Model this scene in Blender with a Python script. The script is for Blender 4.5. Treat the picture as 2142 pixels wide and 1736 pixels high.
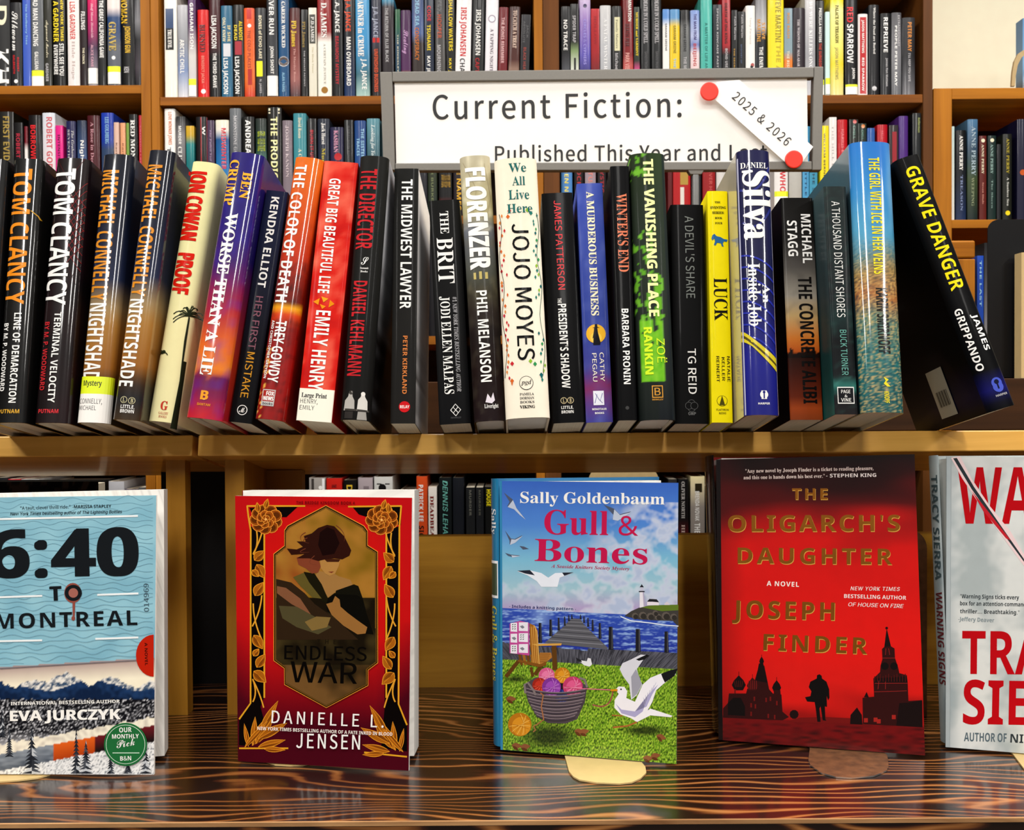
import bpy, bmesh, math, os, random
from mathutils import Vector, Matrix, noise
from mathutils.geometry import tessellate_polygon

for _o in list(bpy.data.objects):
    bpy.data.objects.remove(_o)
S = bpy.context.scene
COL = S.collection
random.seed(7)

# ------------------------------------------------------------------ camera
F = 2100.0                      # focal length in photo pixels
CX, CY = 1071.0, 868.0
EYE = 1.25                      # eye height above the floor
cd = bpy.data.cameras.new('camera')
cd.sensor_width = 36
cd.sensor_fit = 'HORIZONTAL'
cd.lens = F / 2142 * 36
cd.clip_start = 0.02
cd.dof.use_dof = True
cd.dof.focus_distance = 0.88
cd.dof.aperture_fstop = 24
cam = bpy.data.objects.new('camera', cd)
COL.objects.link(cam)
PITCH = math.radians(-0.9)
ROLL = math.radians(-0.35)
CM = Matrix.Rotation(math.radians(90) + PITCH, 3, 'X') @ Matrix.Rotation(ROLL, 3, 'Z')
cam.matrix_world = Matrix.Translation((0, 0, EYE)) @ CM.to_4x4()
S.camera = cam
CAMP = Vector((0, 0, EYE))

# ------------------------------------------------------------------ world, lights, exposure
S.view_settings.view_transform = 'Standard'
S.view_settings.look = 'None'
S.view_settings.gamma = 1
S.view_settings.exposure = 0.0
S.view_settings.use_curve_mapping = False
w = bpy.data.worlds.new('room_ambient')
S.world = w
w.use_nodes = True
w.node_tree.nodes['Background'].inputs[0].default_value = (1.0, 0.93, 0.84, 1)
w.node_tree.nodes['Background'].inputs[1].default_value = 0.07
CEIL = 2.85


def area(name, loc, sx, sy, power, col=(1, 0.965, 0.92), target=None):
    l = bpy.data.lights.new(name, 'AREA')
    l.shape = 'RECTANGLE'
    l.size = sx
    l.size_y = sy
    l.energy = power
    l.color = col
    o = bpy.data.objects.new(name, l)
    COL.objects.link(o)
    o.location = loc
    if target is not None:
        o.rotation_euler = (Vector(target) - Vector(loc)).to_track_quat('-Z', 'Y').to_euler()
    return o


for _x in (-1.5, 0.25, 2.0):
    area('ceiling_light', (_x, -1.9, CEIL), 0.2, 1.5, 50)      # rows of ceiling lamps behind the camera
for _x in (-1.3, 0.1, 1.5):
    area('ceiling_light', (_x, 0.05, CEIL), 1.0, 0.35, 19)     # lamps almost above the display
area('ceiling_light', (-1.1, 1.05, CEIL), 1.1, 0.3, 29)        # lamps between the display and the bookcases
area('ceiling_light', (1.1, 1.05, CEIL), 1.1, 0.3, 29)


# ------------------------------------------------------------------ projection helpers
def ray(px, py):
    return (CM @ Vector(((px - CX) / F, (CY - py) / F, -1.0))).normalized()


def P(px, py, D):
    """the world point that stands at distance D in front of the camera plane"""
    r = ray(px, py)
    return CAMP + r * (D / r.y)


def hit(px, py, p0, n):
    r = ray(px, py)
    return CAMP + r * ((p0 - CAMP).dot(n) / r.dot(n))


def PZ(px, py, z):
    return hit(px, py, Vector((0, 0, z)), Vector((0, 0, 1)))


def s2l(c):
    return c / 12.92 if c <= 0.04045 else ((c + 0.055) / 1.055) ** 2.4


def hx(h):
    if not isinstance(h, str):
        return tuple(h)
    return tuple(s2l(int(h[i:i + 2], 16) / 255) for i in (0, 2, 4))


def mix(a, b, t):
    t = max(0.0, min(1.0, t))
    return tuple(a[i] + (b[i] - a[i]) * t for i in range(3))


def grad(stops, t):
    """stops [(t, hex)...] from the top (0) to the bottom (1)"""
    if isinstance(stops, str):
        return hx(stops)
    if t <= stops[0][0]:
        return hx(stops[0][1])
    for (a, ca), (b, cb) in zip(stops, stops[1:]):
        if t <= b:
            return mix(hx(ca), hx(cb), (t - a) / max(1e-6, b - a))
    return hx(stops[-1][1])


def nz(x, y, s=1.0, z=0.0):
    return noise.noise(Vector((x * s, y * s, z)))


# ------------------------------------------------------------------ materials
def newmat(name):
    m = bpy.data.materials.new(name)
    m.use_nodes = True
    nt = m.node_tree
    return m, nt, nt.nodes['Principled BSDF']


def printed(name, rough, coat=0.0, metal=0.0, var=0.06, spec=0.5):
    """printed paper: its colours come from the mesh, a fine procedural mottling on top"""
    m, nt, b = newmat(name)
    at = nt.nodes.new('ShaderNodeAttribute')
    at.attribute_name = 'Col'
    tc = nt.nodes.new('ShaderNodeTexCoord')
    no = nt.nodes.new('ShaderNodeTexNoise')
    no.inputs['Scale'].default_value = 90
    no.inputs['Detail'].default_value = 3
    nt.links.new(tc.outputs['Object'], no.inputs['Vector'])
    mr = nt.nodes.new('ShaderNodeMapRange')
    mr.inputs[3].default_value = 1 - var
    mr.inputs[4].default_value = 1 + var
    nt.links.new(no.outputs[0], mr.inputs[0])
    mx = nt.nodes.new('ShaderNodeVectorMath')
    mx.operation = 'SCALE'
    gm = nt.nodes.new('ShaderNodeGamma')
    gm.inputs[1].default_value = 1.18
    nt.links.new(at.outputs['Color'], gm.inputs[0])
    nt.links.new(gm.outputs[0], mx.inputs[0])
    nt.links.new(mr.outputs[0], mx.inputs['Scale'])
    nt.links.new(mx.outputs[0], b.inputs['Base Color'])
    b.inputs['Roughness'].default_value = rough
    b.inputs['Metallic'].default_value = metal
    b.inputs['Specular IOR Level'].default_value = spec
    if coat:
        b.inputs['Coat Weight'].default_value = coat
        b.inputs['Coat Roughness'].default_value = 0.08
        bp = nt.nodes.new('ShaderNodeBump')
        bp.inputs['Strength'].default_value = 0.12
        bp.inputs['Distance'].default_value = 0.001
        n2 = nt.nodes.new('ShaderNodeTexNoise')
        n2.inputs['Scale'].default_value = 28
        nt.links.new(tc.outputs['Object'], n2.inputs['Vector'])
        nt.links.new(n2.outputs[0], bp.inputs['Height'])
        nt.links.new(bp.outputs[0], b.inputs['Coat Normal'])
    return m


def wood(name, dark, light, axis=0, scale=1.0, rough=0.4, grain=18.0, contrast=0.5, coat=0.0):
    m, nt, b = newmat(name)
    tc = nt.nodes.new('ShaderNodeTexCoord')
    mp = nt.nodes.new('ShaderNodeMapping')
    sc = [grain * scale] * 3
    sc[axis] = 1.1 * scale
    mp.inputs['Scale'].default_value = sc
    nt.links.new(tc.outputs['Object'], mp.inputs['Vector'])
    n1 = nt.nodes.new('ShaderNodeTexNoise')
    n1.inputs['Scale'].default_value = 1.6
    n1.inputs['Detail'].default_value = 6
    n1.inputs['Roughness'].default_value = 0.6
    n1.inputs['Distortion'].default_value = 0.6
    nt.links.new(mp.outputs[0], n1.inputs['Vector'])
    n2 = nt.nodes.new('ShaderNodeTexNoise')
    n2.inputs['Scale'].default_value = 4.0
    n2.inputs['Detail'].default_value = 2
    nt.links.new(tc.outputs['Object'], n2.inputs['Vector'])
    ad = nt.nodes.new('ShaderNodeMath')
    ad.operation = 'MULTIPLY_ADD'
    ad.inputs[1].default_value = 0.45
    nt.links.new(n2.outputs[0], ad.inputs[0])
    nt.links.new(n1.outputs[0], ad.inputs[2])
    cr = nt.nodes.new('ShaderNodeValToRGB')
    cr.color_ramp.elements[0].position = 0.72 - contrast * 0.5
    cr.color_ramp.elements[1].position = 0.72 + contrast * 0.4
    cr.color_ramp.elements[0].color = (*hx(dark), 1)
    cr.color_ramp.elements[1].color = (*hx(light), 1)
    nt.links.new(ad.outputs[0], cr.inputs[0])
    nt.links.new(cr.outputs[0], b.inputs['Base Color'])
    b.inputs['Roughness'].default_value = rough
    b.inputs['Coat Weight'].default_value = coat
    b.inputs['Coat Roughness'].default_value = 0.15
    b.inputs['Specular IOR Level'].default_value = 0.15
    return m


def plain(name, col, rough=0.5, metal=0.0, var=0.08, scale=60.0, bump=0.0, spec=0.5):
    m, nt, b = newmat(name)
    tc = nt.nodes.new('ShaderNodeTexCoord')
    no = nt.nodes.new('ShaderNodeTexNoise')
    no.inputs['Scale'].default_value = scale
    no.inputs['Detail'].default_value = 4
    nt.links.new(tc.outputs['Object'], no.inputs['Vector'])
    cr = nt.nodes.new('ShaderNodeValToRGB')
    c = hx(col)
    cr.color_ramp.elements[0].position = 0.3
    cr.color_ramp.elements[1].position = 0.7
    cr.color_ramp.elements[0].color = (*[v * (1 - var) for v in c], 1)
    cr.color_ramp.elements[1].color = (*[min(1, v * (1 + var)) for v in c], 1)
    nt.links.new(no.outputs[0], cr.inputs[0])
    nt.links.new(cr.outputs[0], b.inputs['Base Color'])
    b.inputs['Roughness'].default_value = rough
    b.inputs['Metallic'].default_value = metal
    b.inputs['Specular IOR Level'].default_value = spec
    if bump:
        bp = nt.nodes.new('ShaderNodeBump')
        bp.inputs['Strength'].default_value = bump
        bp.inputs['Distance'].default_value = 0.002
        nt.links.new(no.outputs[0], bp.inputs['Height'])
        nt.links.new(bp.outputs[0], b.inputs['Normal'])
    return m


def paper(name, col, axis=0):
    """page edges: thin stripes across the block"""
    m, nt, b = newmat(name)
    tc = nt.nodes.new('ShaderNodeTexCoord')
    mp = nt.nodes.new('ShaderNodeMapping')
    sc = [3.0] * 3
    sc[axis] = 1500.0
    mp.inputs['Scale'].default_value = sc
    nt.links.new(tc.outputs['Object'], mp.inputs['Vector'])
    no = nt.nodes.new('ShaderNodeTexNoise')
    no.inputs['Scale'].default_value = 1.0
    nt.links.new(mp.outputs[0], no.inputs['Vector'])
    cr = nt.nodes.new('ShaderNodeValToRGB')
    c = hx(col)
    cr.color_ramp.elements[0].position = 0.3
    cr.color_ramp.elements[1].position = 0.6
    cr.color_ramp.elements[0].color = (*[v * 0.8 for v in c], 1)
    cr.color_ramp.elements[1].color = (*c, 1)
    nt.links.new(no.outputs[0], cr.inputs[0])
    nt.links.new(cr.outputs[0], b.inputs['Base Color'])
    b.inputs['Roughness'].default_value = 0.85
    return m


def stained_table():
    m, nt, b = newmat('dark_stained_fir')
    tc = nt.nodes.new('ShaderNodeTexCoord')
    mp = nt.nodes.new('ShaderNodeMapping')
    mp.inputs['Scale'].default_value = (0.16, 1.0, 1.0)
    nt.links.new(tc.outputs['Object'], mp.inputs['Vector'])
    # broad warping so the bands swell into cathedral figures
    nw = nt.nodes.new('ShaderNodeTexNoise')
    nw.inputs['Scale'].default_value = 13
    nw.inputs['Detail'].default_value = 1.5
    mp2 = nt.nodes.new('ShaderNodeMapping')
    mp2.inputs['Scale'].default_value = (0.26, 1.0, 1.0)
    nt.links.new(tc.outputs['Object'], mp2.inputs['Vector'])
    nt.links.new(mp2.outputs[0], nw.inputs['Vector'])
    wv = nt.nodes.new('ShaderNodeMath')
    wv.operation = 'MULTIPLY'
    wv.inputs[1].default_value = 0.14
    nt.links.new(nw.outputs[0], wv.inputs[0])
    sp = nt.nodes.new('ShaderNodeSeparateXYZ')
    nt.links.new(mp.outputs[0], sp.inputs[0])
    n3 = nt.nodes.new('ShaderNodeTexNoise')      # fine ripples along the grain
    n3.inputs['Scale'].default_value = 60
    n3.inputs['Detail'].default_value = 2
    mp3 = nt.nodes.new('ShaderNodeMapping')
    mp3.inputs['Scale'].default_value = (0.14, 1.0, 1.0)
    nt.links.new(tc.outputs['Object'], mp3.inputs['Vector'])
    nt.links.new(mp3.outputs[0], n3.inputs['Vector'])
    m3 = nt.nodes.new('ShaderNodeMath')
    m3.operation = 'MULTIPLY_ADD'
    m3.inputs[1].default_value = 0.010
    nt.links.new(n3.outputs[0], m3.inputs[0])
    nt.links.new(wv.outputs[0], m3.inputs[2])
    ad = nt.nodes.new('ShaderNodeMath')
    nt.links.new(sp.outputs['Y'], ad.inputs[0])
    nt.links.new(m3.outputs[0], ad.inputs[1])
    fr = nt.nodes.new('ShaderNodeMath')
    fr.operation = 'MULTIPLY'
    fr.inputs[1].default_value = 640.0
    nt.links.new(ad.outputs[0], fr.inputs[0])
    sn = nt.nodes.new('ShaderNodeMath')
    sn.operation = 'SINE'
    nt.links.new(fr.outputs[0], sn.inputs[0])
    cr = nt.nodes.new('ShaderNodeValToRGB')
    e = cr.color_ramp.elements
    e[0].position = 0.42
    e[0].color = (*hx('190a05'), 1)
    e[1].position = 0.98
    e[1].color = (*hx('b87c44'), 1)
    k = e.new(0.62)
    k.color = (*hx('3a1a0c'), 1)
    k = e.new(0.82)
    k.color = (*hx('7c4a22'), 1)
    mr = nt.nodes.new('ShaderNodeMapRange')
    mr.inputs[1].default_value = -1
    nt.links.new(sn.outputs[0], mr.inputs[0])
    # pale figure fades in and out in patches
    n4 = nt.nodes.new('ShaderNodeTexNoise')
    n4.inputs['Scale'].default_value = 9
    nt.links.new(mp3.outputs[0], n4.inputs['Vector'])
    m4 = nt.nodes.new('ShaderNodeMapRange')
    m4.inputs[1].default_value = 0.35
    m4.inputs[2].default_value = 0.62
    m4.inputs[3].default_value = 0.78
    m4.inputs[4].default_value = 1.0
    nt.links.new(n4.outputs[0], m4.inputs[0])
    m5 = nt.nodes.new('ShaderNodeMath')
    m5.operation = 'MULTIPLY'
    nt.links.new(mr.outputs[0], m5.inputs[0])
    nt.links.new(m4.outputs[0], m5.inputs[1])
    nt.links.new(m5.outputs[0], cr.inputs[0])
    nt.links.new(cr.outputs[0], b.inputs['Base Color'])
    b.inputs['Roughness'].default_value = 0.28
    b.inputs['Coat Weight'].default_value = 0.6
    b.inputs['Coat Roughness'].default_value = 0.12
    return m


M_GLOSS = printed('laminated_jacket', 0.40, coat=0.9, spec=0.15)
M_SATIN = printed('satin_cover', 0.40, coat=0.03, spec=0.05)
M_MATTE = printed('matte_cover', 0.55, spec=0.35)
M_INK = printed('printed_ink', 0.5, var=0.02)
M_FOIL = printed('metallic_foil', 0.35, metal=0.75, var=0.15)
M_BG = printed('shelf_book_cover', 0.42, coat=0.2, spec=0.25)
M_PAGE = paper('page_edges', 'e6dcc4', 0)
M_PAGEW = paper('white_page_edges', 'f4f1ea', 1)
M_TABLE = stained_table()
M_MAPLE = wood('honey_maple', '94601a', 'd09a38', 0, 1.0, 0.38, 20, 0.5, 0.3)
M_MAPLE_LIT = wood('honey_maple_lit', 'c88a30', 'f8c060', 0, 1.0, 0.38, 20, 0.5, 0.3)  # lighter copy of the maple: extra light put into the shelf board's colour
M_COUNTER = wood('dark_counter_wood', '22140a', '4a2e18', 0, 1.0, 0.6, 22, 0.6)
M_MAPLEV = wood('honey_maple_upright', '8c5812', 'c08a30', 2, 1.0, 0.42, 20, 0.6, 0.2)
M_OAK = wood('oak_bookcase', '7c4408', 'b87418', 0, 1.0, 0.5, 26, 0.6, 0.0)
M_OAKV = wood('oak_upright', '7c460c', 'b8741c', 2, 1.0, 0.5, 26, 0.6, 0.0)
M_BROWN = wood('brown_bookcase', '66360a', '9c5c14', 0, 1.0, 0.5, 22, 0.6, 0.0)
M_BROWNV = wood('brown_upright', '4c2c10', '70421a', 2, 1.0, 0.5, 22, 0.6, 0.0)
M_DARKW_SHADE = wood('dark_wood_and_shade', '1c0f08', '3a2012', 0, 1.0, 0.6, 22, 0.6)  # dark table wood, and the painted shade of the bookcase backs
M_STEEL = plain('grey_enamel_metal', '77746e', 0.5, 0.2, 0.03, 300)
M_CHROME = plain('brushed_metal', 'c4c4c2', 0.22, 0.9, 0.05, 120)
M_BLACKM = plain('black_enamel', '08080a', 0.5, 0.0, 0.1, 200, 0.0, 0.2)
M_CREAMM = plain('cream_enamel', 'ccb076', 0.45, 0.0, 0.04, 90)
M_BROWNM = plain('worn_brown_enamel', '6a4428', 0.55, 0.1, 0.35, 130, 0.2)
M_TANM = plain('tan_enamel', 'b49a6a', 0.5, 0.0, 0.06, 80)
M_WALL = plain('cream_wall_paint', 'fff8dc', 0.8, 0.0, 0.02, 30)
M_CEIL = plain('white_ceiling', 'b0aca4', 0.9, 0.0, 0.02, 30)
M_FLOOR = plain('dark_carpet', '3a3430', 0.95, 0.0, 0.3, 300, 0.3)
M_WHITE = plain('white_paper', 'f8f6f2', 0.5, 0.0, 0.01, 40)
M_RED = plain('red_plastic', 'e8301c', 0.35, 0.0, 0.02, 40)


# ------------------------------------------------------------------ mesh builder
class MB:
    def __init__(s):
        s.v, s.c, s.f, s.sm, s.mi = [], [], [], [], []

    def poly(s, pts, col, mi=0, smooth=False):
        n = len(s.v)
        s.v += [tuple(p) for p in pts]
        if len(col) == 3 and not isinstance(col[0], (tuple, list)):
            col = [col] * len(pts)
        s.c += [tuple(c) for c in col]
        s.f.append(tuple(range(n, n + len(pts))))
        s.sm.append(smooth)
        s.mi.append(mi)

    def tris(s, pts, faces, cols, mi=0):
        n = len(s.v)
        s.v += [tuple(p) for p in pts]
        if len(cols) == 3 and not isinstance(cols[0], (tuple, list)):
            cols = [cols] * len(pts)
        s.c += [tuple(c) for c in cols]
        for f in faces:
            s.f.append(tuple(n + i for i in f))
            s.sm.append(False)
            s.mi.append(mi)

    def grid(s, nu, nv, pos, colf, mi=0, smooth=True, flip=False):
        n = len(s.v)
        for j in range(nv + 1):
            for i in range(nu + 1):
                s.v.append(tuple(pos(i / nu, j / nv)))
                s.c.append(tuple(colf(i / nu, j / nv)))
        for j in range(nv):
            for i in range(nu):
                a = n + j * (nu + 1) + i
                q = (a, a + 1, a + nu + 2, a + nu + 1)
                s.f.append(q[::-1] if flip else q)
                s.sm.append(smooth)
                s.mi.append(mi)

    def box(s, lo, hi, col=(0.5, 0.5, 0.5), mi=0):
        x0, y0, z0 = lo
        x1, y1, z1 = hi
        c = [(x0, y0, z0), (x1, y0, z0), (x1, y1, z0), (x0, y1, z0), (x0, y0, z1), (x1, y0, z1), (x1, y1, z1), (x0, y1, z1)]
        n = len(s.v)
        s.v += c
        s.c += [tuple(col)] * 8
        for f in ((0, 3, 2, 1), (4, 5, 6, 7), (0, 1, 5, 4), (1, 2, 6, 5), (2, 3, 7, 6), (3, 0, 4, 7)):
            s.f.append(tuple(n + i for i in f))
            s.sm.append(False)
            s.mi.append(mi)

    def build(s, name, mats, parent=None, bevel=0.0):
        me = bpy.data.meshes.new(name)
        me.from_pydata(s.v, [], s.f)
        if not isinstance(mats, (list, tuple)):
            mats = [mats]
        for m in mats:
            me.materials.append(m)
        me.polygons.foreach_set('material_index', s.mi)
        me.polygons.foreach_set('use_smooth', s.sm)
        a = me.color_attributes.new('Col', 'FLOAT_COLOR', 'POINT')
        buf = []
        for c in s.c:
            buf += [c[0], c[1], c[2], 1.0]
        a.data.foreach_set('color', buf)
        me.update()
        o = bpy.data.objects.new(name, me)
        COL.objects.link(o)
        if parent is not None:
            o.parent = parent
        if bevel:
            bv = o.modifiers.new('edge', 'BEVEL')
            bv.width = bevel
            bv.segments = 2
            bv.limit_method = 'ANGLE'
        return o


def thing(name, label, cat, loc, group=None, mat=None):
    o = bpy.data.objects.new(name, None)
    o.empty_display_size = 0.02
    COL.objects.link(o)
    if mat is not None:
        o.matrix_world = mat
    else:
        o.location = loc
    tag(o, label, cat, group)
    return o


LABELS = {}


def tag(o, label, cat, group=None):
    n = len(label.split())
    if not 4 <= n <= 16:
        print('LABEL LENGTH', n, label)
    if label in LABELS:
        print('DUPLICATE LABEL', label)
    LABELS[label] = 1
    o['label'] = label
    o['category'] = cat
    if group:
        o['group'] = group
    return o


def struct(o):
    o['kind'] = 'structure'
    return o


def boxobj(name, lo, hi, mat, parent=None, bevel=0.0):
    """box given in the parent's frame"""
    m = MB()
    m.box(lo, hi)
    return m.build(name, mat, parent, bevel)


# ------------------------------------------------------------------ lettering
FD = os.path.join(bpy.utils.resource_path('LOCAL'), 'datafiles', 'fonts')
FONTS = {}


def getfont(k):
    fn = {'inter': 'Inter.woff2', 'math': 'NotoSansMath-Regular.woff2', 'noto': 'Noto Sans CJK Regular.woff2'}.get(k)
    if fn is None:
        return None
    if k not in FONTS:
        try:
            FONTS[k] = bpy.data.fonts.load(os.path.join(FD, fn))   # the fonts Blender itself ships with
        except Exception:
            FONTS[k] = None
    return FONTS[k]


# style: (font file, mathematical alphabet bases (A, a, 0) or None, stroke offset, slant)
STY = {
    'sans': ('noto', None, 0.012, 0), 'bold': ('math', (0x1D5D4, 0x1D5EE, 0x1D7EC), 0.0, 0), 'black': ('math', (0x1D5D4, 0x1D5EE, 0x1D7EC), 0.035, 0),
    'light': ('noto', None, 0.0, 0), 'ital': ('inter', None, 0.02, 0.2), 'noto': ('noto', None, 0.0, 0), 'sign': ('noto', None, 0.014, 0), 'signl': ('noto', None, 0.004, 0),
    'cond': ('math', (0x1D5D4, 0x1D5EE, 0x1D7EC), 0.0, 0),
    'serif': ('math', (0x1D400, 0x1D41A, 0x1D7CE), 0.0, 0), 'serifb': ('math', (0x1D400, 0x1D41A, 0x1D7CE), 0.02, 0),
    'serifi': ('math', (0x1D468, 0x1D482, 0x1D7CE), 0.0, 0), 'script': ('math', (0x1D4D0, 0x1D4EA, 0x1D7CE), 0.0, 0),
}
TC = {}


def tmesh(s, sty, space=1.0):
    key = (s, sty, space)
    if key in TC:
        return TC[key]
    fk, base, off, slant = STY[sty]
    c = bpy.data.curves.new('t', 'FONT')
    f = getfont(fk)
    if f:
        c.font = f
    body = s
    if base:
        body = ''
        for ch in s:
            if 'A' <= ch <= 'Z':
                body += chr(base[0] + ord(ch) - 65)
            elif 'a' <= ch <= 'z':
                body += chr(base[1] + ord(ch) - 97)
            elif '0' <= ch <= '9':
                body += chr(base[2] + ord(ch) - 48)
            else:
                body += ch
    c.resolution_u = 8 if sty in ('sign', 'signl') or len(s) < 6 else (3 if len(s) < 20 else 2)
    c.space_character = space

    def mesh(b):
        c.body = b
        o = bpy.data.objects.new('t', c)
        m = o.to_mesh()
        vs = [(v.co.x, v.co.y) for v in m.vertices]
        fs = [tuple(p.vertices) for p in m.polygons]
        o.to_mesh_clear()
        bpy.data.objects.remove(o)
        return vs, fs
    c.offset = 0
    hv, _ = mesh(chr(base[0] + 7) if base else 'H')
    cap = max(v[1] for v in hv)
    vs, fs = mesh(body)
    bpy.data.curves.remove(c)
    if not vs:
        vs, fs = [(0, 0), (1, 0), (1, 1)], []
    x0 = min(v[0] for v in vs)
    x1 = max(v[0] for v in vs)
    W = max(1e-6, x1 - x0)
    out = [((v[0] - x0 + slant * v[1]) / W, v[1] / cap) for v in vs]
    TC[key] = (out, fs)
    return TC[key]


class Art:
    """flat printed shapes in (a, b) coordinates; each later layer lies a hair above the one before"""
    def __init__(s):
        s.items = []      # (pts2d, faces, colour(s), material index)

    def add(s, pts, faces, col, mi=0):
        s.items.append((pts, faces, col, mi))

    def poly(s, pts, col, mi=0):
        v = [Vector((p[0], p[1], 0)) for p in pts]
        fs = [tuple(t) for t in tessellate_polygon([v])]
        s.items.append(([(p[0], p[1]) for p in pts], fs, col, mi))

    def text(s, string, sty, p0, p1, up, col, mi=0, space=1.0):
        """baseline from p0 to p1, cap height along the vector up"""
        vs, fs = tmesh(string, sty, space)
        dx, dy = p1[0] - p0[0], p1[1] - p0[1]
        pts = [(p0[0] + dx * a + up[0] * b, p0[1] + dy * a + up[1] * b) for a, b in vs]
        s.items.append((pts, fs, col, mi))
        off = STY[sty][2]
        if off:                 # heavier strokes: the same letters laid again a little to each side
            q = math.hypot(dx, dy) or 1
            uq = math.hypot(*up) or 1
            for ka, kb in ((1, 0), (0, .6), (1, .6), (-1, 0)):
                ox = (dx / q * ka * off + up[0] / uq * kb * off) * uq
                oy = (dy / q * ka * off + up[1] / uq * kb * off) * uq
                s.items.append(([(x + ox, y + oy) for x, y in pts], fs, col, mi))


def circle(cx, cy, r, n=24, ry=None, a0=0, a1=math.tau):
    ry = r if ry is None else ry
    return [(cx + r * math.cos(a0 + (a1 - a0) * i / n), cy + ry * math.sin(a0 + (a1 - a0) * i / n)) for i in range(n)]


def stroke(pts, w0, w1=None):
    """a ribbon polygon along a polyline"""
    w1 = w0 if w1 is None else w1
    L, R = [], []
    n = len(pts)
    for i, p in enumerate(pts):
        a = pts[max(0, i - 1)]
        b = pts[min(n - 1, i + 1)]
        dx, dy = b[0] - a[0], b[1] - a[1]
        q = math.hypot(dx, dy) or 1
        ww = (w0 + (w1 - w0) * i / max(1, n - 1)) / 2
        L.append((p[0] - dy / q * ww, p[1] + dx / q * ww))
        R.append((p[0] + dy / q * ww, p[1] - dx / q * ww))
    return L + R[::-1]


def bez(p0, p1, p2, n=10):
    return [((1 - t) ** 2 * p0[0] + 2 * t * (1 - t) * p1[0] + t * t * p2[0], (1 - t) ** 2 * p0[1] + 2 * t * (1 - t) * p1[1] + t * t * p2[1]) for t in [i / n for i in range(n + 1)]]


def emit(art, mb, surf, mi0=0, cuts=None, step=0.00006, base=0.0003):
    """lay the shapes on a surface; cuts = positions of a at which curved surfaces are creased"""
    placed = []
    for pts, fs, col, mi in art.items:
        if not fs:
            continue
        bb = (min(p[0] for p in pts), max(p[0] for p in pts), min(p[1] for p in pts), max(p[1] for p in pts))
        lv = 0              # each shape lies just above whatever it covers
        for q, l in placed:
            if l >= lv and bb[0] < q[1] and bb[1] > q[0] and bb[2] < q[3] and bb[3] > q[2]:
                lv = l + 1
        placed.append((bb, lv))
        lay = base + step * lv
        multi = len(col) != 3 or isinstance(col[0], (tuple, list))
        if cuts:
            bm = bmesh.new()
            vs = [bm.verts.new((p[0], p[1], 0)) for p in pts]
            for f in fs:
                try:
                    bm.faces.new([vs[i] for i in f])
                except ValueError:
                    pass
            lo = min(p[0] for p in pts)
            hi = max(p[0] for p in pts)
            for c in cuts:
                if lo < c < hi:
                    bmesh.ops.bisect_plane(bm, geom=bm.verts[:] + bm.edges[:] + bm.faces[:], plane_co=(c, 0, 0), plane_no=(1, 0, 0), dist=1e-7)
            bm.verts.index_update()
            P2 = [surf(v.co.x, v.co.y, lay) for v in bm.verts]
            F2 = [tuple(v.index for v in f.verts) for f in bm.faces]
            bm.free()
            mb.tris(P2, F2, col[0] if multi else col, mi0 + mi)
        else:
            mb.tris([surf(p[0], p[1], lay) for p in pts], fs, col, mi0 + mi)

# ------------------------------------------------------------------ the room
BETA = math.radians(10.0)
ZT = P(1071, 1490, 0.96).z             # dark table top
ZS0 = P(1071, 906, 0.93).z             # front top edge of the sloping display shelf
SD = Vector((0, math.cos(BETA), -math.sin(BETA)))
SN = Vector((0, math.sin(BETA), math.cos(BETA)))
SP0 = Vector((0, 0.93, ZS0))
TB = 0.0195
YB = 2.0                                # face of the bookcases
XL, XR = -1.3, 1.4

struct(boxobj('floor', (-4, -3.5, -0.05), (4, 2.35, 0), M_FLOOR))
struct(boxobj('wall_back', (-4, 2.30, 0), (4, 2.36, CEIL + 0.05), M_WALL))
struct(boxobj('ceiling', (-4, -3.5, CEIL + 0.05), (4, 2.36, CEIL + 0.1), M_CEIL))


def wbox(name, lo, hi, mat, parent, bevel=0.0):
    L = parent.location
    return boxobj(name, [lo[i] - L[i] for i in range(3)], [hi[i] - L[i] for i in range(3)], mat, parent, bevel)


def wprism(name, prof, x0, x1, mat, parent):
    """profile in (y, z) world, extruded along x"""
    L = parent.location
    m = MB()
    a = [(x0 - L[0], y - L[1], z - L[2]) for y, z in prof]
    b = [(x1 - L[0], y - L[1], z - L[2]) for y, z in prof]
    n = len(prof)
    m.poly(a, (0.5,) * 3)
    m.poly(b[::-1], (0.5,) * 3)
    for i in range(n):
        j = (i + 1) % n
        m.poly([a[i], b[i], b[j], a[j]][::-1], (0.5,) * 3)
    return m.build(name, mat, parent)


# the dark table
tb = thing('display_table', 'dark stained wooden table with bold grain in front of the bookcases', 'table', (0, 0.95, 0))
YF = PZ(1071, 1717, ZT).y
wbox('table_top', (XL, YF, ZT - 0.035), (XR, 1.2, ZT), M_TABLE, tb, 0.0012)
M_WORN = wood('worn_table_edge', '5a3018', 'c89a68', 0, 3.0, 0.5, 6, 0.5)
wbox('worn_edge', (XL, YF - 0.0012, ZT - 0.0026), (XR, YF + 0.001, ZT + 0.0003), M_WORN, tb)
wbox('apron', (XL + 0.05, YF + 0.02, ZT - 0.12), (XR - 0.05, YF + 0.04, ZT - 0.035), M_DARKW_SHADE, tb)
for _x in (XL + 0.05, XR - 0.11):
    for _y in (YF + 0.04, 1.12):
        wbox('leg', (_x, _y, 0), (_x + 0.06, _y + 0.06, ZT - 0.035), M_DARKW_SHADE, tb)


def zund(y):
    """height of the shelf board's underside at depth y"""
    return ZS0 - TB / math.cos(BETA) - (y - 0.93) * math.tan(BETA)


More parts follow.
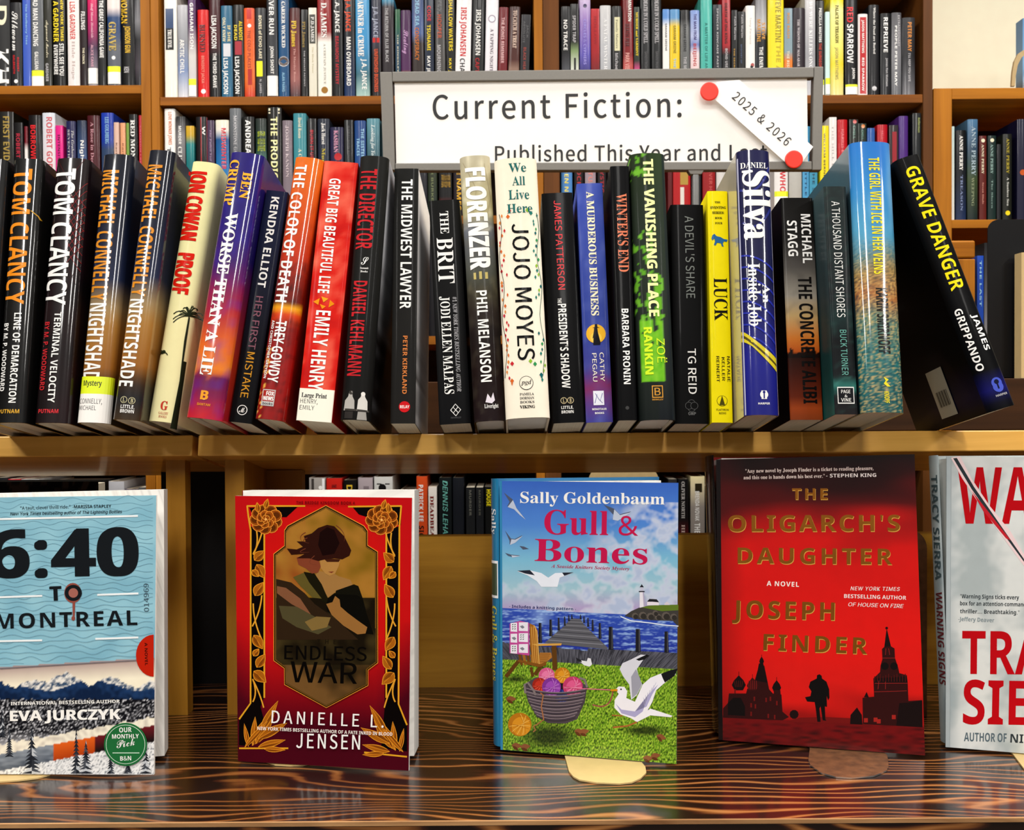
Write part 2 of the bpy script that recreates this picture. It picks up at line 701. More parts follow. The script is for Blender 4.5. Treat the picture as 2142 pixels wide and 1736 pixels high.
def display_unit(label, xa, xb, ups, rail, yd=1.045, shade_sheet=None):
    t = thing('display_shelf', label, 'shelf', (xa, 1.0, ZT), 'sloping display shelves on the dark table')
    m = MB()
    m.box((xa, 0, -TB), (xb, 0.175, 0))
    o = m.build('shelf_board', M_MAPLE_LIT, t, 0.0012)
    o.location = (-xa, 0.93 - 1.0, ZS0 - ZT)
    o.rotation_euler = (-BETA, 0, 0)
    for x0, x1 in ups:
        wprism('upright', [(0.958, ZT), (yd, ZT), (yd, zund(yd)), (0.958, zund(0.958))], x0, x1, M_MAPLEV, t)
    for x0, x1, full in rail:
        top = zund(1.05) if full else P(1200, 1120, 1.047).z
        wprism('back_panel', [(1.0455, ZT), (1.062, ZT), (1.062, min(top, zund(1.062))), (1.0455, top)], x0, x1, M_MAPLE if not full else M_MAPLEV, t)
    if shade_sheet:
        wprism('gap_shade_sheet', [(1.064, ZT), (1.07, ZT), (1.07, zund(1.07)), (1.064, zund(1.064))], shade_sheet[0], shade_sheet[1], M_BLACKM, t)  # added black sheet standing in for the shade between the units
    return t


_xl = P(403, 930, 0.93).x
_xr = P(415, 930, 0.93).x
u0, u1 = P(351, 1200, 0.96).x, P(391, 1200, 0.96).x
v0, v1 = P(474, 1200, 0.96).x, P(514, 1200, 0.96).x
st1 = P(632, 1050, 1.046).x
display_unit('honey maple display shelf at the left, holding the leftmost upright novels', XL + 0.05, _xl, [(XL + 0.08, XL + 0.1), (u0, u1)], [(XL + 0.1, P(372, 1200, 1.046).x, False)], 0.974, (P(340, 1200, 1.065).x, P(560, 1200, 1.065).x))
display_unit('long honey maple display shelf with open back, above the face-out covers', _xr, XR - 0.05, [(v0, v1), (XR - 0.1, XR - 0.08)], [(v0, st1, True), (st1, XR - 0.1, False)])

# the counter standing behind the display
zc1 = P(1500, 795, 1.25).z
zc0 = P(1500, 903, 1.25).z
ct = thing('rear_counter', 'brown wooden counter behind the row of upright novels', 'counter', (0, 1.4, 0))
wbox('counter_top', (XL, 1.25, zc0), (XR + 0.2, 1.62, zc1), M_COUNTER, ct, 0.001)
wbox('end_panel', (XL, 1.27, 0), (XL + 0.03, 1.6, zc0), M_DARKW_SHADE, ct)
wbox('end_panel', (XR + 0.17, 1.27, 0), (XR + 0.2, 1.6, zc0), M_DARKW_SHADE, ct)


# ------------------------------------------------------------------ bookcases
def zpx(py, D=YB, px=1071):
    return P(px, py, D).z


def bookcase(label, pl, pr, wl, wr, shelves, ztop, mh, mv, yb=YB, name='bookcase', topb=False):
    """pl, pr: outer edges (photo px of the front face); wl, wr: panel widths in px"""
    k = yb / F
    xa, xb = P(pl, 600, yb).x, P(pr, 600, yb).x
    t = thing(name, label, 'bookcase', ((xa + xb) / 2, yb + 0.12, 0), 'wooden bookcases along the back wall')
    wa, wb = wl * k, wr * k
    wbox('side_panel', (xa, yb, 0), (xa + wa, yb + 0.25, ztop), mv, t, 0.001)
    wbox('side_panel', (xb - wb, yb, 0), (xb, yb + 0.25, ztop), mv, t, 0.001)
    wbox('back_panel', (xa + wa, yb + 0.24, 0), (xb - wb, yb + 0.25, ztop - 0.001), M_DARKW_SHADE, t)  # brown inside; the interior shade is put into the panel's dark colour
    th = 17.5 * k
    if topb:
        wbox('top_board', (xa + wa, yb, ztop - 23 * k), (xb - wb, yb + 0.25, ztop), mh, t, 0.001)
    else:
        wbox('top_board', (xa + wa, yb, ztop - 0.02), (xb - wb, yb + 0.25, ztop), mh, t, 0.001)
    for z in shelves:
        wbox('shelf', (xa + wa, yb + 0.002, z - th), (xb - wb, yb + 0.24, z), mh, t, 0.0008)
    return t


ZA = [zpx(y, px=150) for y in (178, 430, 682, 934, 1208)]
ZB = [zpx(y, px=730) for y in (200, 452, 704, 957, 1212)]
ZC = [zpx(y, px=1550) for y in (199, 451, 703, 956, 1211)]
bookcase('light brown bookcase at the far left whose top shelf is slightly lower', -420, 320, 20, 20, ZA + [zpx(-80, px=150)], 2.35, M_OAK, M_OAKV)
bookcase('brown bookcase between the far left one and the doubled uprights behind the sign', 321, 1138, 17, 18, ZB + [zpx(-60, px=730)], 2.35, M_BROWN, M_OAKV)
bookcase('brown bookcase behind the right half of the sign, ending at the cream wall', 1139, 1951, 33, 20, ZC + [zpx(-60, px=1550)], 2.35, M_BROWN, M_BROWNV)
YD = 2.0
ZD = [P(2050, y, YD).z for y in (459, 735, 1000)]
bookcase('low oak bookcase at the right edge with the cream wall above it', 1953, 2700, 38, 38, ZD, P(2050, 184, YD).z, M_OAK, M_OAKV, YD, 'bookcase', True)


# ------------------------------------------------------------------ books
def make_book(name, label, M4, W, H, DP, r, colf, mat, art=None, side_l=None, side_r=None, group=None, nu=8, nv=8,
              hard=True, pagecol=None, cat='book', labels=(), cuts=True, step=0.00006, pw=3.0, inks=None):
    """a book standing on its lower edge, spine towards -y of its own frame, width centred on x"""
    t = thing(name, label, cat, (0, 0, 0), group, M4)
    th = 0.0016 if hard else 0.0006

    def ys(a):
        s = min(1.0, abs(2 * a / W))
        return r * (1 - (1 - s ** pw) ** (1 / pw)) if r > 0 else 0.0

    m = MB()
    us = [0.5 - 0.5 * math.cos(math.pi * i / nu) for i in range(nu + 1)]
    dl = side_l or (lambda v, q: colf(0, v))
    dr = side_r or (lambda v, q: colf(1, v))

    def sp(i, v):
        a = (us[i] - 0.5) * W
        return (a, ys(a), v * H)
    m.grid(nu, nv, lambda u, v: sp(round(u * nu), v), lambda u, v: colf(us[round(u * nu)], v), 0, True)
    e = r
    m.grid(1, nv, lambda u, v: (-W / 2, DP + (e - DP) * u, v * H), lambda u, v: dl(v, 1 - u), 0, False)
    m.grid(1, nv, lambda u, v: (W / 2, e + (DP - e) * u, v * H), lambda u, v: dr(v, u), 0, False)
    # inner faces and rims
    inn = hx('efe9dc')
    m.grid(1, 1, lambda u, v: (-W / 2 + th, e + (DP - e) * u, v * H), lambda u, v: inn, 0, False)
    m.grid(1, 1, lambda u, v: (W / 2 - th, DP + (e - DP) * u, v * H), lambda u, v: inn, 0, False)
    for z, b in ((0.0, True), (H, False)):
        for sx in (-1, 1):
            q = [(sx * W / 2, e, z), (sx * (W / 2 - th), e, z), (sx * (W / 2 - th), DP, z), (sx * W / 2, DP, z)]
            m.poly(q, colf(0 if sx < 0 else 1, 0 if b else 1))
        # band along the spine
        outer = [sp(i, 0) for i in range(nu + 1)]
        for i in range(nu):
            p, q = outer[i], outer[i + 1]
            a = [(p[0], p[1], z), (q[0], q[1], z), (q[0] * (1 - 2 * th / W), q[1] + th, z), (p[0] * (1 - 2 * th / W), p[1] + th, z)]
            m.poly(a, colf(us[i], 0 if b else 1))
    for sx in (-1, 1):
        m.poly([(sx * W / 2, DP, 0), (sx * W / 2, DP, H), (sx * (W / 2 - th), DP, H), (sx * (W / 2 - th), DP, 0)], colf(0, 0.5))
    if art:
        cc = [(us[i] - 0.5) * W for i in range(1, nu)] if (cuts and r > 0) else None
        emit(art, m, lambda a, b, l: (a, ys(a) - l, b), 0, cc, step)
    jk = m.build('dust_jacket' if hard else 'cover', mat if not isinstance(mat, (list, tuple)) else list(mat), t)
    ins = 0.0035 if hard else 0.0004
    pb = MB()
    x0, x1 = -W / 2 + th + 0.0002, W / 2 - th - 0.0002
    y0, y1 = r + th + 0.001, DP - (0.004 if hard else 0.0006)
    pb.box((x0, y0, ins), (x1, y1, H - ins))
    pb.build('page_block', pagecol or M_PAGE, t)
    for lb in labels:
        la, nm, lmat, lab = lb
        lm = MB()
        cc = [(us[i] - 0.5) * W for i in range(1, nu)] if r > 0 else None
        emit(la, lm, lambda a, b, l: (a, ys(a) - l, b), 0, cc, step, 0.0009)
        o = lm.build(nm, lmat, jk)
        if lab:
            o['label'] = lab
    return t


C3 = {'K': '141414', 'W': 'f4f2ee', 'R': 'd0202a', 'Y': 'f0d820', 'G': 'c8a040', 'S': 'c0bec0', 'O': 'e8702c', 'B': '3a5aa8',
      'L': '9cc8e0', 'T': '3a9a98', 'P': '8a2a4a', 'M': '6a1a24', 'C': 'ece4c8', 'g': '6a6a6c', 'k': '2c2c30', 'E': '2a4a3a', 'V': '4a3a80', 'N': '1c2444', 'b': '6a3a28', 'p': 'e0609a'}


def cc(c):
    return C3.get(c, c)


SHELF_RUNS = {}


def bgrun(run, where, zshelf, bot, D, items, near=False, kindword='novels'):
    """items: (x0, x1, top, stops, 'look', [texts], options)"""
    SHELF_RUNS[run] = items
    looks = {}
    for it in items:
        looks[it[4]] = looks.get(it[4], 0) + 1
    pairs = {}
    for k, it in enumerate(items):
        prev = items[k - 1][4] if k else None
        pairs[(it[4], prev)] = pairs.get((it[4], prev), 0) + 1
    ords = ['first', 'second', 'third', 'fourth', 'fifth', 'sixth', 'seventh', 'eighth', 'ninth', 'tenth', 'eleventh', 'twelfth', 'thirteenth']
    for k, it in enumerate(items):
        x0, x1, top, stops, look, texts = it[:6]
        opt = it[6] if len(it) > 6 else {}
        hard = opt.get('hard', (x1 - x0) > 19)
        xm0, xm1 = P(x0, (top + bot) / 2, D).x, P(x1, (top + bot) / 2, D).x
        W = xm1 - xm0 - 0.0006
        zt = P((x0 + x1) / 2, top, D).z
        H = zt - zshelf
        # the label: its look, else its neighbour
        if looks[look] == 1:
            lab = f'{look} {where}'
        elif k and pairs[(look, items[k - 1][4])] == 1:
            lab = f'{look} {where}, right of the {short(items[k - 1][4])}'
        else:
            same = [j for j in range(len(items)) if items[j][4] == look]
            lab = f'{look} {where}, {ords[same.index(k)]} such from the left'
        st = stops
        if isinstance(st, str):
            cf = (lambda c: (lambda u, v: c))(hx(cc(st)))
        else:
            st = [(a, cc(b)) for a, b in st]
            cf = (lambda s_: (lambda u, v: grad(s_, 1 - v)))(st)
        art = Art()
        lbl = []

        def bb(y):
            return H * (1 - (y - top) / (bot - top))
        for tx in texts:
            if tx[0] == '#':       # flat rectangle: ('#', y0, y1, col, u0, u1)
                _, y0, y1, col = tx[:4]
                a0, a1 = (tx[4], tx[5]) if len(tx) > 4 else (0.0, 1.0)
                art.poly([((a0 - .5) * W, bb(y0)), ((a1 - .5) * W, bb(y0)), ((a1 - .5) * W, bb(y1)), ((a0 - .5) * W, bb(y1))], hx(cc(col)))
            elif tx[0] == 'L':     # library label
                _, y0, y1, y2, c0 = tx
                la = Art()
                la.poly([(-.5 * W, bb(y0)), (.5 * W, bb(y0)), (.5 * W, bb(y2)), (-.5 * W, bb(y2))], hx('f6f4ee'))
                if c0:
                    la.poly([(-.5 * W, bb(y0)), (.5 * W, bb(y0)), (.5 * W, bb(y1)), (-.5 * W, bb(y1))], hx(c0))
                lbl.append((la, 'spine_label', M_INK, None))
            elif tx[0] == 'o':     # disc
                _, u, y, rr, col = tx
                art.poly(circle((u - .5) * W, bb(y), rr * D / F, 14), hx(cc(col)))
            else:
                s, y0, y1, col = tx[:4]
                a0, a1 = (tx[4], tx[5]) if len(tx) > 4 and tx[4] is not None else (0.25, 0.72)
                sty = tx[6] if len(tx) > 6 else 'cond'
                art.text(s, sty, ((a0 - .5) * W, bb(y0)), ((a0 - .5) * W, bb(y1)), ((a1 - a0) * W, 0), hx(cc(col)))
        rnd = random.Random(k * 7 + len(run))
        y = D + 0.003 + rnd.random() * 0.006
        lean = opt.get('lean', 0.0)
        M4 = Matrix.Translation(((xm0 + xm1) / 2 - H / 2 * math.sin(math.radians(lean)), y, zshelf + 0.0003 + (abs(math.sin(math.radians(lean))) * W / 2))) @ Matrix.Rotation(math.radians(lean), 4, 'Y')
        make_book('hardcover_book' if hard else 'paperback_book', lab, M4, W, H, 0.15 if hard else 0.115, 0.0028 if hard else 0.0008, cf, M_BG,
                  art, group=f'{kindword} {where}', nu=4, nv=10 if not isinstance(st, str) else 1, hard=hard, labels=lbl, cuts=False, step=0.00008)


def short(look):
    wds = look.split()
    return ' '.join(wds[:wds.index('book')] + ['one']) if 'book' in wds else look

TL_ = 'on the upper left shelf'
bgrun('ul', TL_, ZA[0], 178, YB, [
    (-62, -40, -30, 'K', 'black book just at the frame edge', []),
    (-38, 17, -30, 'K', 'black book with huge white capitals', [('KH', 100, 172, 'W', .35, .95), ('D', 10, 50, 'C', .5, .9)], {'hard': True}),
    (18, 42, 3, 'k', 'charcoal book with white script and red author name', [('Silkworm', 22, 104, 'W', .2, .72, 'script'), ('ROBERT', 118, 148, 'R', .62, .78), ('GALBRAITH', 113, 152, 'R', .25, .42), ('o', .5, 168, 4, 'W')]),
    (43, 60, -8, '4a68c0', 'periwinkle blue book with faint lettering', [('The Mulberry Tree', 5, 90, 'L', .4, .6)]),
    (61, 87, -28, '6c7074', 'grey book with condensed white capitals', [('AD MAN DANCING', -4, 94, 'W', .2, .6), ('GALLIGAN', 106, 143, 'W', .3, .6), ('L', 145, 157, 178, 'e8f01c')]),
    (88, 105, -4, '34342a', 'olive black book with script title', [('Argument Murder', 40, 118, 'C', .3, .6, 'script'), ('GARDNER', 130, 168, 'S', .2, .55)]),
    (107, 133, -30, 'K', 'black book with big yellow author name', [('A GARDNER', 0, 86, 'Y', .08, .5, 'bold'), ('NEW YORK TIMES', -5, 84, 'Y', .68, .9), ('STILL SEE YOU', 89, 156, 'W', .55, .9, 'bold'), ('EVERYWHERE', 92, 154, 'W', .08, .42, 'bold')]),
    (138, 163, -30, [(0, 'f2ece6'), (1, 'e6e2e0')], 'white book with red author lettering', [('LISA GARDNER', 2, 81, 'd04a44', .25, .7), ('Hide Hope', 84, 165, 'c8b8b4', .4, .65, 'serif')]),
    (164, 179, -10, '281418', 'maroon black book with one tall white word', [('FILLINGS', 22, 60, 'W', .2, .75), ('THE CRACK', 98, 132, 'C', .35, .65)]),
    (180, 201, -22, [(0, 'e03070'), (.4, 'b03a70'), (.6, '5a4460'), (1, 'a8a4a8')], 'pink to mauve book with white sticker', [('Half Moon Homicide', 5, 78, 'e8b8c8', .4, .62, 'serifi'), ('ALICE CANE', 92, 138, 'd8a8b8', .35, .6), ('L', 141, 141, 174, None)]),
    (202, 220, -22, 'K', 'black book with condensed white title', [('THE GREAT CALIFORNIA GAME', 0, 120, 'W', .25, .75, 'bold')]),
    (222, 249, -26, [(0, 'f0e4e0'), (.24, 'e8dcd8'), (.26, '34527c'), (.45, '3a5480'), (.6, '70747c'), (1, '646a74')], 'white and slate blue book with gold title', [('GRAVE', 45, 105, 'c8b060', .15, .7, 'serifb'), ('o', .5, 120, 4, 'W'), ('L', 138, 150, 175, 'e8f01c')]),
    (250, 277, -28, 'K', 'black book with condensed gold capitals', [('WOMAN', -10, 46, 'e8c020', .02, .5, 'cond'), ('JOHNSON GUN', 52, 108, 'e8c020', .3, .72), ('KEN', 138, 150, 'S', .2, .6)]),
    (278, 294, -18, [(0, '303034'), (.3, '88888c'), (.5, '1c1c20'), (.8, '504850'), (1, '202024')], 'black and silver mottled book', []),
])
ML = 'on the upper middle shelf'
bgrun('um', ML, ZB[0], 200, YB, [
    (340, 367, -30, [(0, 'f6f2ec'), (1, 'f4f0e2')], 'white book with a black title panel', [('#', 14, 60, '2c4c78', .12, .75), ('#', 55, 100, 'K', .12, .75), ('TRUE EVIL', 58, 97, 'W', .3, .6, 'serifb')]),
    (369, 391, 8, [(0, 'c8c8cc'), (.4, '9c9ea4'), (.7, '8a9cc0'), (1, 'dcdce0')], 'silvery white book with white title', [('ARCTIC CHILL', 80, 150, 'W', .25, .65)]),
    (392, 408, -16, [(0, '5a2a6a'), (.3, '6a4a70'), (.6, 'd8d4d0'), (1, 'ccc8cc')], 'purple to white book with small yellow label', [('GRAHAM ISON', 4, 100, 'W', .25, .7), ('L', 162, 175, 198, 'e8f01c')]),
    (410, 434, 17, 'd8201c', 'red book with dark title', [('BURNED', 48, 105, 'M', .2, .7, 'serifb'), ('BENEDICT JACKA', 113, 170, 'e89080', .35, .6), ('o', .5, 187, 5, 'W')]),
    (435, 458, -12, [(0, '4a1820'), (.45, '5a1a24'), (.6, '1a181a'), (1, '1c1a1c')], 'maroon to black book with white lettering', [('LISA JACKSON', 30, 98, 'W', .25, .7, 'bold'), ('THE THIRD GRAVE', 108, 180, 'W', .35, .68)]),
    (460, 484, 9, '3a7492', 'steel blue book with white lettering', [('IF SHE', 50, 84, 'e8d8a0', .6, .85), ('ONLY KNEW', 34, 84, 'e8e0c0', .15, .42), ('#', 88, 115, 'd8d8dc', .2, .85), ('LISA JACKSON', 118, 193, 'W', .2, .6, 'bold')]),
    (485, 508, 8, '1a1a1a', 'black book with yellow title and red lips', [('ALMOST', 42, 82, 'Y', .6, .9), ('DEAD', 50, 82, 'Y', .15, .42), ('#', 84, 112, 'b03040', .2, .85), ('LISA JACKSON', 116, 193, 'W', .2, .6, 'bold')]),
    (509, 531, 15, [(0, 'e8622c'), (.8, 'e8803c'), (1, 'd04830')], 'orange book with red panel', [('#', 17, 38, 'c82c20', .3, .75), ('o', .55, 52, 4, 'W'), ('THE COLD PLACES', 62, 140, 'b04020', .35, .65), ('#', 142, 175, 'b82c20', .35, .75)]),
    (532, 554, 14, '35373a', 'charcoal book with a bright yellow square', [('BONES of ECHO LAKE', 30, 120, 'C', .35, .65), ('#', 125, 157, 'f0f010', .1, .7), ('N. JAMES', 163, 192, 'S', .4, .6)]),
    (556, 579, -22, [(0, '2c2e32'), (.7, '46484c'), (1, '5a5c60')], 'charcoal book with tall white capitals', [('IVER RUN', -6, 70, 'W', .25, .7, 'bold'), ('JOHN SHORT', 94, 152, 'W', .35, .65), ('L', 156, 156, 198, None)]),
    (581, 603, -26, '1f5a86', 'deep blue book with white oval', [('CAREER WICKED', 2, 98, 'W', .35, .68, 'serifb'), ('o', .5, 127, 11, 'S'), ('o', .5, 127, 9, '6a5a50'), ('ALAN PARKS', 150, 190, 'L', .35, .6)]),
    (605, 626, 15, [(0, '5a2c2c'), (.5, '8a4a44'), (.8, 'a8706c'), (1, '5c484c')], 'rosy brown book with yellow author name', [('PD James', 42, 96, 'e8c83c', .2, .68, 'serifb'), ('The Murder Room', 100, 170, 'd8a8a0', .4, .6, 'serif')]),
    (628, 642, 17, '1c1a1a', 'slim black book with gold author name', [('PD James', 42, 96, 'a89048', .2, .68, 'serif'), ('THE PRIVATE PATIENT', 103, 178, 'S', .4, .6)]),
    (644, 661, 13, [(0, 'ece6d8'), (1, 'e0dccc')], 'cream book with dark grey title panel', [('#', 27, 88, '54544c', .1, .85), ('P.D.JAMES', 32, 84, 'W', .3, .68, 'serif'), ('The Black Tower', 95, 150, 'd0c8a8', .4, .6, 'serif')]),
    (663, 692, -26, [(0, '9a1418'), (.485, '9a1418'), (.49, 'f4f2ea'), (1, 'f2efe4')], 'dark red and white book', [('P. D. JAMES', -14, 77, 'W', .3, .68, 'serifb'), ('A CERTAIN JUSTICE', 90, 175, 'a8a49c', .45, .6, 'serif'), ('o', .5, 187, 7, 'a87c28')]),
    (694, 716, -26, '121214', 'black book with white over red lettering', [('J.A. JANCE', -8, 66, 'W', .3, .72, 'bold'), ('BEAUMONT MYSTERY', 74, 175, 'c02838', .3, .62)]),
    (718, 741, -26, [(0, '141214'), (.5, '181c28'), (1, '24406c')], 'black book with orange author name', [('J.A. JANCE', -4, 64, 'e85a28', .2, .65, 'bold'), ('MAN OVERBOARD', 76, 178, 'W', .25, .65, 'bold')]),
    (743, 772, -28, [(0, '58a8d4'), (.55, '4a9ccc'), (.8, '4a7a88'), (1, 'b0ccc4')], 'light blue book with white title', [('PARTNER in CRIME', -8, 117, 'W', .18, .6, 'serifb'), ('J.A. JANCE', 122, 186, 'W', .45, .8)]),
    (775, 796, -16, [(0, '36384a'), (.45, '44445a'), (.55, '2c1c18'), (1, '24181a')], 'slate to brown book with orange lower title', [('J.A. JANCE', 10, 76, 'b0b4c4', .25, .7, 'bold'), ('#', 76, 86, 'c83028', .15, .85), ('UNFINISHED BUSINESS', 100, 190, 'e0602c', .3, .68)]),
    (798, 823, -10, [(0, '5ab4d8'), (.09, '5ab4d8'), (.1, '3a2c34'), (1, '2a2428')], 'dark book with pale blue band on top', [('THE RETURN OF ELLIE BLACK', 14, 128, 'S', .3, .55)]),
    (826, 837, 17, [(0, '2a6a44'), (.25, '2a6a50'), (.35, '24506a'), (1, '24485c')], 'slim green and blue book', [('THE KINGSLEY', 70, 150, 'C', .4, .62)]),
    (838, 859, 20, [(0, '54285a'), (.74, '5c2c60'), (.76, 'e0b01c'), (1, 'e0b41c')], 'purple book with golden yellow foot', [('Stealing', 62, 112, 'd8b0d8', .3, .75, 'script')]),
    (861, 886, -22, [(0, '4a5a80'), (.4, '5a70a0'), (.45, '3a2c28'), (1, '3a2e2c')], 'blue to brown book with orange title', [('DEAD SEA', -4, 52, 'L', .3, .62), ('CONSPIRACY', 56, 125, 'c87828', .25, .6)]),
    (888, 907, -18, [(0, '26344c'), (1, '202c44')], 'navy book with red and yellow title', [('CODE', 10, 42, 'R', .3, .7), ('TSUNAMI', 50, 104, 'Y', .25, .65, 'bold'), ('KAY JEN', 116, 160, 'W', .25, .6, 'bold')]),
    (909, 931, -22, [(0, '48484a'), (.6, '5c5a58'), (1, '504e4c')], 'grey book with orange word above white', [('KAY', -4, 24, 'g', .25, .65), ('HOOPER', 28, 78, 'c05a38', .25, .65), ('MOURNING', 92, 150, 'S', .2, .55)]),
    (933, 951, -22, 'K', 'black book with bright yellow title', [('SHALLOW WATERS', -5, 104, 'Y', .3, .75, 'bold'), ('KAY JEN', 120, 165, 'Y', .3, .6)]),
    (953, 985, -24, 'f2eff0', 'wide white book with red author name', [('IRIS JOHANSEN', 14, 117, 'd03030', .3, .68, 'cond'), ('CHAOS', 122, 170, '30302c', .3, .62)], {'lean': 1.5}),
    (987, 1013, -24, '141214', 'black book with white name above red title', [('IRIS JOHANSEN', 18, 114, 'W', .3, .68, 'cond'), ('CAPTIVE', 120, 170, 'b02028', .3, .62)], {'lean': 1.5}),
    (1015, 1041, -16, [(0, 'f0eef2'), (1, 'e8e4ea')], 'white book with grey ring emblem', [('o', .5, 39, 8, 'a8a0b0'), ('o', .5, 39, 6, 'f0eef2'), ('A TAPPING NIGHT', 60, 150, '6a5868', .4, .65, 'serif')], {'lean': 1.5}),
    (1042, 1062, 13, '7c1220', 'dark red book with white title', [('THE BONES REMEMBER', 35, 132, 'e8c0c0', .3, .62)], {'lean': 1.5}),
    (1064, 1087, 12, [(0, '4a241c'), (.6, '5a2c22'), (.62, 'a08474'), (.85, '8a6a5c'), (1, '4a2420')], 'brown book with a pale picture band', [('TO CATCH A TREAT', 20, 100, 'e8d0c0', .35, .7, 'serifb')], {'lean': 1.5}),
    (1089, 1108, 28, [(0, '35353a'), (.7, '2c2a2e'), (1, '28282a')], 'short grey book leaning at the shelf end', [('JACK', 50, 78, 'g', .6, .8), ('ABSOLUTE', 42, 88, 'g', .2, .42), ('BLACK HEAT', 98, 150, 'a0483c', .3, .6)], {'lean': 2}),
])
RT = 'on the upper right shelf'
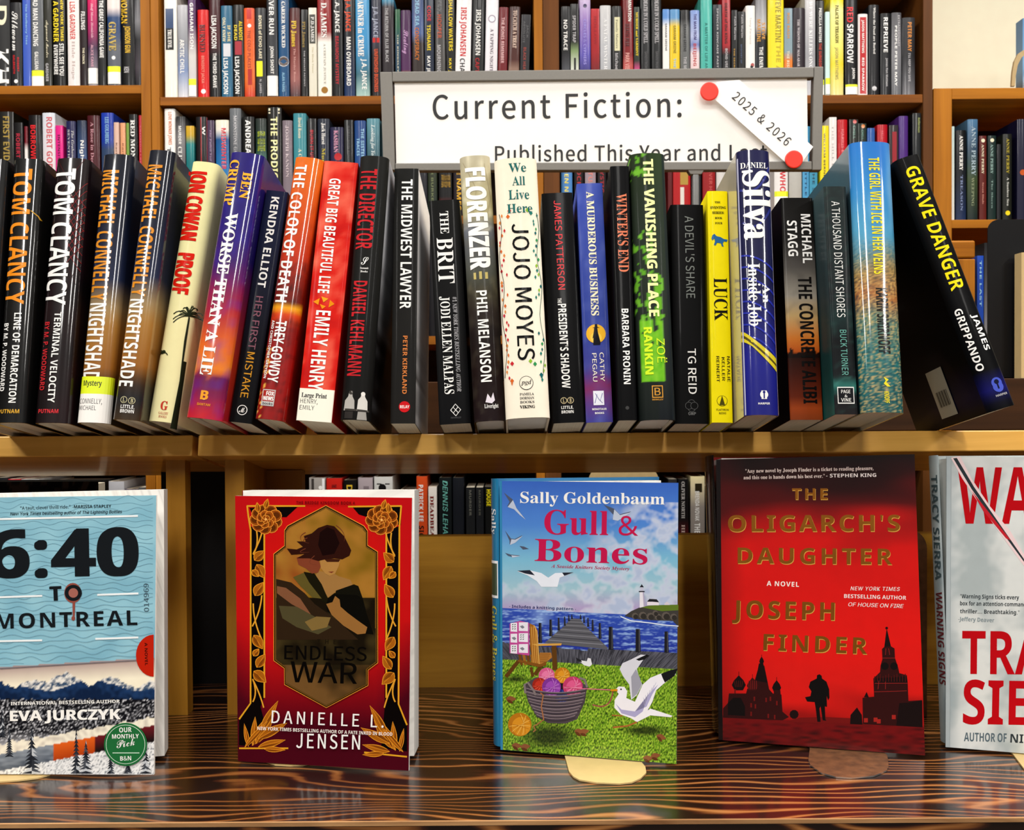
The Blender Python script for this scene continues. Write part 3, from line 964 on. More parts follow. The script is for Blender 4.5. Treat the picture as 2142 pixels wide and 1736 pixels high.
bgrun('ur', RT, ZC[0], 199, YB, [
    (1175, 1193, 10, [(0, '1c1c20'), (.5, '1c1c1e'), (.8, '6a6c74'), (1, '303238')], 'black to grey book with two white words', [('NO TRACE', 38, 101, 'W', .25, .7, 'bold')]),
    (1194, 1211, 6, [(0, '101010'), (.4, '141414'), (.5, '8aa070'), (.7, 'd8dcd0'), (1, '8a9480')], 'black and white book with dark figure', [('SPIDER TRAP', 30, 86, 'S', .25, .65, 'bold'), ('#', 118, 160, 'K', .4, .65)]),
    (1213, 1236, -20, [(0, 'e0d0e8'), (.3, '9a7cc0'), (.6, '6a60b8'), (.9, '1c1c40'), (1, '14142c')], 'lilac to navy book', [('o', .5, 10, 4, '3a2c60'), ('CIRCLES & CYPHERS', 38, 132, 'a8a0e0', .35, .6)]),
    (1237, 1255, 15, [(0, 'c01424'), (.5, 'a81020'), (.9, '340c10'), (1, '1c0808')], 'plain red book fading to black', [('HOLLOW', 30, 90, '9a1020', .35, .65, 'serif')]),
    (1256, 1279, 9, [(0, 'd4d4d4'), (.5, 'c0c2c6'), (1, 'b0b2b6')], 'silver book with pale title', [('A FATAL WINTER', 36, 143, 'f0f0f0', .35, .65, 'serif')]),
    (1281, 1302, 10, '1c1c1c', 'black book with tall cream panel', [('#', 33, 103, 'e0dcb8', .25, .8), ('Family Matters', 38, 98, '8a8870', .4, .6, 'serif'), ('Michael', 108, 145, 'S', .3, .6)]),
    (1304, 1326, -20, [(0, '80141c'), (.6, '8a1820'), (.62, 'c86460'), (1, 'b8504c')], 'dark red book with pinkish foot', [('DAMNATION', -16, 42, 'W', .5, .8), ('DEATH PIER', 48, 95, '4a0c14', .2, .6), ('PARK VIEW', 108, 150, 'e8b0a8', .2, .6)]),
    (1327, 1339, 13, [(0, '2c3c30'), (.6, '30382c'), (.62, 'd0508c'), (1, 'c84a88')], 'slim green book with magenta foot', [('MURDER and VARMINT', 24, 115, 'Y', .3, .7, 'serifb')]),
    (1341, 1362, -20, '26282a', 'black book with banded lettering', [('DEATH IN A COLD SPELL', -4, 88, 'S', .3, .7, 'serifb'), ('SANDSTROM', 105, 140, 'g', .4, .65)]),
    (1364, 1385, -20, '222426', 'black book with banded lettering', [('DEATH IN A COLD SPELL', -4, 88, 'S', .3, .7, 'serifb'), ('SANDSTROM', 105, 140, 'g', .4, .65)]),
    (1387, 1401, 18, [(0, '6a9cd8'), (.17, '6a9cd8'), (.18, 'f0eeea'), (.72, 'f0eeea'), (.73, '3a6cb8'), (1, '3a6cb8')], 'blue and white paperback book', [('GRAHAM GREENE', 48, 105, 'g', .35, .65)]),
    (1402, 1423, 18, [(0, '6aa0cc'), (.17, '6aa0cc'), (.18, 'f0d030'), (.75, 'f0d030'), (.76, '3a86c4'), (1, '3a86c4')], 'blue and yellow paperback book', [('GRAHAM GREENE', 52, 110, '8a7c20', .35, .62), ('THE', 120, 140, 'L', .35, .6)]),
    (1424, 1445, 18, [(0, '161616'), (.17, '161616'), (.18, '747676'), (.72, '747676'), (.73, '141414'), (1, '141414')], 'black and grey paperback book', [('GRAHAM GREENE', 48, 105, 'k', .35, .62), ('THE MIN', 116, 150, 'S', .35, .65)]),
    (1446, 1466, 18, [(0, '8ca4d8'), (.3, 'b8c0e0'), (.45, '5068b0'), (.5, 'e8d8dc'), (1, 'ecc8c0')], 'pale blue and pink book', [('THE MAN FROM', 26, 80, 'V', .35, .65), ('BEIJING', 88, 135, 'c04848', .3, .62)]),
    (1467, 1491, -14, '58bcb0', 'turquoise book with dark lettering', [('A MATTER OF LIFE AND', 46, 150, '2c8078', .35, .58)]),
    (1493, 1511, 8, '2c343c', 'slate book with small lettering', [('SPENCER KINCADE PAST', 16, 140, 'S', .4, .6)]),
    (1512, 1529, -16, [(0, 'b01828'), (.5, 'b01828'), (.51, '1c1c1e'), (1, '1c1c1e')], 'crimson and black book', [('DEATH of the KING', 5, 90, 'K', .3, .62), ('BOND USE', 100, 140, 'S', .35, .65)]),
    (1531, 1544, 20, 'K', 'black book with small name and gold subtitle', [('Faith Martin', 34, 82, 'S', .45, .7), ('THE SECRET', 100, 150, 'G', .35, .55)]),
    (1546, 1561, 21, 'K', 'black book with small name and blue subtitle', [('Faith Martin', 28, 76, 'S', .45, .7), ('MYSTERY OF', 90, 130, '5a6a8a', .35, .55)]),
    (1562, 1582, 9, 'f2f0ec', 'plain white book with faint lettering', [('Tony Parsons', 34, 90, 'd4d0cc', .4, .6), ('o', .7, 134, 4, 'b04840'), ('o', .6, 138, 3, 'K')]),
    (1583, 1606, -10, [(0, '88888c'), (.3, 'c0c0c4'), (.32, '141820'), (1, '1c2430')], 'silver topped black book with gold author', [('STEVE', 45, 80, 'd8a040', .55, .85), ('MARTINI', 38, 85, 'd8a040', .1, .42), ('THE ENEMY', 96, 150, 'W', .3, .65, 'bold')]),
    (1608, 1641, -26, [(0, 'f0dc20'), (1, 'f2e23a')], 'broad yellow book with olive lettering', [('STEVE MARTINI', -12, 88, 'a09418', .45, .82, 'cond'), ('THE A', 92, 150, 'c8b82c', .5, .8)]),
    (1642, 1660, 15, [(0, '8aa0ac'), (.5, '90a4ac'), (.58, 'e08830'), (1, 'e08428')], 'grey blue book with orange foot', [('RON RASH', 25, 78, 'd0984c', .35, .65), ('THE RISEN', 105, 150, 'C', .3, .6)]),
    (1661, 1686, 14, '3a3038', 'dusky brown book with small white title', [('THE WIDOWS OF MALABAR', 38, 138, 'd8d0d4', .35, .55, 'serif')]),
    (1687, 1709, -18, [(0, 'dcdcde'), (.6, 'a8a8ac'), (1, 'c4c4c8')], 'silver grey book with white serif title', [('WE WERE KILLERS ONCE', 0, 150, 'f4f4f4', .35, .68, 'serif')]),
    (1711, 1727, -2, [(0, '101012'), (1, '1a1214')], 'black book with yellow library label', [('PRISCILLA MASTERS', 14, 86, 'W', .3, .65), ('THE SURGEON', 88, 140, 'd04830', .3, .65), ('L', 165, 176, 197, 'e0e818')]),
    (1728, 1738, 23, 'd0e8e4', 'very slim pale aqua book', [('L', 163, 176, 197, 'e0e818')]),
    (1740, 1768, -26, [(0, 'f0e020'), (.17, 'f0e020'), (.2, 'f4f0a8'), (.55, 'f0e880'), (.7, 'f0dc40'), (1, 'e8e0a0')], 'pale yellow book with dark lettering', [('PALACE OF TREASON', 8, 88, '8a8430', .35, .6, 'serifb'), ('JASON MATTHEWS', 97, 165, 'b0a868', .35, .58)]),
    (1770, 1796, -26, '161416', 'black book with short red word above white capitals', [('RED', 14, 46, 'e02030', .1, .6, 'cond'), ('SPARROW', 50, 132, 'W', .12, .62, 'cond'), ('JASON', 142, 165, 'W', .55, .75), ('L', 177, 182, 198, 'e8f01c')]),
    (1797, 1818, 27, 'f0e8e6', 'white bordered red book', [('#', 34, 196, 'c01c24', .18, .82), ('JASON MATTHEWS', 40, 110, 'W', .38, .62), ('RED SPARROW', 120, 190, 'W', .38, .62)]),
    (1820, 1842, 8, '222226', 'tall black book with thin white title', [('Where the Dead are Buried', 14, 112, 'W', .4, .6, 'serif'), ('o', .5, 185, 5, 'S')]),
    (1845, 1867, 25, [(0, '181a1c'), (.5, '24262a'), (.8, '303236'), (1, '2c2c30')], 'black book with one long white word', [('REPRIEVE', 34, 108, 'W', .28, .68, 'cond'), ('James Han Mattson', 120, 180, 'S', .5, .7)]),
    (1868, 1889, 24, [(0, '606064'), (.5, '8c8c90'), (1, '74767a')], 'mid grey book with pale title', [('EXTRAORDINARY', 30, 96, 'S', .6, .8), ('PEOPLE PETER MAY', 52, 180, 'W', .3, .52)]),
    (1891, 1918, 34, [(0, '3c3c40'), (.5, '2c2c30'), (.8, '5c5c60'), (1, '7c7c80')], 'smoky grey book with orange author name', [('PETER MAY', 44, 106, 'd89030', .4, .7, 'cond'), ('I\'LL KEEP YOU SAFE', 110, 170, 'S', .45, .62)]),
])
LL = 'on the lower left shelf'
bgrun('ll', LL, ZA[1], 430, YB, [
    (-40, -20, 240, 'g', 'grey book at the frame edge', []),
    (-16, 25, 232, [(0, '1c1a14'), (1, '2a2418')], 'black book with antique gold title', [('FIRST EVIDENCE', 242, 380, 'b09850', .5, .82, 'cond')]),
    (27, 46, 255, '161214', 'black book with rose author name', [('ROBERT GODDARD', 278, 400, 'b83048', .25, .68)]),
    (47, 54, 262, [(0, '7a1c2c'), (.2, '7a1c2c'), (.21, 'e8e4e0'), (1, 'e8e4e0')], 'thin maroon and white book', []),
    (56, 83, 239, [(0, '181216'), (1, '181416')], 'black book with vivid red title', [('BORROWED', 260, 345, 'e02830', .2, .6, 'bold')]),
    (85, 112, 234, [(0, 'd8dce4'), (1, 'e8d8d8')], 'white book with pink red author name', [('ROBERT GODDARD', 243, 400, 'd06870', .35, .8, 'cond')]),
    (114, 130, 261, 'e02c90', 'magenta book with dark lettering', [('INTENSITY', 280, 340, '5a1848', .3, .6)]),
    (136, 156, 252, '2c2c5c', 'navy book with pale script', [('The Graham', 272, 330, 'S', .6, .85, 'serifi'), ('SEVENTH', 270, 330, 'S', .2, .42, 'serif')]),
    (158, 178, 250, [(0, '303a50'), (.5, '4a6490'), (1, '4a6490')], 'dark blue book with one bold white word', [('Night', 292, 340, 'W', .4, .75, 'bold')]),
    (180, 206, 240, '541a24', 'maroon book with pale serif title', [('A Rose in December', 254, 380, 'c898a0', .3, .55, 'serif')]),
    (210, 236, 235, [(0, '2848b0'), (.35, '2444a0'), (.36, '3c5070'), (1, '3c5070')], 'bright blue book with pale author name', [('LEE GOLDBERG', 244, 300, 'L', .35, .65, 'serif')]),
    (237, 248, 255, 'd8b8a8', 'slim beige book', [('Karin', 298, 330, '8a6858', .35, .65)]),
    (249, 260, 255, 'e0a880', 'slim peach book', [('Karin', 298, 330, '9a6040', .35, .65)]),
    (261, 268, 255, '88a850', 'thin green book', []),
    (269, 286, 238, '1a1c1c', 'black book with white serif capitals', [('RED MONK', 250, 345, 'W', .2, .72, 'serifb')]),
    (289, 296, 240, 'c02c3c', 'slim red book', [('CRIMSON LAKE', 262, 350, 'e89098', .4, .62)]),
])
MLo = 'on the lower middle shelf'
bgrun('lm', MLo, ZB[1], 452, YB, [
    (341, 364, 225, 'f4f2ee', 'white book with orange lettering', [('LOVE WINNER JONES', 232, 300, 'd88040', .4, .7), ('THE', 305, 345, 'g', .25, .6)]),
    (366, 386, 242, [(0, '2c2c2e'), (.2, '8c8a8c'), (.5, '6a686a'), (.55, '1c1a1c'), (1, '1c1a1c')], 'black and grey book with pale panel', [('MURDER', 262, 300, 'W', .3, .6), ('CLUB', 305, 340, 'W', .25, .65, 'serifb')]),
    (388, 405, 262, [(0, 'd8b030'), (.1, 'c8a830'), (.2, '2c9090'), (.4, '1c7c80'), (1, '186068')], 'teal book with yellow top', []),
    (407, 431, 242, [(0, '1c1a1c'), (1, '241a1c')], 'black book with red right edge', [('#', 243, 452, 'c01c24', .45, 1), ('W', 262, 280, 'W', .6, .85)]),
    (432, 447, 250, '54405c', 'dusky violet book with faint title', [('The Fallen Veil', 270, 335, 'b098b8', .35, .6, 'serifi')]),
    (449, 477, 249, [(0, 'f0ecd8'), (.12, 'e8e4dc'), (.13, '2c5c90'), (.5, '2c80b8'), (1, '2c84bc')], 'blue book with red and white title', [('MIDWINTER', 266, 352, 'd8404c', .45, .8, 'bold')]),
    (479, 503, 225, [(0, '7c8084'), (.5, '5a5e64'), (1, '484c54')], 'silvery grey book taller than its neighbours', [('MOONSTONE GARDENS', 240, 350, 'S', .35, .65, 'serif')]),
    (505, 531, 243, '161616', 'black book with large white name', [('ANDREA KANE', 250, 370, 'W', .3, .72, 'cond')]),
    (533, 556, 246, [(0, '343c38'), (.3, '24443c'), (.5, '5a9080'), (1, '4a7468')], 'dark green book with lime title', [('GIRL', 273, 284, 'a8b820', .2, .9), ('WHO LIED', 288, 300, 'a8b820', .2, .9), ('TWICE', 302, 314, 'a8b820', .2, .9)]),
    (558, 588, 223, '1a1812', 'black book with tall cream capitals', [('#', 225, 230, 'C', .1, .9), ('#', 233, 236, 'C', .1, .9), ('THE PRODIGAL', 243, 400, 'f0ecb0', .25, .72, 'cond')]),
    (590, 611, 251, '8c8088', 'grey mauve book with serif author name', [('JOSEPH KANON', 262, 370, 'c8b8bc', .35, .65, 'serifb')]),
    (613, 640, 236, '4a96a0', 'teal book with cream lettering', [('David Rosen', 245, 288, 'C', .4, .65, 'serif'), ('A Cruise', 310, 352, 'C', .4, .65, 'serif')]),
    (642, 661, 246, [(0, '1c1c20'), (.3, '201c20'), (.8, '241c20'), (1, 'e0c0c4')], 'black book with scarlet title', [('BURN IT UP', 270, 330, 'c02c3c', .3, .65, 'cond')]),
    (663, 688, 246, [(0, '2c3444'), (1, '28304c')], 'navy book with silver script', [('Jack Hurst', 255, 300, 'W', .35, .65, 'serif'), ('Murder', 308, 360, 'c8b838', .35, .62, 'serif')]),
    (690, 718, 265, '2c2850', 'indigo book with red emblem', [('KASHAN', 272, 318, 'd8a0b8', .3, .6, 'serifb'), ('o', .6, 327, 8, 'c03038')]),
    (720, 739, 250, '1c1e22', 'black book with tiny lettering', [('GABALDON KINSEY', 262, 345, 'g', .4, .58)]),
    (741, 765, 251, [(0, '24508c'), (1, '2c5c94')], 'royal blue book with pale lettering', [('THE SISTER', 268, 330, 'L', .58, .85), ('TRACES', 288, 325, 'L', .2, .45)]),
    (767, 794, 247, [(0, '6a9ca8'), (.5, '405c66'), (1, '3c5860')], 'grey teal book with silver script', [('Looking for You', 260, 330, 'e0e8e8', .35, .62, 'serifi')]),
    (796, 824, 250, [(0, '2c3c40'), (1, '24444a')], 'dark teal book seen through the sign frame', []),
    (868, 893, 250, '2c2c34', 'dark grey book hidden below the sign', []),
    (894, 914, 250, [(0, '3c4434'), (.6, '38402c'), (1, '2c3c38')], 'dark olive book below the sign', [('ALAFAIR BURKE', 300, 420, '7c8460', .35, .6)]),
    (917, 945, 250, [(0, '141214'), (.85, '141214'), (1, 'c03830')], 'black book with small gold title below the sign', [('LONDON', 366, 378, 'a88838', .2, .9, 'cond'), ('BRIDGE', 380, 392, 'a88838', .2, .9, 'cond')]),
    (947, 967, 250, '2c2028', 'plum book with large yellow title below the sign', [('THE NAMES', 330, 440, 'e0b030', .4, .85, 'bold')]),
])
RL = 'on the lower right shelf'
bgrun('lr', RL, ZC[1], 451, YB, [
    (1174, 1198, 262, [(0, '5a90c8'), (1, '5c94cc')], 'sky blue book with yellow lettering', [('EDEN NASH', 340, 430, 'e8d860', .3, .65, 'bold')]),
    (1201, 1222, 262, '1c1418', 'black book with dark red title', [('ROCKY', 340, 400, 'b02c38', .3, .7, 'bold')]),
    (1224, 1247, 262, 'a898a0', 'mauve grey book with salmon title', [('RITUAL', 340, 400, 'd89088', .3, .7)]),
    (1250, 1270, 262, '20181c', 'black book with crimson title', [('MYSTIC', 340, 400, 'a02838', .3, .7)]),
    (1272, 1300, 262, '3a3034', 'brown black book hidden by the row', []),
    (1398, 1408, 255, '6a1418', 'slim dark red book', []),
    (1409, 1446, 255, [(0, 'b81820'), (1, 'b81c20')], 'bright red book with tan box', [('#', 340, 385, 'b89848', .4, .85), ('#', 390, 440, 'e0d8d0', .4, .62)]),
    (1448, 1468, 255, '2c3034', 'charcoal book behind the sign stem', []),
    (1471, 1498, 255, 'a01c20', 'deep red book with faint lettering', [('NEVER HAVE', 345, 420, 'c85c58', .5, .75)]),
    (1500, 1520, 255, 'd8d4d0', 'off-white book half behind the sign', []),
    (1621, 1650, 250, [(0, 'ece8e6'), (1, 'e8e4e0')], 'white book with scarlet letters', [('WHO', 358, 402, 'd83440', .4, .8, 'bold'), ('L', 400, 411, 440, 'e8f01c')]),
    (1652, 1679, 250, [(0, 'c8c8c4'), (1, 'b8b4ac')], 'silver grey book below the sign', []),
    (1681, 1695, 262, '5aa4cc', 'light blue book with dark capitals', [('LITTLE REX', 350, 450, '2c5c80', .35, .65, 'cond')]),
    (1696, 1713, 262, '4a9cb8', 'aqua book with dark capitals', [('THE SNOW', 350, 450, '24566c', .35, .65, 'cond')]),
    (1717, 1735, 262, 'f0dc1c', 'plain yellow book with small black lettering', [('WILLIAM BERNE', 278, 370, '3a3820', .4, .6)]),
    (1736, 1752, 244, 'e8e4e0', 'white book with grey lettering', [('THE HILL BELOW', 262, 400, 'b0a8a4', .35, .6)]),
    (1754, 1775, 249, 'c01824', 'glossy red book with faint title', [('HARRIS MURDER', 270, 360, 'd85058', .35, .62)]),
    (1778, 1797, 249, [(0, '28302c'), (1, '3c3434')], 'dark green book with red emblem', [('o', .6, 254, 4, 'c03828'), ('CHILL', 262, 290, '48806c', .4, .65)]),
    (1798, 1816, 256, [(0, '24362c'), (1, '342c30')], 'dark green book with orange emblem', [('o', .6, 262, 4, 'd08028'), ('CHILL', 270, 290, '4c8878', .4, .65)]),
    (1817, 1833, 266, '3464a8', 'blue book behind the tallest jacket', []),
    (1838, 1860, 259, 'b8182c', 'crimson book near the shelf end', [('KELL', 272, 290, 'd84858', .35, .6)]),
    (1862, 1881, 261, '3c3436', 'charcoal book with red panel', [('#', 275, 340, 'a02834', .3, .8)]),
    (1883, 1903, 241, '5a3484', 'purple book with rounded spine', []),
    (1912, 1930, 235, '222628', 'tall black book at the right end', [('Kellerman', 245, 276, 'a8b070', .6, .85)]),
])
OK_ = 'in the low oak bookcase'
bgrun('ok', OK_, ZD[0], 459, YD, [
    (1994, 2001, 262, [(0, 'c8dcd8'), (1, 'e8e4dc')], 'slim pale aqua book', []),
    (2003, 2025, 271, [(0, '141618'), (.5, '20242c'), (1, '2c3c60')], 'black book with white name fading to blue', [('ANNE PERRY', 282, 355, 'W', .3, .62, 'serifb'), ('TREASON', 365, 440, '8c98b8', .4, .62, 'serif')]),
    (2027, 2049, 248, [(0, '5c84a4'), (.3, '3c5468'), (.6, '4a5a3c'), (1, '283434')], 'slate blue book with pale name', [('ANNE PERRY', 263, 366, 'b0c0c8', .35, .75, 'serif'), ('WEEPING', 370, 430, '98a080', .35, .6, 'serif')]),
    (2053, 2068, 282, '6a2820', 'rust red book with cream name', [('o', .5, 292, 4, 'C'), ('ANNE PERRY', 300, 362, 'C', .3, .62, 'serif'), ('Seven Dials', 380, 425, 'd8a090', .4, .6, 'serif')]),
    (2070, 2087, 282, '1c3430', 'bottle green book with cream name', [('o', .5, 292, 4, 'C'), ('ANNE PERRY', 300, 362, '9cb8b0', .3, .62, 'serif'), ('The Sheen', 375, 435, '90a8a0', .4, .6, 'serif')]),
    (2089, 2098, 300, 'k', 'thin charcoal book', []),
    (2101, 2121, 279, '262820', 'black book with yellow name', [('ANNE PERRY', 288, 362, 'b8a838', .35, .65, 'serif'), ('A Sunless Sea', 370, 430, 'd8d8d0', .4, .62, 'serif'), ('o', .5, 445, 5, 'Y')]),
    (2131, 2158, 248, '1e1c3c', 'midnight blue book at the right edge', [('o', .4, 360, 6, 'c86020')]),
])
BM = 'on the bottom middle shelf'
bgrun('bm', BM, ZB[4], 1212, YB, [
    (645, 680, 1000, [(0, 'b0aaa4'), (1, '8c8884')], 'silver book', [('#', 1002, 1030, '4a4440', .15, .3), ('#', 1002, 1030, 'f0f0f0', .8, .95), ('o', .7, 1021, 4, 'W')]),
    (682, 715, 1001, 'd02c20', 'red book with small dark word', [('THE', 1014, 1021, 'M', .35, .65)]),
    (718, 745, 1005, '161412', 'black book with a gold letter', [('D', 1015, 1028, 'e0c040', .25, .7)]),
    (748, 779, 1000, [(0, 'b8acb0'), (1, 'a89ca0')], 'grey pink book with faint frame', [('#', 1018, 1030, '8c8084', .38, .75)]),
    (782, 821, 998, 'd8d8d4', 'white book with black spider', [('o', .45, 1021, 8, 'K'), ('#', 1012, 1014, 'K', .15, .4), ('#', 1012, 1014, 'K', .6, .85), ('#', 1025, 1027, 'K', .1, .4), ('#', 1025, 1027, 'K', .6, .9)]),
    (836, 868, 1026, 'C', 'short cream book', []),
    (871, 894, 997, 'd85a28', 'orange book with white author name', [('PATRICK LEE', 1015, 1092, 'W', .2, .62, 'cond'), ('SIGNAL', 1101, 1160, 'K', .2, .65, 'bold')]),
    (896, 914, 1019, 'efe8e0', 'white book with maroon title', [('DEADBEAT', 1038, 1135, '8a2420', .2, .62, 'serifb')]),
    (918, 945, 1000, '161e20', 'black book with pale green author name', [('DENNIS LEHANE', 1006, 1140, '7cc0b4', .3, .68, 'ital')]),
    (947, 971, 1000, '20242c', 'plain black navy book', []),
    (975, 994, 1020, '26282a', 'charcoal short book', [('MURDER', 1026, 1080, '787870', .35, .6)]),
    (996, 1012, 1020, '24262a', 'ink grey short book', [('MURDER', 1026, 1080, '686860', .35, .6)]),
    (1013, 1033, 1019, '181a1a', 'black book with yellow letters', [('HOUSE', 1025, 1060, 'f0e020', .25, .7, 'bold')]),
    (1036, 1060, 1012, '3c2c5c', 'violet book beside the sea cover', []),
])
BR_ = 'on the bottom right shelf'
bgrun('br', BR_, ZC[4], 1211, YB, [
    (1400, 1418, 1003, '3c3a38', 'dark grey book hidden by the sea cover', []),
    (1420, 1442, 1003, [(0, '181618'), (.4, '1c1618'), (.55, '5a1018'), (1, '6a1018')], 'black to red book with silver name', [('OLIVER NORTH', 1008, 1085, 'c8c4c0', .3, .62, 'serif'), ('HER', 1098, 1130, 'c8b0a8', .3, .62, 'serif')]),
    (1446, 1476, 997, [(0, 'e8dcb0'), (.15, 'd8ccb0'), (.3, '9c948c'), (1, '8c8480')], 'cream and grey book with a lighthouse', [('#', 1012, 1030, '342c18', .3, .8), ('BRENDA NOVAK', 1028, 1090, 'W', .3, .6, 'cond'), ('THE SEA', 1095, 1140, 'W', .25, .65, 'cond')]),
    (1478, 1492, 1018, '1c1c1c', 'black book with white lettering', [('BECOMING ME', 1030, 1140, 'W', .35, .6, 'serif')]),
])
BL_ = 'on the bottom left shelf'
bgrun('bl', BL_, ZA[4], 1208, YB, [
    (-10, 12, 1000, 'k', 'charcoal book', []),
    (14, 40, 1003, 'd83848', 'coral red book', []),
    (42, 80, 1003, 'b8b8b8', 'light grey book', []),
    (82, 200, 1010, '262628', 'very thick black book', []),
    (205, 216, 1019, 'c8b898', 'slim buff book', []),
    (222, 257, 1008, [(0, 'c8c8cc'), (1, '5c5854')], 'silver book', []),
    (259, 287, 1024, '4c3c5c', 'violet grey book', []),
    (289, 305, 1020, '6c6c6c', 'ash grey book', []),
])

bgrun('tm', 'added to darken the gap, third middle shelf', ZB[2], 704, YB, [  # invented books, there only to keep the gap between the novels dark
    (850, 872, 490, 'K', 'jet black book', []),
    (874, 893, 500, 'k', 'dim charcoal book', []),
    (895, 915, 495, '1c1a20', 'dim inky book', []),
    (917, 938, 490, '201c18', 'dim brown black book', []),
    (940, 960, 505, '181c1c', 'dim greenish black book', []),
])

# ------------------------------------------------------------------ the row of upright novels
ROWG = 'upright novels on the sloping display shelf'


def row(hard, TL, TR, BR, BL, stops, items, label, opt=None):
    opt = opt or {}
    # the corner that touches the shelf, on the plane of the sloping board
    bl0, br0 = Vector(BL), Vector(BR)
    bm = (bl0 + br0) / 2
    mid = hit(bm.x, bm.y, SP0, SN)
    y0 = mid - SN * 0
    q = [hit(p[0], p[1], mid, SD) for p in (TL, TR, BR, BL)]
    top, bot = (q[0] + q[1]) / 2, (q[2] + q[3]) / 2
    up = (top - bot)
    H = up.length
    up.normalize()
    ex = up.cross(-SD).normalized()
    if ex.x < 0:
        ex = -ex
    W = ((q[1] - q[0]).dot(ex) + (q[2] - q[3]).dot(ex)) / 2 * opt.get('wk', 0.985) - 0.0004
    # stand the lowest corner on the board
    ca, cb = bot - ex * (W / 2), bot + ex * (W / 2)
    low = min((ca - SP0).dot(SN), (cb - SP0).dot(SN))
    org = bot - SN * (low - 0.0003)
    M4 = Matrix((ex, SD, up)).transposed().to_4x4()
    M4.translation = org
    yt, yb = (TL[1] + TR[1]) / 2, (BL[1] + BR[1]) / 2
    wpx = (TR[0] - TL[0] + BR[0] - BL[0]) / 2
    if callable(stops):
        cf = lambda u, v: stops(u, 1 - v)
    else:
        cf = lambda u, v: grad(stops, 1 - v)

    def bb(y):
        return H * (1 - (y - yt) / (yb - yt))

    def aa(u):
        return (u - .5) * W
    kx = W / wpx

    def fill(art, its):
        for it in its:
            k = it[0]
            if k == 'v':
                _, s, ya, yb_, ua, ub, col = it[:7]
                art.text(s, it[7] if len(it) > 7 else 'cond', (aa(ua), bb(ya)), (aa(ua), bb(yb_)), ((ub - ua) * W, 0), hx(cc(col)))
            elif k == 'vd':     # drifting baseline: start/end u
                _, s, ya, yb_, ua, ue, hh, col, sty = it
                art.text(s, sty, (aa(ua), bb(ya)), (aa(ue), bb(yb_)), (hh * W, 0), hx(cc(col)))
            elif k == 'h':
                _, s, ua, ub, ybs, ytp, col = it[:7]
                art.text(s, it[7] if len(it) > 7 else 'sans', (aa(ua), bb(ybs)), (aa(ub), bb(ybs)), (0, bb(ytp) - bb(ybs)), hx(cc(col)))
            elif k == 'r':
                _, ua, ub, ya, yb_, col = it
                art.poly([(aa(ua), bb(ya)), (aa(ub), bb(ya)), (aa(ub), bb(yb_)), (aa(ua), bb(yb_))], hx(cc(col)))
            elif k == 'c':
                _, u, y, r, col = it
                art.poly(circle(aa(u), bb(y), r * kx, 20), hx(cc(col)))
            elif k == 'p':
                art.poly([(aa(u), bb(y)) for u, y in it[1]], hx(cc(it[2])))
            elif k == 's':
                art.poly(stroke([(aa(u), bb(y)) for u, y in it[1]], it[2] * kx), hx(cc(it[3])))
    art = Art()
    fill(art, items)
    lbl = []
    for nm, its, lab in opt.get('labels', []):
        la = Art()
        fill(la, its)
        lbl.append((la, nm, M_INK, lab))
    sl = opt.get('left')
    sr = opt.get('right')
    f = lambda st: (lambda v, q: st(q, 1 - v) if callable(st) else grad(st, 1 - v)) if st is not None else None
    t = make_book('hardcover_book' if hard else 'paperback_book', label, M4, W, H, opt.get('dp', 0.150 if hard else 0.128),
                  0.0085 if hard else 0.0012, cf, opt.get('mat', M_GLOSS if hard else M_SATIN), art, f(sl), f(sr), ROWG,
                  step=0.00002, nu=opt.get('nu', 14 if hard else 6), nv=opt.get('nv', 40), hard=hard, labels=lbl, pw=opt.get('pw', 2.6),
                  pagecol=opt.get('page'))
    return t, W, H, M4


def ring(u, y, r, wd, col, inner, wpx=70):
    return [('c', u, y, r, col), ('c', u, y, r - wd, inner)]


row(True, (-45, 330), (12, 336), (-22, 884), (-85, 884), '121214', [], 'plain black hardcover cut by the left frame edge', {})
row(True, (25, 331), (86, 334), (54, 886), (-18, 884), [(0, '161616'), (.5, '1a1816'), (1, '141414')], [
    ('v', 'TOM CLANCY', 355, 643, .08, .72, 'f09a20', 'bold'), ('v', 'LINE OF DEMARCATION', 661, 845, .45, .68, 'W', 'cond'),
    ('v', 'BY M. P. WOODWARD', 682, 821, .12, .28, 'W', 'cond'), ('h', 'PUTNAM', .12, .8, 866, 858, 'e0b040', 'bold'),
    ('s', [(.75, 445), (.95, 455), (1.0, 462)], 2, 'd0a030')],
    'black glossy hardcover with big orange lettering, leftmost of the two alike jackets')


def lattice(u, t):
    return mix(hx('171012'), hx('2a1418'), .5 + .8 * nz(u * 2, t * 6, 1.5))


_lat = []
for k in range(9):
    _y = 390 + k * 17
    _lat.append(('s', [(.55, _y), (.98, _y + 46)], .9, '9a2c30'))
    _lat.append(('s', [(.98, _y - 8), (.55, _y + 38)], .9, '9a2c30'))
row(True, (114, 329), (184, 334), (143, 887), (64, 884), lattice, _lat + [
    ('s', [(.05, 330), (.9, 430)], .7, '6a2428'), ('s', [(.9, 330), (.05, 440)], .7, '6a2428'), ('s', [(.1, 480), (.9, 600)], .7, '4a1c20'), ('s', [(.9, 560), (.1, 760)], .7, '3a1a1c'),
    ('v', 'TOM CLANCY', 355, 645, .06, .68, 'W', 'bold'), ('v', 'TERMINAL VELOCITY', 660, 845, .4, .6, 'W', 'cond'),
    ('v', 'BY M. P. WOODWARD', 680, 820, .12, .27, 'c83038', 'cond'), ('h', 'PUTNAM', .14, .72, 866, 858, 'e04048', 'bold')],
    'black glossy hardcover with big white lettering over a thin red lattice')
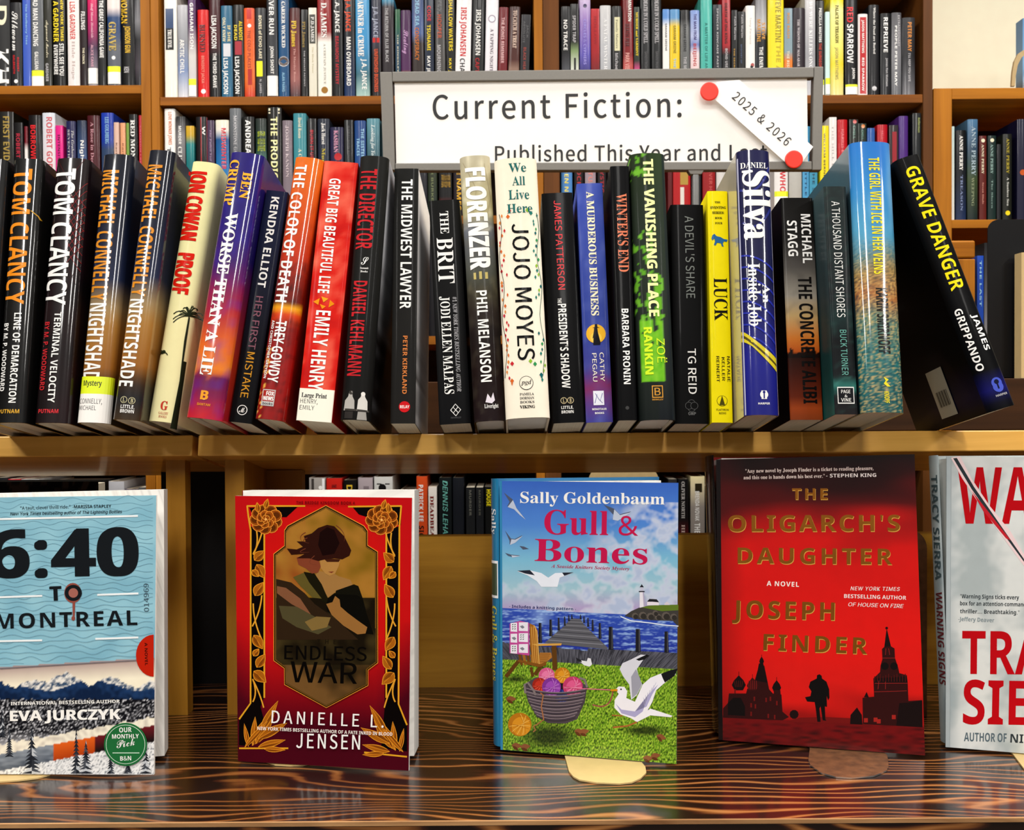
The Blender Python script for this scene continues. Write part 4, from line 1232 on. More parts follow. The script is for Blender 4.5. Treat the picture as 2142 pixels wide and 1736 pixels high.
NS = [(0, '161c2c'), (.25, '1e2438'), (.48, '2c3450'), (.58, 'a89068'), (.64, 'b08444'), (.8, 'a06c2c'), (.86, '4a3620'), (.92, '26282c'), (1, '4a3a28')]
_mysL = [('r', -0.0, 1.0, 793, 828, 'e4f020'), ('r', -0.0, 1.0, 828, 886, 'f4f0ea'), ('h', 'Mystery', .14, .72, 812, 801, '2c3418', 'bold'),
         ('h', 'CONNELLY,', .06, .78, 848, 838, '2c2c34', 'noto'), ('h', 'MICHAEL', .06, .62, 861, 852, '2c2c34', 'noto')]
row(True, (214, 321), (276, 327), (228, 887), (153, 885), NS, [
    ('v', 'MICHAEL CONNELLY', 359, 637, .07, .62, 'e0982c', 'cond'), ('v', 'NIGHTSHADE', 642, 815, .08, .62, 'W', 'cond')],
    'navy to amber hardcover carrying a yellow and white library label',
    {'labels': [('spine_label', _mysL, 'yellow topped white library sticker')]})
row(True, (306, 314), (367, 319), (292, 885), (229, 876), NS, [
    ('v', 'MICHAEL CONNELLY', 349, 629, .1, .64, 'e0982c', 'cond'), ('v', 'NIGHTSHADE', 635, 814, .1, .62, 'W', 'cond')] +
    ring(.38, 841, 7.5, 1.2, 'd8d0a8', '1c1c20') + ring(.66, 842, 7.5, 1.2, 'd8d0a8', '1c1c20') + [
    ('h', 'L', .34, .42, 845, 837, 'd8d0a8', 'serif'), ('h', 'B', .62, .71, 846, 838, 'd8d0a8', 'serif'),
    ('h', 'LITTLE,', .3, .78, 858, 851, 'W', 'cond'), ('h', 'BROWN', .3, .78, 867, 860, 'W', 'cond')],
    'navy to amber hardcover without a sticker, twin of the labelled one', {'wk': .95})


def palm(u0, y0, s, n=15):
    rnd = random.Random(3)
    out = []
    for k in range(n):
        a = math.pi * (0.95 + 1.1 * k / n) + rnd.uniform(-.1, .1)
        L = s * rnd.uniform(.6, 1.1)
        p1 = (u0 + L / 78 * math.cos(a) * .6, y0 + L * math.sin(a) * .6 - 4)
        p2 = (u0 + L / 78 * math.cos(a), y0 + L * math.sin(a) * .7 + L * .28)
        out.append(('s', bez((u0, y0), p1, p2, 5), 2.2, '2c3420'))
    return out


row(True, (396, 338), (459, 346), (368, 890), (303, 882), [(0, 'ece6b0'), (1, 'ece4b4')],
    palm(.85, 668, 45) + palm(.15, 750, 16, 9) + [
        ('p', [(.85, 665), (.9, 672), (.92, 760), (.99, 760), (1, 897), (.86, 897), (.9, 800), (.84, 720)], '2c3020'),
        ('v', 'JON COWAN', 361, 511, .05, .66, 'd82814', 'black'), ('v', 'PROOF', 540, 624, .08, .7, 'd82814', 'black'),
        ('h', 'G', .42, .66, 862, 845, 'c84838', 'serifb'), ('h', 'GALLERY', .38, .72, 871, 866, 'c88870', 'serif'), ('h', 'BOOKS', .4, .68, 878, 873, 'c88870', 'serif')],
    'pale yellow hardcover with tall red lettering and a dark palm tree', {'mat': M_SATIN, 'wk': .92})


def sunset(u, t):
    c = grad([(0, '2c1c7a'), (.28, '34207c'), (.42, '4c2474'), (.52, '8c2460'), (.62, 'b83440'), (.72, 'e0702c'), (.82, 'e88c2c'), (.845, 'c86038'), (.85, '7a2050'), (.92, '902458'), (1, 'c82838')], t + .03 * nz(u * 3, t * 14))
    return mix(c, hx('3c3cb8'), .5 * max(0, nz(u * 4, t * 20, 1, 5)))


row(True, (483, 321), (548, 327), (467, 888), (378, 873), sunset, [
    ('v', 'CRUMP', 342, 439, .06, .34, 'f0b838', 'serifb'), ('v', 'BEN', 366, 423, .5, .78, 'f0b838', 'serifb'),
    ('v', 'WORSE THAN A LIE', 456, 793, .22, .55, 'W', 'serifb'),
    ('h', 'B', .36, .56, 843, 825, 'f0a828', 'black'), ('h', 'BANTAM', .3, .66, 855, 850, 'f0a828', 'sans')],
    'violet to orange sunset hardcover with white serif title and gold author name',
    {'nv': 60, 'wk': .965, 'right': [(0, '2c1c7a'), (.4, '30207c'), (.6, 'a83050'), (.8, 'd84828'), (1, 'c82838')]})
row(False, (556, 402), (603, 403), (527, 890), (478, 885), [(0, '262c4c'), (.4, '26283a'), (.7, '1c1c22'), (1, '1a1a1c')], [
    ('v', 'KENDRA ELLIOT', 416, 609, .3, .66, 'W', 'bold'), ('v', 'HER FIRST', 628, 738, .32, .64, '9a6a78', 'sans'), ('v', 'MISTAKE', 744, 837, .32, .66, 'd8a038', 'sans')] +
    ring(.5, 862, 11, 1.6, 'W', '1a1a1c') + [('h', 'M', .36, .64, 867, 857, 'W', 'script')],
    'slim dark navy paperback with white name and gold subtitle, between violet and orange jackets')


def fire(u, t):
    c = grad([(0, 'e87c18'), (.2, 'd86018'), (.38, 'c84018'), (.48, '902818'), (.56, '7a2418'), (.585, 'f0b020'), (.61, 'd84c18'), (.66, '901c14'), (.8, 'a01814'), (1, '9a1814')], t)
    k = nz(u * 6, t * 40, 1, 2)
    if t > .72 and u < .25 and nz(u * 60, t * 300, 1) > .15:
        return hx('f0c060')
    return mix(c, hx('3c0c0c'), max(0, k) * (.9 if t > .4 else .2))


row(True, (616, 329), (674, 337), (597, 888), (526, 875), fire, [
    ('v', 'THE COLOR OF DEATH', 350, 643, .1, .5, 'W', 'bold'), ('v', 'TREY GOWDY', 681, 807, .26, .62, 'W', 'cond'),
    ('v', 'AND CHRISTOPHER GREYSON', 681, 800, .1, .2, 'W', 'cond'), ('r', .16, .6, 822, 855, 'c8c4c0'), ('r', .19, .57, 824, 846, 'b03028'),
    ('h', 'FOX', .3, .56, 834, 826, 'W', 'black'), ('h', 'NEWS', .22, .56, 844, 836, 'W', 'black'), ('h', 'books', .22, .56, 853, 848, 'k', 'bold')],
    'orange to dark red hardcover with white title, beside the slim navy paperback', {'nv': 120, 'nu': 18, 'wk': .96, 'right': [(0, 'e06818'), (.4, 'b83418'), (1, '7a1010')]})


def coral(u, t):
    k = nz(u * 2.2 + 7, t * 9, 1) + .5 * nz(u * 5, t * 26, 1, 3)
    c = mix(hx('dc2c20'), hx('ee8068'), .1 + 1.1 * k + (.25 if t < .3 else 0))
    return mix(c, hx('b8181a'), max(0, -k) * .9)


row(False, (679, 340), (748, 343), (698, 886), (615, 880), coral, [
    ('v', 'GREAT BIG BEAUTIFUL LIFE', 379, 623, .22, .55, 'W', 'cond'), ('v', 'EMILY HENRY', 659, 822, .24, .66, 'W', 'cond'),
    ('p', [(.12, 642), (.3, 634), (.28, 648)], 'f0a020'), ('p', [(.34, 630), (.55, 634), (.42, 642)], 'f0b030'), ('p', [(.32, 646), (.5, 650), (.4, 656)], 'f0a020'), ('p', [(.6, 636), (.74, 644), (.58, 652)], 'e89818')],
    'thick coral red paperback with white title and a cream large print label',
    {'nv': 70, 'nu': 10, 'wk': .965, 'right': [(0, 'c81c1c'), (1, '9c1414')], 'labels': [('spine_label', [('r', 0, 1, 820, 885, 'f4f0e0'), ('h', 'Large Print', .08, .8, 838, 829, '1c1c1c', 'serifb'),
     ('h', 'HENRY,', .06, .56, 850, 841, '1c1c1c', 'noto'), ('h', 'EMILY', .06, .48, 863, 854, '1c1c1c', 'noto')], 'cream large print sticker')]})
row(True, (753, 327), (811, 329), (776, 884), (706, 877), [(0, '2c2c2a'), (1, '201f1e')], [
    ('v', 'THE DIRECTOR', 357, 529, .1, .66, 'c83038', 'cond'), ('h', 'S', .34, .58, 562, 546, 'W', 'script'), ('h', 'Summit', .32, .6, 571, 567, 'W', 'serif'), ('h', 'Books', .34, .58, 578, 574, 'W', 'serif'),
    ('v', 'DANIEL KEHLMANN', 596, 792, .14, .6, 'c83038', 'cond'),
    ('p', [(.12, 862), (.14, 842), (.24, 834), (.27, 824), (.36, 823), (.39, 834), (.46, 842), (.48, 862)], 'b8b4ae'), ('c', .33, 826, 4.5, '4a4642'),
    ('p', [(.56, 862), (.58, 840), (.66, 834), (.68, 826), (.78, 826), (.8, 834), (.88, 842), (.9, 862)], 'd8d4ce'), ('c', .73, 828, 4.5, 'e8e4de'),
    ('p', [(.1, 858), (.95, 860), (.95, 864), (.1, 862)], '4c4844'), ('r', .16, .44, 864, 878, '3c3836'), ('p', [(.6, 864), (.86, 864), (.9, 880), (.58, 880)], 'a8a49e')],
    'charcoal hardcover with red title and two seated figures in white at its foot',
    {'mat': M_SATIN, 'nv': 30, 'right': lambda q, t: mix(hx('b8b8bc'), hx('1c1a1a'), max(0, min(1, (t - .35) * 3)) + .5 * nz(q * 5, t * 40))})
row(False, (826, 353), (875, 353), (871, 888), (814, 885), [(0, '282826'), (1, '2a2826')], [
    ('v', 'THE MIDWEST LAWYER', 377, 652, .31, .76, 'W', 'cond'), ('v', 'PETER KIRKLAND', 708, 827, .46, .64, 'd8884c', 'cond'),
    ('c', .56, 853, 12, 'd0242c'), ('h', 'RELAY', .38, .75, 856, 850, 'W', 'cond')],
    'dark grey paperback with white spine title, white front cover and small red disc',
    {'mat': M_SATIN, 'right': lambda q, t: mix(hx('f0eeee'), hx('4a4440'), max(0, min(1, (t - .55) * 5)) * (.6 + .9 * nz(q * 6, t * 30)) if q < .9 else 0)})
row(False, (896, 421), (961, 420), (986, 889), (918, 889), [(0, '20201f'), (1, '161618')], [
    ('v', 'THE', 445, 493, .34, .62, 'W', 'serif'), ('v', 'BRIT', 502, 599, .2, .72, 'W', 'serif'),
    ('v', '#1 NEW YORK TIMES BESTSELLING AUTHOR', 628, 824, .62, .75, 'S', 'serifi'), ('v', 'JODI ELLEN MALPAS', 626, 828, .22, .52, 'W', 'serif'),
    ('s', [(.38, 861), (.46, 855), (.54, 861), (.46, 867), (.38, 861)], 1.6, 'W'), ('s', [(.46, 855), (.54, 849), (.62, 855), (.54, 861)], 1.6, 'W'), ('s', [(.46, 867), (.54, 873), (.62, 867), (.54, 861)], 1.6, 'W'), ('s', [(.54, 861), (.62, 855), (.7, 861), (.62, 867), (.54, 861)], 1.6, 'W'),
    ('h', 'ENTANGLED', .38, .7, 878, 875, 'g', 'sans')],
    'short black paperback with white serif title, left of the marbled jacket', {'mat': M_SATIN})


def marble(u, t):
    c = grad([(0, 'c0b8a0'), (.22, 'b8b088'), (.28, '7c8088'), (.34, '6c6e70'), (.46, '5a5c54'), (.52, '4c483c'), (.6, '3c3430'), (.68, '2c2524'), (.8, '2c201e'), (1, '2c2022')], t)
    return mix(c, hx('f0ead0') if t < .3 else hx('7a7460'), .8 * max(0, nz(u * 5, t * 26, 1, 9)) * (1 if t < .55 else .3))


row(True, (958, 329), (1027, 326), (1057, 880), (992, 885), marble, [
    ('s', [(.1, 340), (.5, 400), (.3, 470)], .8, 'a89c80'), ('s', [(.8, 345), (.95, 420), (.7, 480)], .8, 'a89c80'),
    ('r', .25, .33, 578, 592, 'c8b878'), ('r', .43, .52, 576, 592, 'c8b878'), ('r', .62, .71, 578, 592, 'c8b878'),
    ('v', 'FLORENZER', 355, 570, .16, .8, 'f8f6f0', 'black'), ('v', 'PHIL MELANSON', 616, 804, .3, .64, 'W', 'bold'),
    ('p', [(.4, 845), (.48, 828), (.58, 838), (.66, 826), (.7, 842), (.6, 848)], 'e8e0e8'), ('h', 'Liveright', .36, .8, 857, 849, 'W', 'serif')],
    'marbled cream to brown hardcover with huge white capitals', {'nv': 90, 'mat': M_SATIN, 'page': M_PAGEW})
_lv = []
_r = random.Random(11)
for side in (0, 1):
    for k in range(34):
        yy = 455 + k * 10.5 + _r.uniform(-4, 4)
        if 640 < yy < 700 and side == 1:
            continue
        u = (.04 + _r.uniform(0, .14)) if side == 0 else (.86 + _r.uniform(-.04, .1))
        col = _r.choice(['c8303c', 'd87030', 'c83c50', 'e09048'] if side == 0 else ['2c8478', '3c9c60', '1c6c70', '98c040'])
        sx = _r.uniform(.018, .03)
        _lv.append(('p', [(u, yy - 4), (u + sx, yy), (u, yy + 5), (u - sx, yy)], col))
    _lv.append(('s', [((.06 if side == 0 else .93) + .04 * math.sin(j * .9), 450 + j * 18) for j in range(20)], 1.0, '2c2c2c' if side == 0 else '3c6c60'))
for (a, b, c_) in ((.3, 446, 'c8303c'), (.26, 458, 'd87030'), (.72, 446, '98c040'), (.8, 452, '2c8478'), (.62, 762, '98c040'), (.72, 768, '3c9c60'), (.85, 790, '1c6c70'), (.2, 765, 'c8303c'), (.18, 800, 'd87030')):
    _lv.append(('p', [(a, b - 5), (a + .045, b), (a, b + 5), (a - .045, b)], c_))
row(True, (1029, 331), (1127, 334), (1149, 874), (1060, 878), [(0, 'f0e8d4'), (1, 'f2ead8')], _lv + [
    ('h', 'We', .33, .74, 363, 344, '2c7470', 'serif'), ('h', 'All', .4, .7, 392, 373, '2c7470', 'serif'),
    ('h', 'Live', .3, .78, 422, 402, '2c7470', 'serif'), ('h', 'Here', .25, .84, 451, 432, '2c7470', 'serif'),
    ('v', 'JOJO MOYES', 475, 759, .34, .72, '141414', 'sans')] + ring(.5, 806, 15, 1.2, '3c3c3c', 'f2ead8') + [
    ('h', 'pgd', .38, .62, 809, 800, '2c2c2c', 'serifi'), ('h', 'PAMELA', .34, .66, 831, 826, '4c4c4c', 'serif'), ('h', 'DORMAN', .34, .66, 839, 834, '4c4c4c', 'serif'), ('h', 'BOOKS', .34, .66, 847, 842, '4c4c4c', 'serif'), ('h', 'VIKING', .33, .67, 857, 851, '1c1c1c', 'serifb')],
    'wide cream hardcover with teal words on top and leafy vines down both edges', {'mat': M_SATIN, 'pw': 2.2, 'page': M_PAGEW})
row(False, (1133, 406), (1197, 404), (1226, 886), (1155, 886), [(0, '19191a'), (1, '121214')], [
    ('v', 'JAMES PATTERSON', 422, 612, .38, .6, 'e04048', 'sans'), ('v', 'THE', 630, 640, .34, .46, 'W', 'cond'), ('v', 'PRESIDENT\'S SHADOW', 642, 816, .34, .6, 'W', 'cond')] +
    ring(.37, 841, 7, 1.2, 'd8c8a0', '141414') + ring(.58, 841, 7, 1.2, 'd8c8a0', '141414') + [
    ('h', 'L', .34, .4, 845, 837, 'd8c8a0', 'serif'), ('h', 'B', .55, .61, 845, 837, 'd8c8a0', 'serif'), ('h', 'LITTLE,', .28, .66, 858, 852, 'W', 'cond'), ('h', 'BROWN', .28, .66, 867, 861, 'W', 'cond')],
    'black paperback with red author name above a narrow white title', {'mat': M_SATIN})


def dusk(u, t):
    c = grad([(0, '4a5cae'), (.6, '42529e'), (.78, '4a4c98'), (.85, '8a3c6c'), (.92, '6c4a8c'), (1, '4c4c98')], t + .04 * nz(u * 4, t * 10))
    return mix(c, hx('7a88c8'), .5 * max(0, nz(u * 9, t * 16, 1, 4)))


row(False, (1203, 386), (1263, 383), (1281, 884), (1228, 885), dusk, [
    ('v', 'A MURDEROUS BUSINESS', 403, 666, .36, .64, 'f0e8c8', 'serifb'), ('c', .5, 704, 21, 'e8b838'), ('c', .5, 712, 12, 'f0cc58'),
    ('p', [(.44, 692), (.56, 692), (.58, 702), (.66, 722), (.62, 725), (.6, 722), (.64, 727), (.38, 727), (.4, 712), (.36, 714), (.42, 700)], '14121c'), ('p', [(.36, 692), (.46, 690), (.47, 684), (.56, 684), (.57, 690), (.66, 692)], '14121c'),
    ('v', 'CATHY', 743, 802, .6, .76, 'f0e8d8', 'sans'), ('v', 'PEGAU', 744, 802, .32, .48, 'f0e8d8', 'sans'),
    ('r', .3, .7, 821, 850, 'e8e8f0'), ('s', [(.35, 846), (.45, 828), (.55, 842), (.65, 826)], 1.2, '4c4c98'), ('s', [(.38, 826), (.5, 838), (.64, 846)], 1.0, '4c4c98'),
    ('h', 'MINOTAUR', .24, .78, 860, 856, 'W', 'bold'), ('h', 'BOOKS', .34, .68, 868, 864, 'W', 'bold')],
    'slate blue paperback with a yellow disc framing a hatted black figure', {'nv': 60})
row(False, (1277, 348), (1315, 348), (1335, 880), (1291, 880), [(0, '101012'), (1, '121214')], [
    ('v', 'WINTER\'S END', 408, 575, .28, .82, 'e08868', 'serif'), ('v', 'BARBARA PRONIN', 652, 807, .36, .72, 'W', 'cond'), ('c', .5, 855, 4, '4c4c4c')],
    'narrow black paperback with salmon serif title, left of the green jacket', {'left': [(0, '161618'), (1, '1c1614')]})


def forest(u, t):
    g = grad([(0, '3c4c30'), (.2, '3a4438'), (.5, '3c443c'), (.8, '343a38'), (1, '24282c')], t)
    if u > .9:
        return mix(g, hx('2c343c'), .7)
    k = nz(u * 7, t * 34, 1, 7) + .35 * nz(u * 16, t * 70, 1)
    if .64 < t < .86 and .12 < u < .72:
        return mix(hx('6ab828'), hx('8cc83c'), .5 + k) if (k > -.25 or t > .73) else g
    if .46 < t < .64 and (.55 < u < .8):
        return hx('78b838') if k > -.1 else g
    if u < .5 and k > .12 and (t < .1 or .3 < t < .64):
        return mix(hx('5c9c2c'), hx('7cb840'), k * 2)
    return mix(g, hx('20281c'), .4 if u < .5 else 0)


row(True, (1316, 321), (1393, 321), (1416, 878), (1338, 880), forest, [
    ('v', 'THE VANISHING PLACE', 335, 668, .36, .64, 'f4f4b4', 'black'), ('v', 'RANKIN', 691, 787, .2, .42, 'd8f03c', 'black'), ('v', 'ZOË', 714, 764, .54, .76, 'd8f03c', 'sans'),
    ('r', .36, .66, 810, 835, 'd8a048'), ('r', .385, .635, 812, 833, '2c302c'), ('h', 'B', .43, .59, 830, 815, 'd8a048', 'sans'), ('h', 'BERKLEY', .36, .66, 840, 837, 'd8a048', 'bold')],
    'forest green hardcover with pale yellow title and lime author name', {'nv': 170, 'nu': 22, 'mat': M_SATIN, 'page': M_PAGEW})
row(False, (1402, 429), (1472, 429), (1484, 887), (1411, 888), [(0, '0c0c0d'), (1, '0d0d0e')], [
    ('v', 'A DEVIL\'S SHARE', 454, 629, .42, .68, '8c908c', 'light'), ('v', 'TG REID', 734, 827, .42, .66, 'W', 'sans')] +
    ring(.5, 846, 8, .8, '6c6c6c', '0d0d0e') + ring(.5, 856, 8, .8, '6c6c6c', '0d0d0e') + ring(.42, 851, 8, .8, '6c6c6c', '0d0d0e') + ring(.58, 851, 8, .8, '6c6c6c', '0d0d0e') + [
    ('h', 'GWP', .4, .62, 870, 864, '8c8c8c', 'sans')],
    'short black paperback with thin grey title, left of the bright yellow one', {'mat': M_SATIN})
row(False, (1480, 402), (1522, 399), (1537, 884), (1486, 886), 'f6e614', [
    ('h', 'THE', .34, .62, 427, 423, '4c4818', 'serifb'), ('h', 'EVENTING', .12, .9, 439, 434, '4c4818', 'serifb'), ('h', 'SERIES:', .22, .8, 450, 445, '4c4818', 'serifb'), ('h', 'BOOK', .34, .7, 461, 457, '4c4818', 'serifb'), ('h', 'FOUR', .34, .7, 472, 468, '4c4818', 'serifb'),
    ('p', [(.14, 503), (.2, 496), (.3, 493), (.4, 498), (.6, 500), (.76, 504), (.96, 505), (.9, 510), (.76, 509), (.7, 514), (.74, 520), (.66, 520), (.6, 513), (.42, 512), (.34, 518), (.26, 517), (.32, 509), (.28, 503), (.2, 507)], '3474a8'),
    ('v', 'LUCK', 587, 676, .22, .86, '1c1a10', 'serif'), ('v', 'NATALIE', 750, 802, .78, .92, '3c3814', 'sans'), ('v', 'KELLER', 752, 800, .52, .66, '3c3814', 'sans'), ('v', 'REINERT', 750, 803, .26, .4, '3c3814', 'sans')] +
    ring(.5, 841, 12, 1, '5c5818', 'f6e614') + [('p', [(.5, 830), (.64, 850), (.36, 850)], '5c5818'), ('h', 'FLATIRON', .22, .8, 861, 857, '5c5818', 'sans'), ('h', 'BOOKS', .34, .68, 868, 864, '5c5818', 'sans')],
    'bright yellow paperback with black title and a small blue running horse', {'mat': M_SATIN, 'nv': 4, 'wk': .94})
_st = []
for k in range(8):
    _st.append(('s', bez((.02, 540 + k * 24), (.5, 540 + k * 24), (1.0, 572 + k * 26), 6), 4, '2c38a8'))
row(True, (1539, 316), (1616, 313), (1635, 867), (1559, 871), [(0, '1a1a52'), (.5, '161848'), (.8, '20248c'), (1, '1c2080')], _st + [
    ('s', bez((.05, 400), (.6, 420), (.95, 350), 8), 5, '30388c'), ('s', bez((.1, 470), (.5, 500), (.95, 440), 8), 5, '2c3484'),
    ('p', [(0, 697), (.25, 712), (1, 756), (1, 784), (.25, 730), (0, 718)], 'd8c830'), ('p', [(0, 704), (1, 768), (1, 773), (0, 710)], '5c5010'),
    ('h', 'DANIEL', .08, .9, 354, 342, 'W', 'serif'), ('v', 'Silva', 360, 507, .14, .96, 'f6f4ee', 'serifb'),
    ('v', 'Inside Job', 558, 688, .2, .54, 'W', 'serif'), ('v', 'An', 601, 640, .6, .82, 'W', 'serif'),
    ('r', .01, .035, 330, 868, 'c8c8e0'), ('r', .965, .985, 330, 868, 'c8c8e0'),
    ('c', .54, 828, 9, 'W'), ('r', .46, .62, 820, 837, 'W'), ('r', .52, .56, 824, 836, '1c2080'), ('c', .54, 823, 3, '1c2080'), ('h', 'HARPER', .36, .7, 848, 844, 'W', 'bold')],
    'navy blue hardcover with giant white serif name and yellow diagonal band', {'left': 'c4bca8', 'wk': .94})


def lake(u, t):
    c = grad([(0, '171513'), (.2, '2c2a28'), (.32, '5c5854'), (.45, '9a9488'), (.54, 'bca070'), (.64, 'c87c34'), (.7, 'b85c20'), (.715, '2c140c'), (.8, '4c1e10'), (.9, '6c2c14'), (.95, 'a04c20'), (1, '8a4420')], t)
    if .28 < t < .6:
        c = mix(c, hx('5a5650'), .7 * max(0, nz(u * 3, t * 22, 1, 2)))
    if .66 < t < .73 and nz(u * 18, 3, 1) * .06 + .70 < t:
        return hx('20100a')
    return c


row(False, (1633, 416), (1700, 413), (1724, 879), (1652, 879), lake, [
    ('v', 'MICHAEL', 450, 555, .6, .9, 'W', 'cond'), ('v', 'STAGG', 464, 540, .16, .46, 'W', 'cond'), ('v', 'THE CONCRETE ALIBI', 584, 846, .42, .84, '14100e', 'cond')],
    'black to orange paperback showing a lake at sunset, right of the navy jacket', {'nv': 160, 'nu': 20, 'mat': M_SATIN, 'left': '141212'})
row(False, (1723, 391), (1770, 390), (1797, 866), (1746, 869), lambda u, t: mix(grad([(0, '343c3c'), (.5, '2c3032'), (.58, '2a3c3c'), (.68, '202224'), (.84, '262a2c'), (.875, '3c7870'), (.9, '2c5450'), (.92, '28292c'), (1, '2c2a2c')], t), hx('5c9c90'), max(0, nz(u * 4, t * 40)) * (.7 if .84 < t < .91 else .12)), [
    ('v', 'A THOUSAND DISTANT SHORES', 423, 669, .3, .66, 'e8e8e4', 'noto'), ('v', 'BUCK TURNER', 695, 788, .38, .66, '7cb8ac', 'noto'),
    ('r', .14, .86, 812, 846, 'W'), ('r', .17, .83, 814, 844, '26262a'), ('h', 'PAGE', .3, .7, 825, 818, 'W', 'sans'), ('h', '&', .44, .56, 833, 828, 'W', 'sans'), ('h', 'VINE', .28, .72, 842, 835, 'W', 'sans')],
    'dark grey green paperback with thin white title and boxed emblem', {'nv': 90, 'nu': 8, 'mat': M_SATIN, 'left': [(0, '54686a'), (.5, '3c4c50'), (.8, '2c5450'), (1, '2c6c64')]})


def seaice(u, t):
    c = grad([(0, '2c80cc'), (.2, '4094cc'), (.36, '5ca4c4'), (.44, '6c8c8c'), (.5, 'a08858'), (.58, 'b87c48'), (.66, '6c8c7c'), (.8, '2c7c7c'), (1, '246868')], t + .05 * nz(u * 2, t * 5))
    if t < .35:
        return mix(c, hx('a8d4ec'), .8 * max(0, nz(u * 2, t * 5, 1.3, 8)))
    k = noise.noise(Vector((u * 22, t * 160, 1)))
    return mix(c, hx('d8b878') if k > 0 else hx('1c3c48'), min(.7, abs(k) * 1.6) * min(1, (t - .35) * 6))


row(True, (1782, 301), (1865, 294), (1900, 863), (1803, 865), seaice, [
    ('v', 'THE GIRL WITH ICE IN HER VEINS', 332, 581, .4, .66, 'f0e030', 'cond'), ('v', 'KARIN SMIRNOFF', 610, 745, .42, .7, '141414', 'cond'),
    ('p', [(.5, 792), (.62, 798), (.56, 803), (.66, 812), (.58, 812), (.5, 806), (.55, 800)], 'f0e030'), ('v', 'KNOPF', 822, 845, .5, .62, 'f0e030', 'cond')],
    'tallest hardcover, bright blue to teal speckled jacket with yellow title', {'nv': 220, 'nu': 24, 'left': [(0, '3c6878'), (.3, '44606c'), (1, '2c4448')]})
_g, _W, _H, _M = row(True, (1872, 341), (1929, 328), (2130, 853), (2074, 871), [(0, '1e1e1f'), (.85, '161618'), (.93, '24246c'), (.96, '1c1c30'), (1, '141414')], [
    ('v', 'GRAVE DANGER', 357, 619, .22, .72, 'f0e020', 'bold'), ('v', 'GRIPPANDO', 655, 782, .08, .32, 'W', 'cond'), ('v', 'JAMES', 673, 747, .58, .8, 'W', 'cond'),
    ('c', .56, 812, 11, '5868c8'), ('c', .56, 820, 11, '5868c8'), ('c', .56, 810, 5, '1c2040'), ('r', .53, .59, 810, 824, '1c2040'), ('h', 'HARPER', .36, .8, 838, 834, 'S', 'bold')],
    'black hardcover with bright yellow title leaning steeply at the row end', {'mat': M_SATIN, 'left': [(0, '0e0e10'), (.8, '0c0c0e'), (.93, '18183c'), (1, '101014')]})
sk = MB()
sk.poly([(-_W / 2 - .0006, .055, .008), (-_W / 2 - .0006, .055, .052), (-_W / 2 - .0006, .088, .052), (-_W / 2 - .0006, .088, .008)][::-1], hx('c8c4b4'))
for k in range(9):
    y_ = .060 + k * .0026
    sk.poly([(-_W / 2 - .0009, y_, .018), (-_W / 2 - .0009, y_, .032), (-_W / 2 - .0009, y_ + .0008 + .0009 * (k % 2), .032), (-_W / 2 - .0009, y_ + .0008 + .0009 * (k % 2), .018)][::-1], hx('1c1c1c'))
_o = sk.build('price_sticker', M_INK, _g)
_o['label'] = 'cream barcode sticker'

# ------------------------------------------------------------------ the sign
DS = 1.30
sg = thing('tabletop_sign', 'grey metal framed sign with large black lettering standing behind the novels', 'sign', P(1455, 795, DS))


def pxmb(parent, D):
    """helper that places photo-traced outlines on an upright plane at distance D"""
    L = parent.location.copy()
    return lambda a, b, l=0.0: P(a, b, D) - Vector((0, l, 0)) - L


def slab(name, pts, D, T, mat, parent, bevel=0.0, col=(.5, .5, .5)):
    s = pxmb(parent, D)
    m = MB()
    f = [s(x, y) for x, y in pts]
    b = [p + Vector((0, T, 0)) for p in f]
    v = [Vector((p.x, p.z, 0)) for p in f]
    tr = tessellate_polygon([v])
    n = len(f)
    m.tris(f, [t for t in tr], col)
    m.tris(b, [t[::-1] for t in tr], col)
    for i in range(n):
        j = (i + 1) % n
        m.poly([f[i], f[j], b[j], b[i]], col)
    o = m.build(name, mat, parent)
    bm = bmesh.new()
    bm.from_mesh(o.data)
    bmesh.ops.remove_doubles(bm, verts=bm.verts, dist=1e-6)
    bmesh.ops.recalc_face_normals(bm, faces=bm.faces)
    bm.to_mesh(o.data)
    bm.free()
    if bevel:
        bv = o.modifiers.new('edge', 'BEVEL')
        bv.width = bevel
        bv.segments = 3
        bv.limit_method = 'ANGLE'
    return o


slab('frame_bar', [(795, 150), (820, 150), (826, 356), (802, 356)], DS, 0.014, M_STEEL, sg, 0.0012)
slab('frame_bar', [(1703, 139), (1723, 139), (1719, 356), (1699, 356)], DS, 0.014, M_STEEL, sg, 0.0012)
slab('frame_bar', [(820.5, 149.5), (1702.5, 140), (1702.5, 162), (820.5, 171)], DS, 0.014, M_STEEL, sg, 0.0012)
slab('frame_bar', [(826.5, 341), (1698.5, 337), (1698.5, 355), (826.5, 357)], DS, 0.014, M_STEEL, sg, 0.0012)
pm = MB()
_s = pxmb(sg, DS + 0.004)
_c = [(825, 168), (1688, 160), (1690, 342), (829, 345)]
pm.poly([_s(x, y) for x, y in _c][::-1], hx('f6f4f0'))
pm.poly([_s(x, y, -0.002) for x, y in _c], hx('f6f4f0'))
ar = Art()


def T_(ar, s, x0, y0, x1, y1, cap, col, sty='sans', mi=0, space=1.0):
    dx, dy = x1 - x0, y1 - y0
    q = math.hypot(dx, dy)
    ar.text(s, sty, (x0, y0), (x1, y1), (dy / q * cap, -dx / q * cap), hx(cc(col)), mi, space)


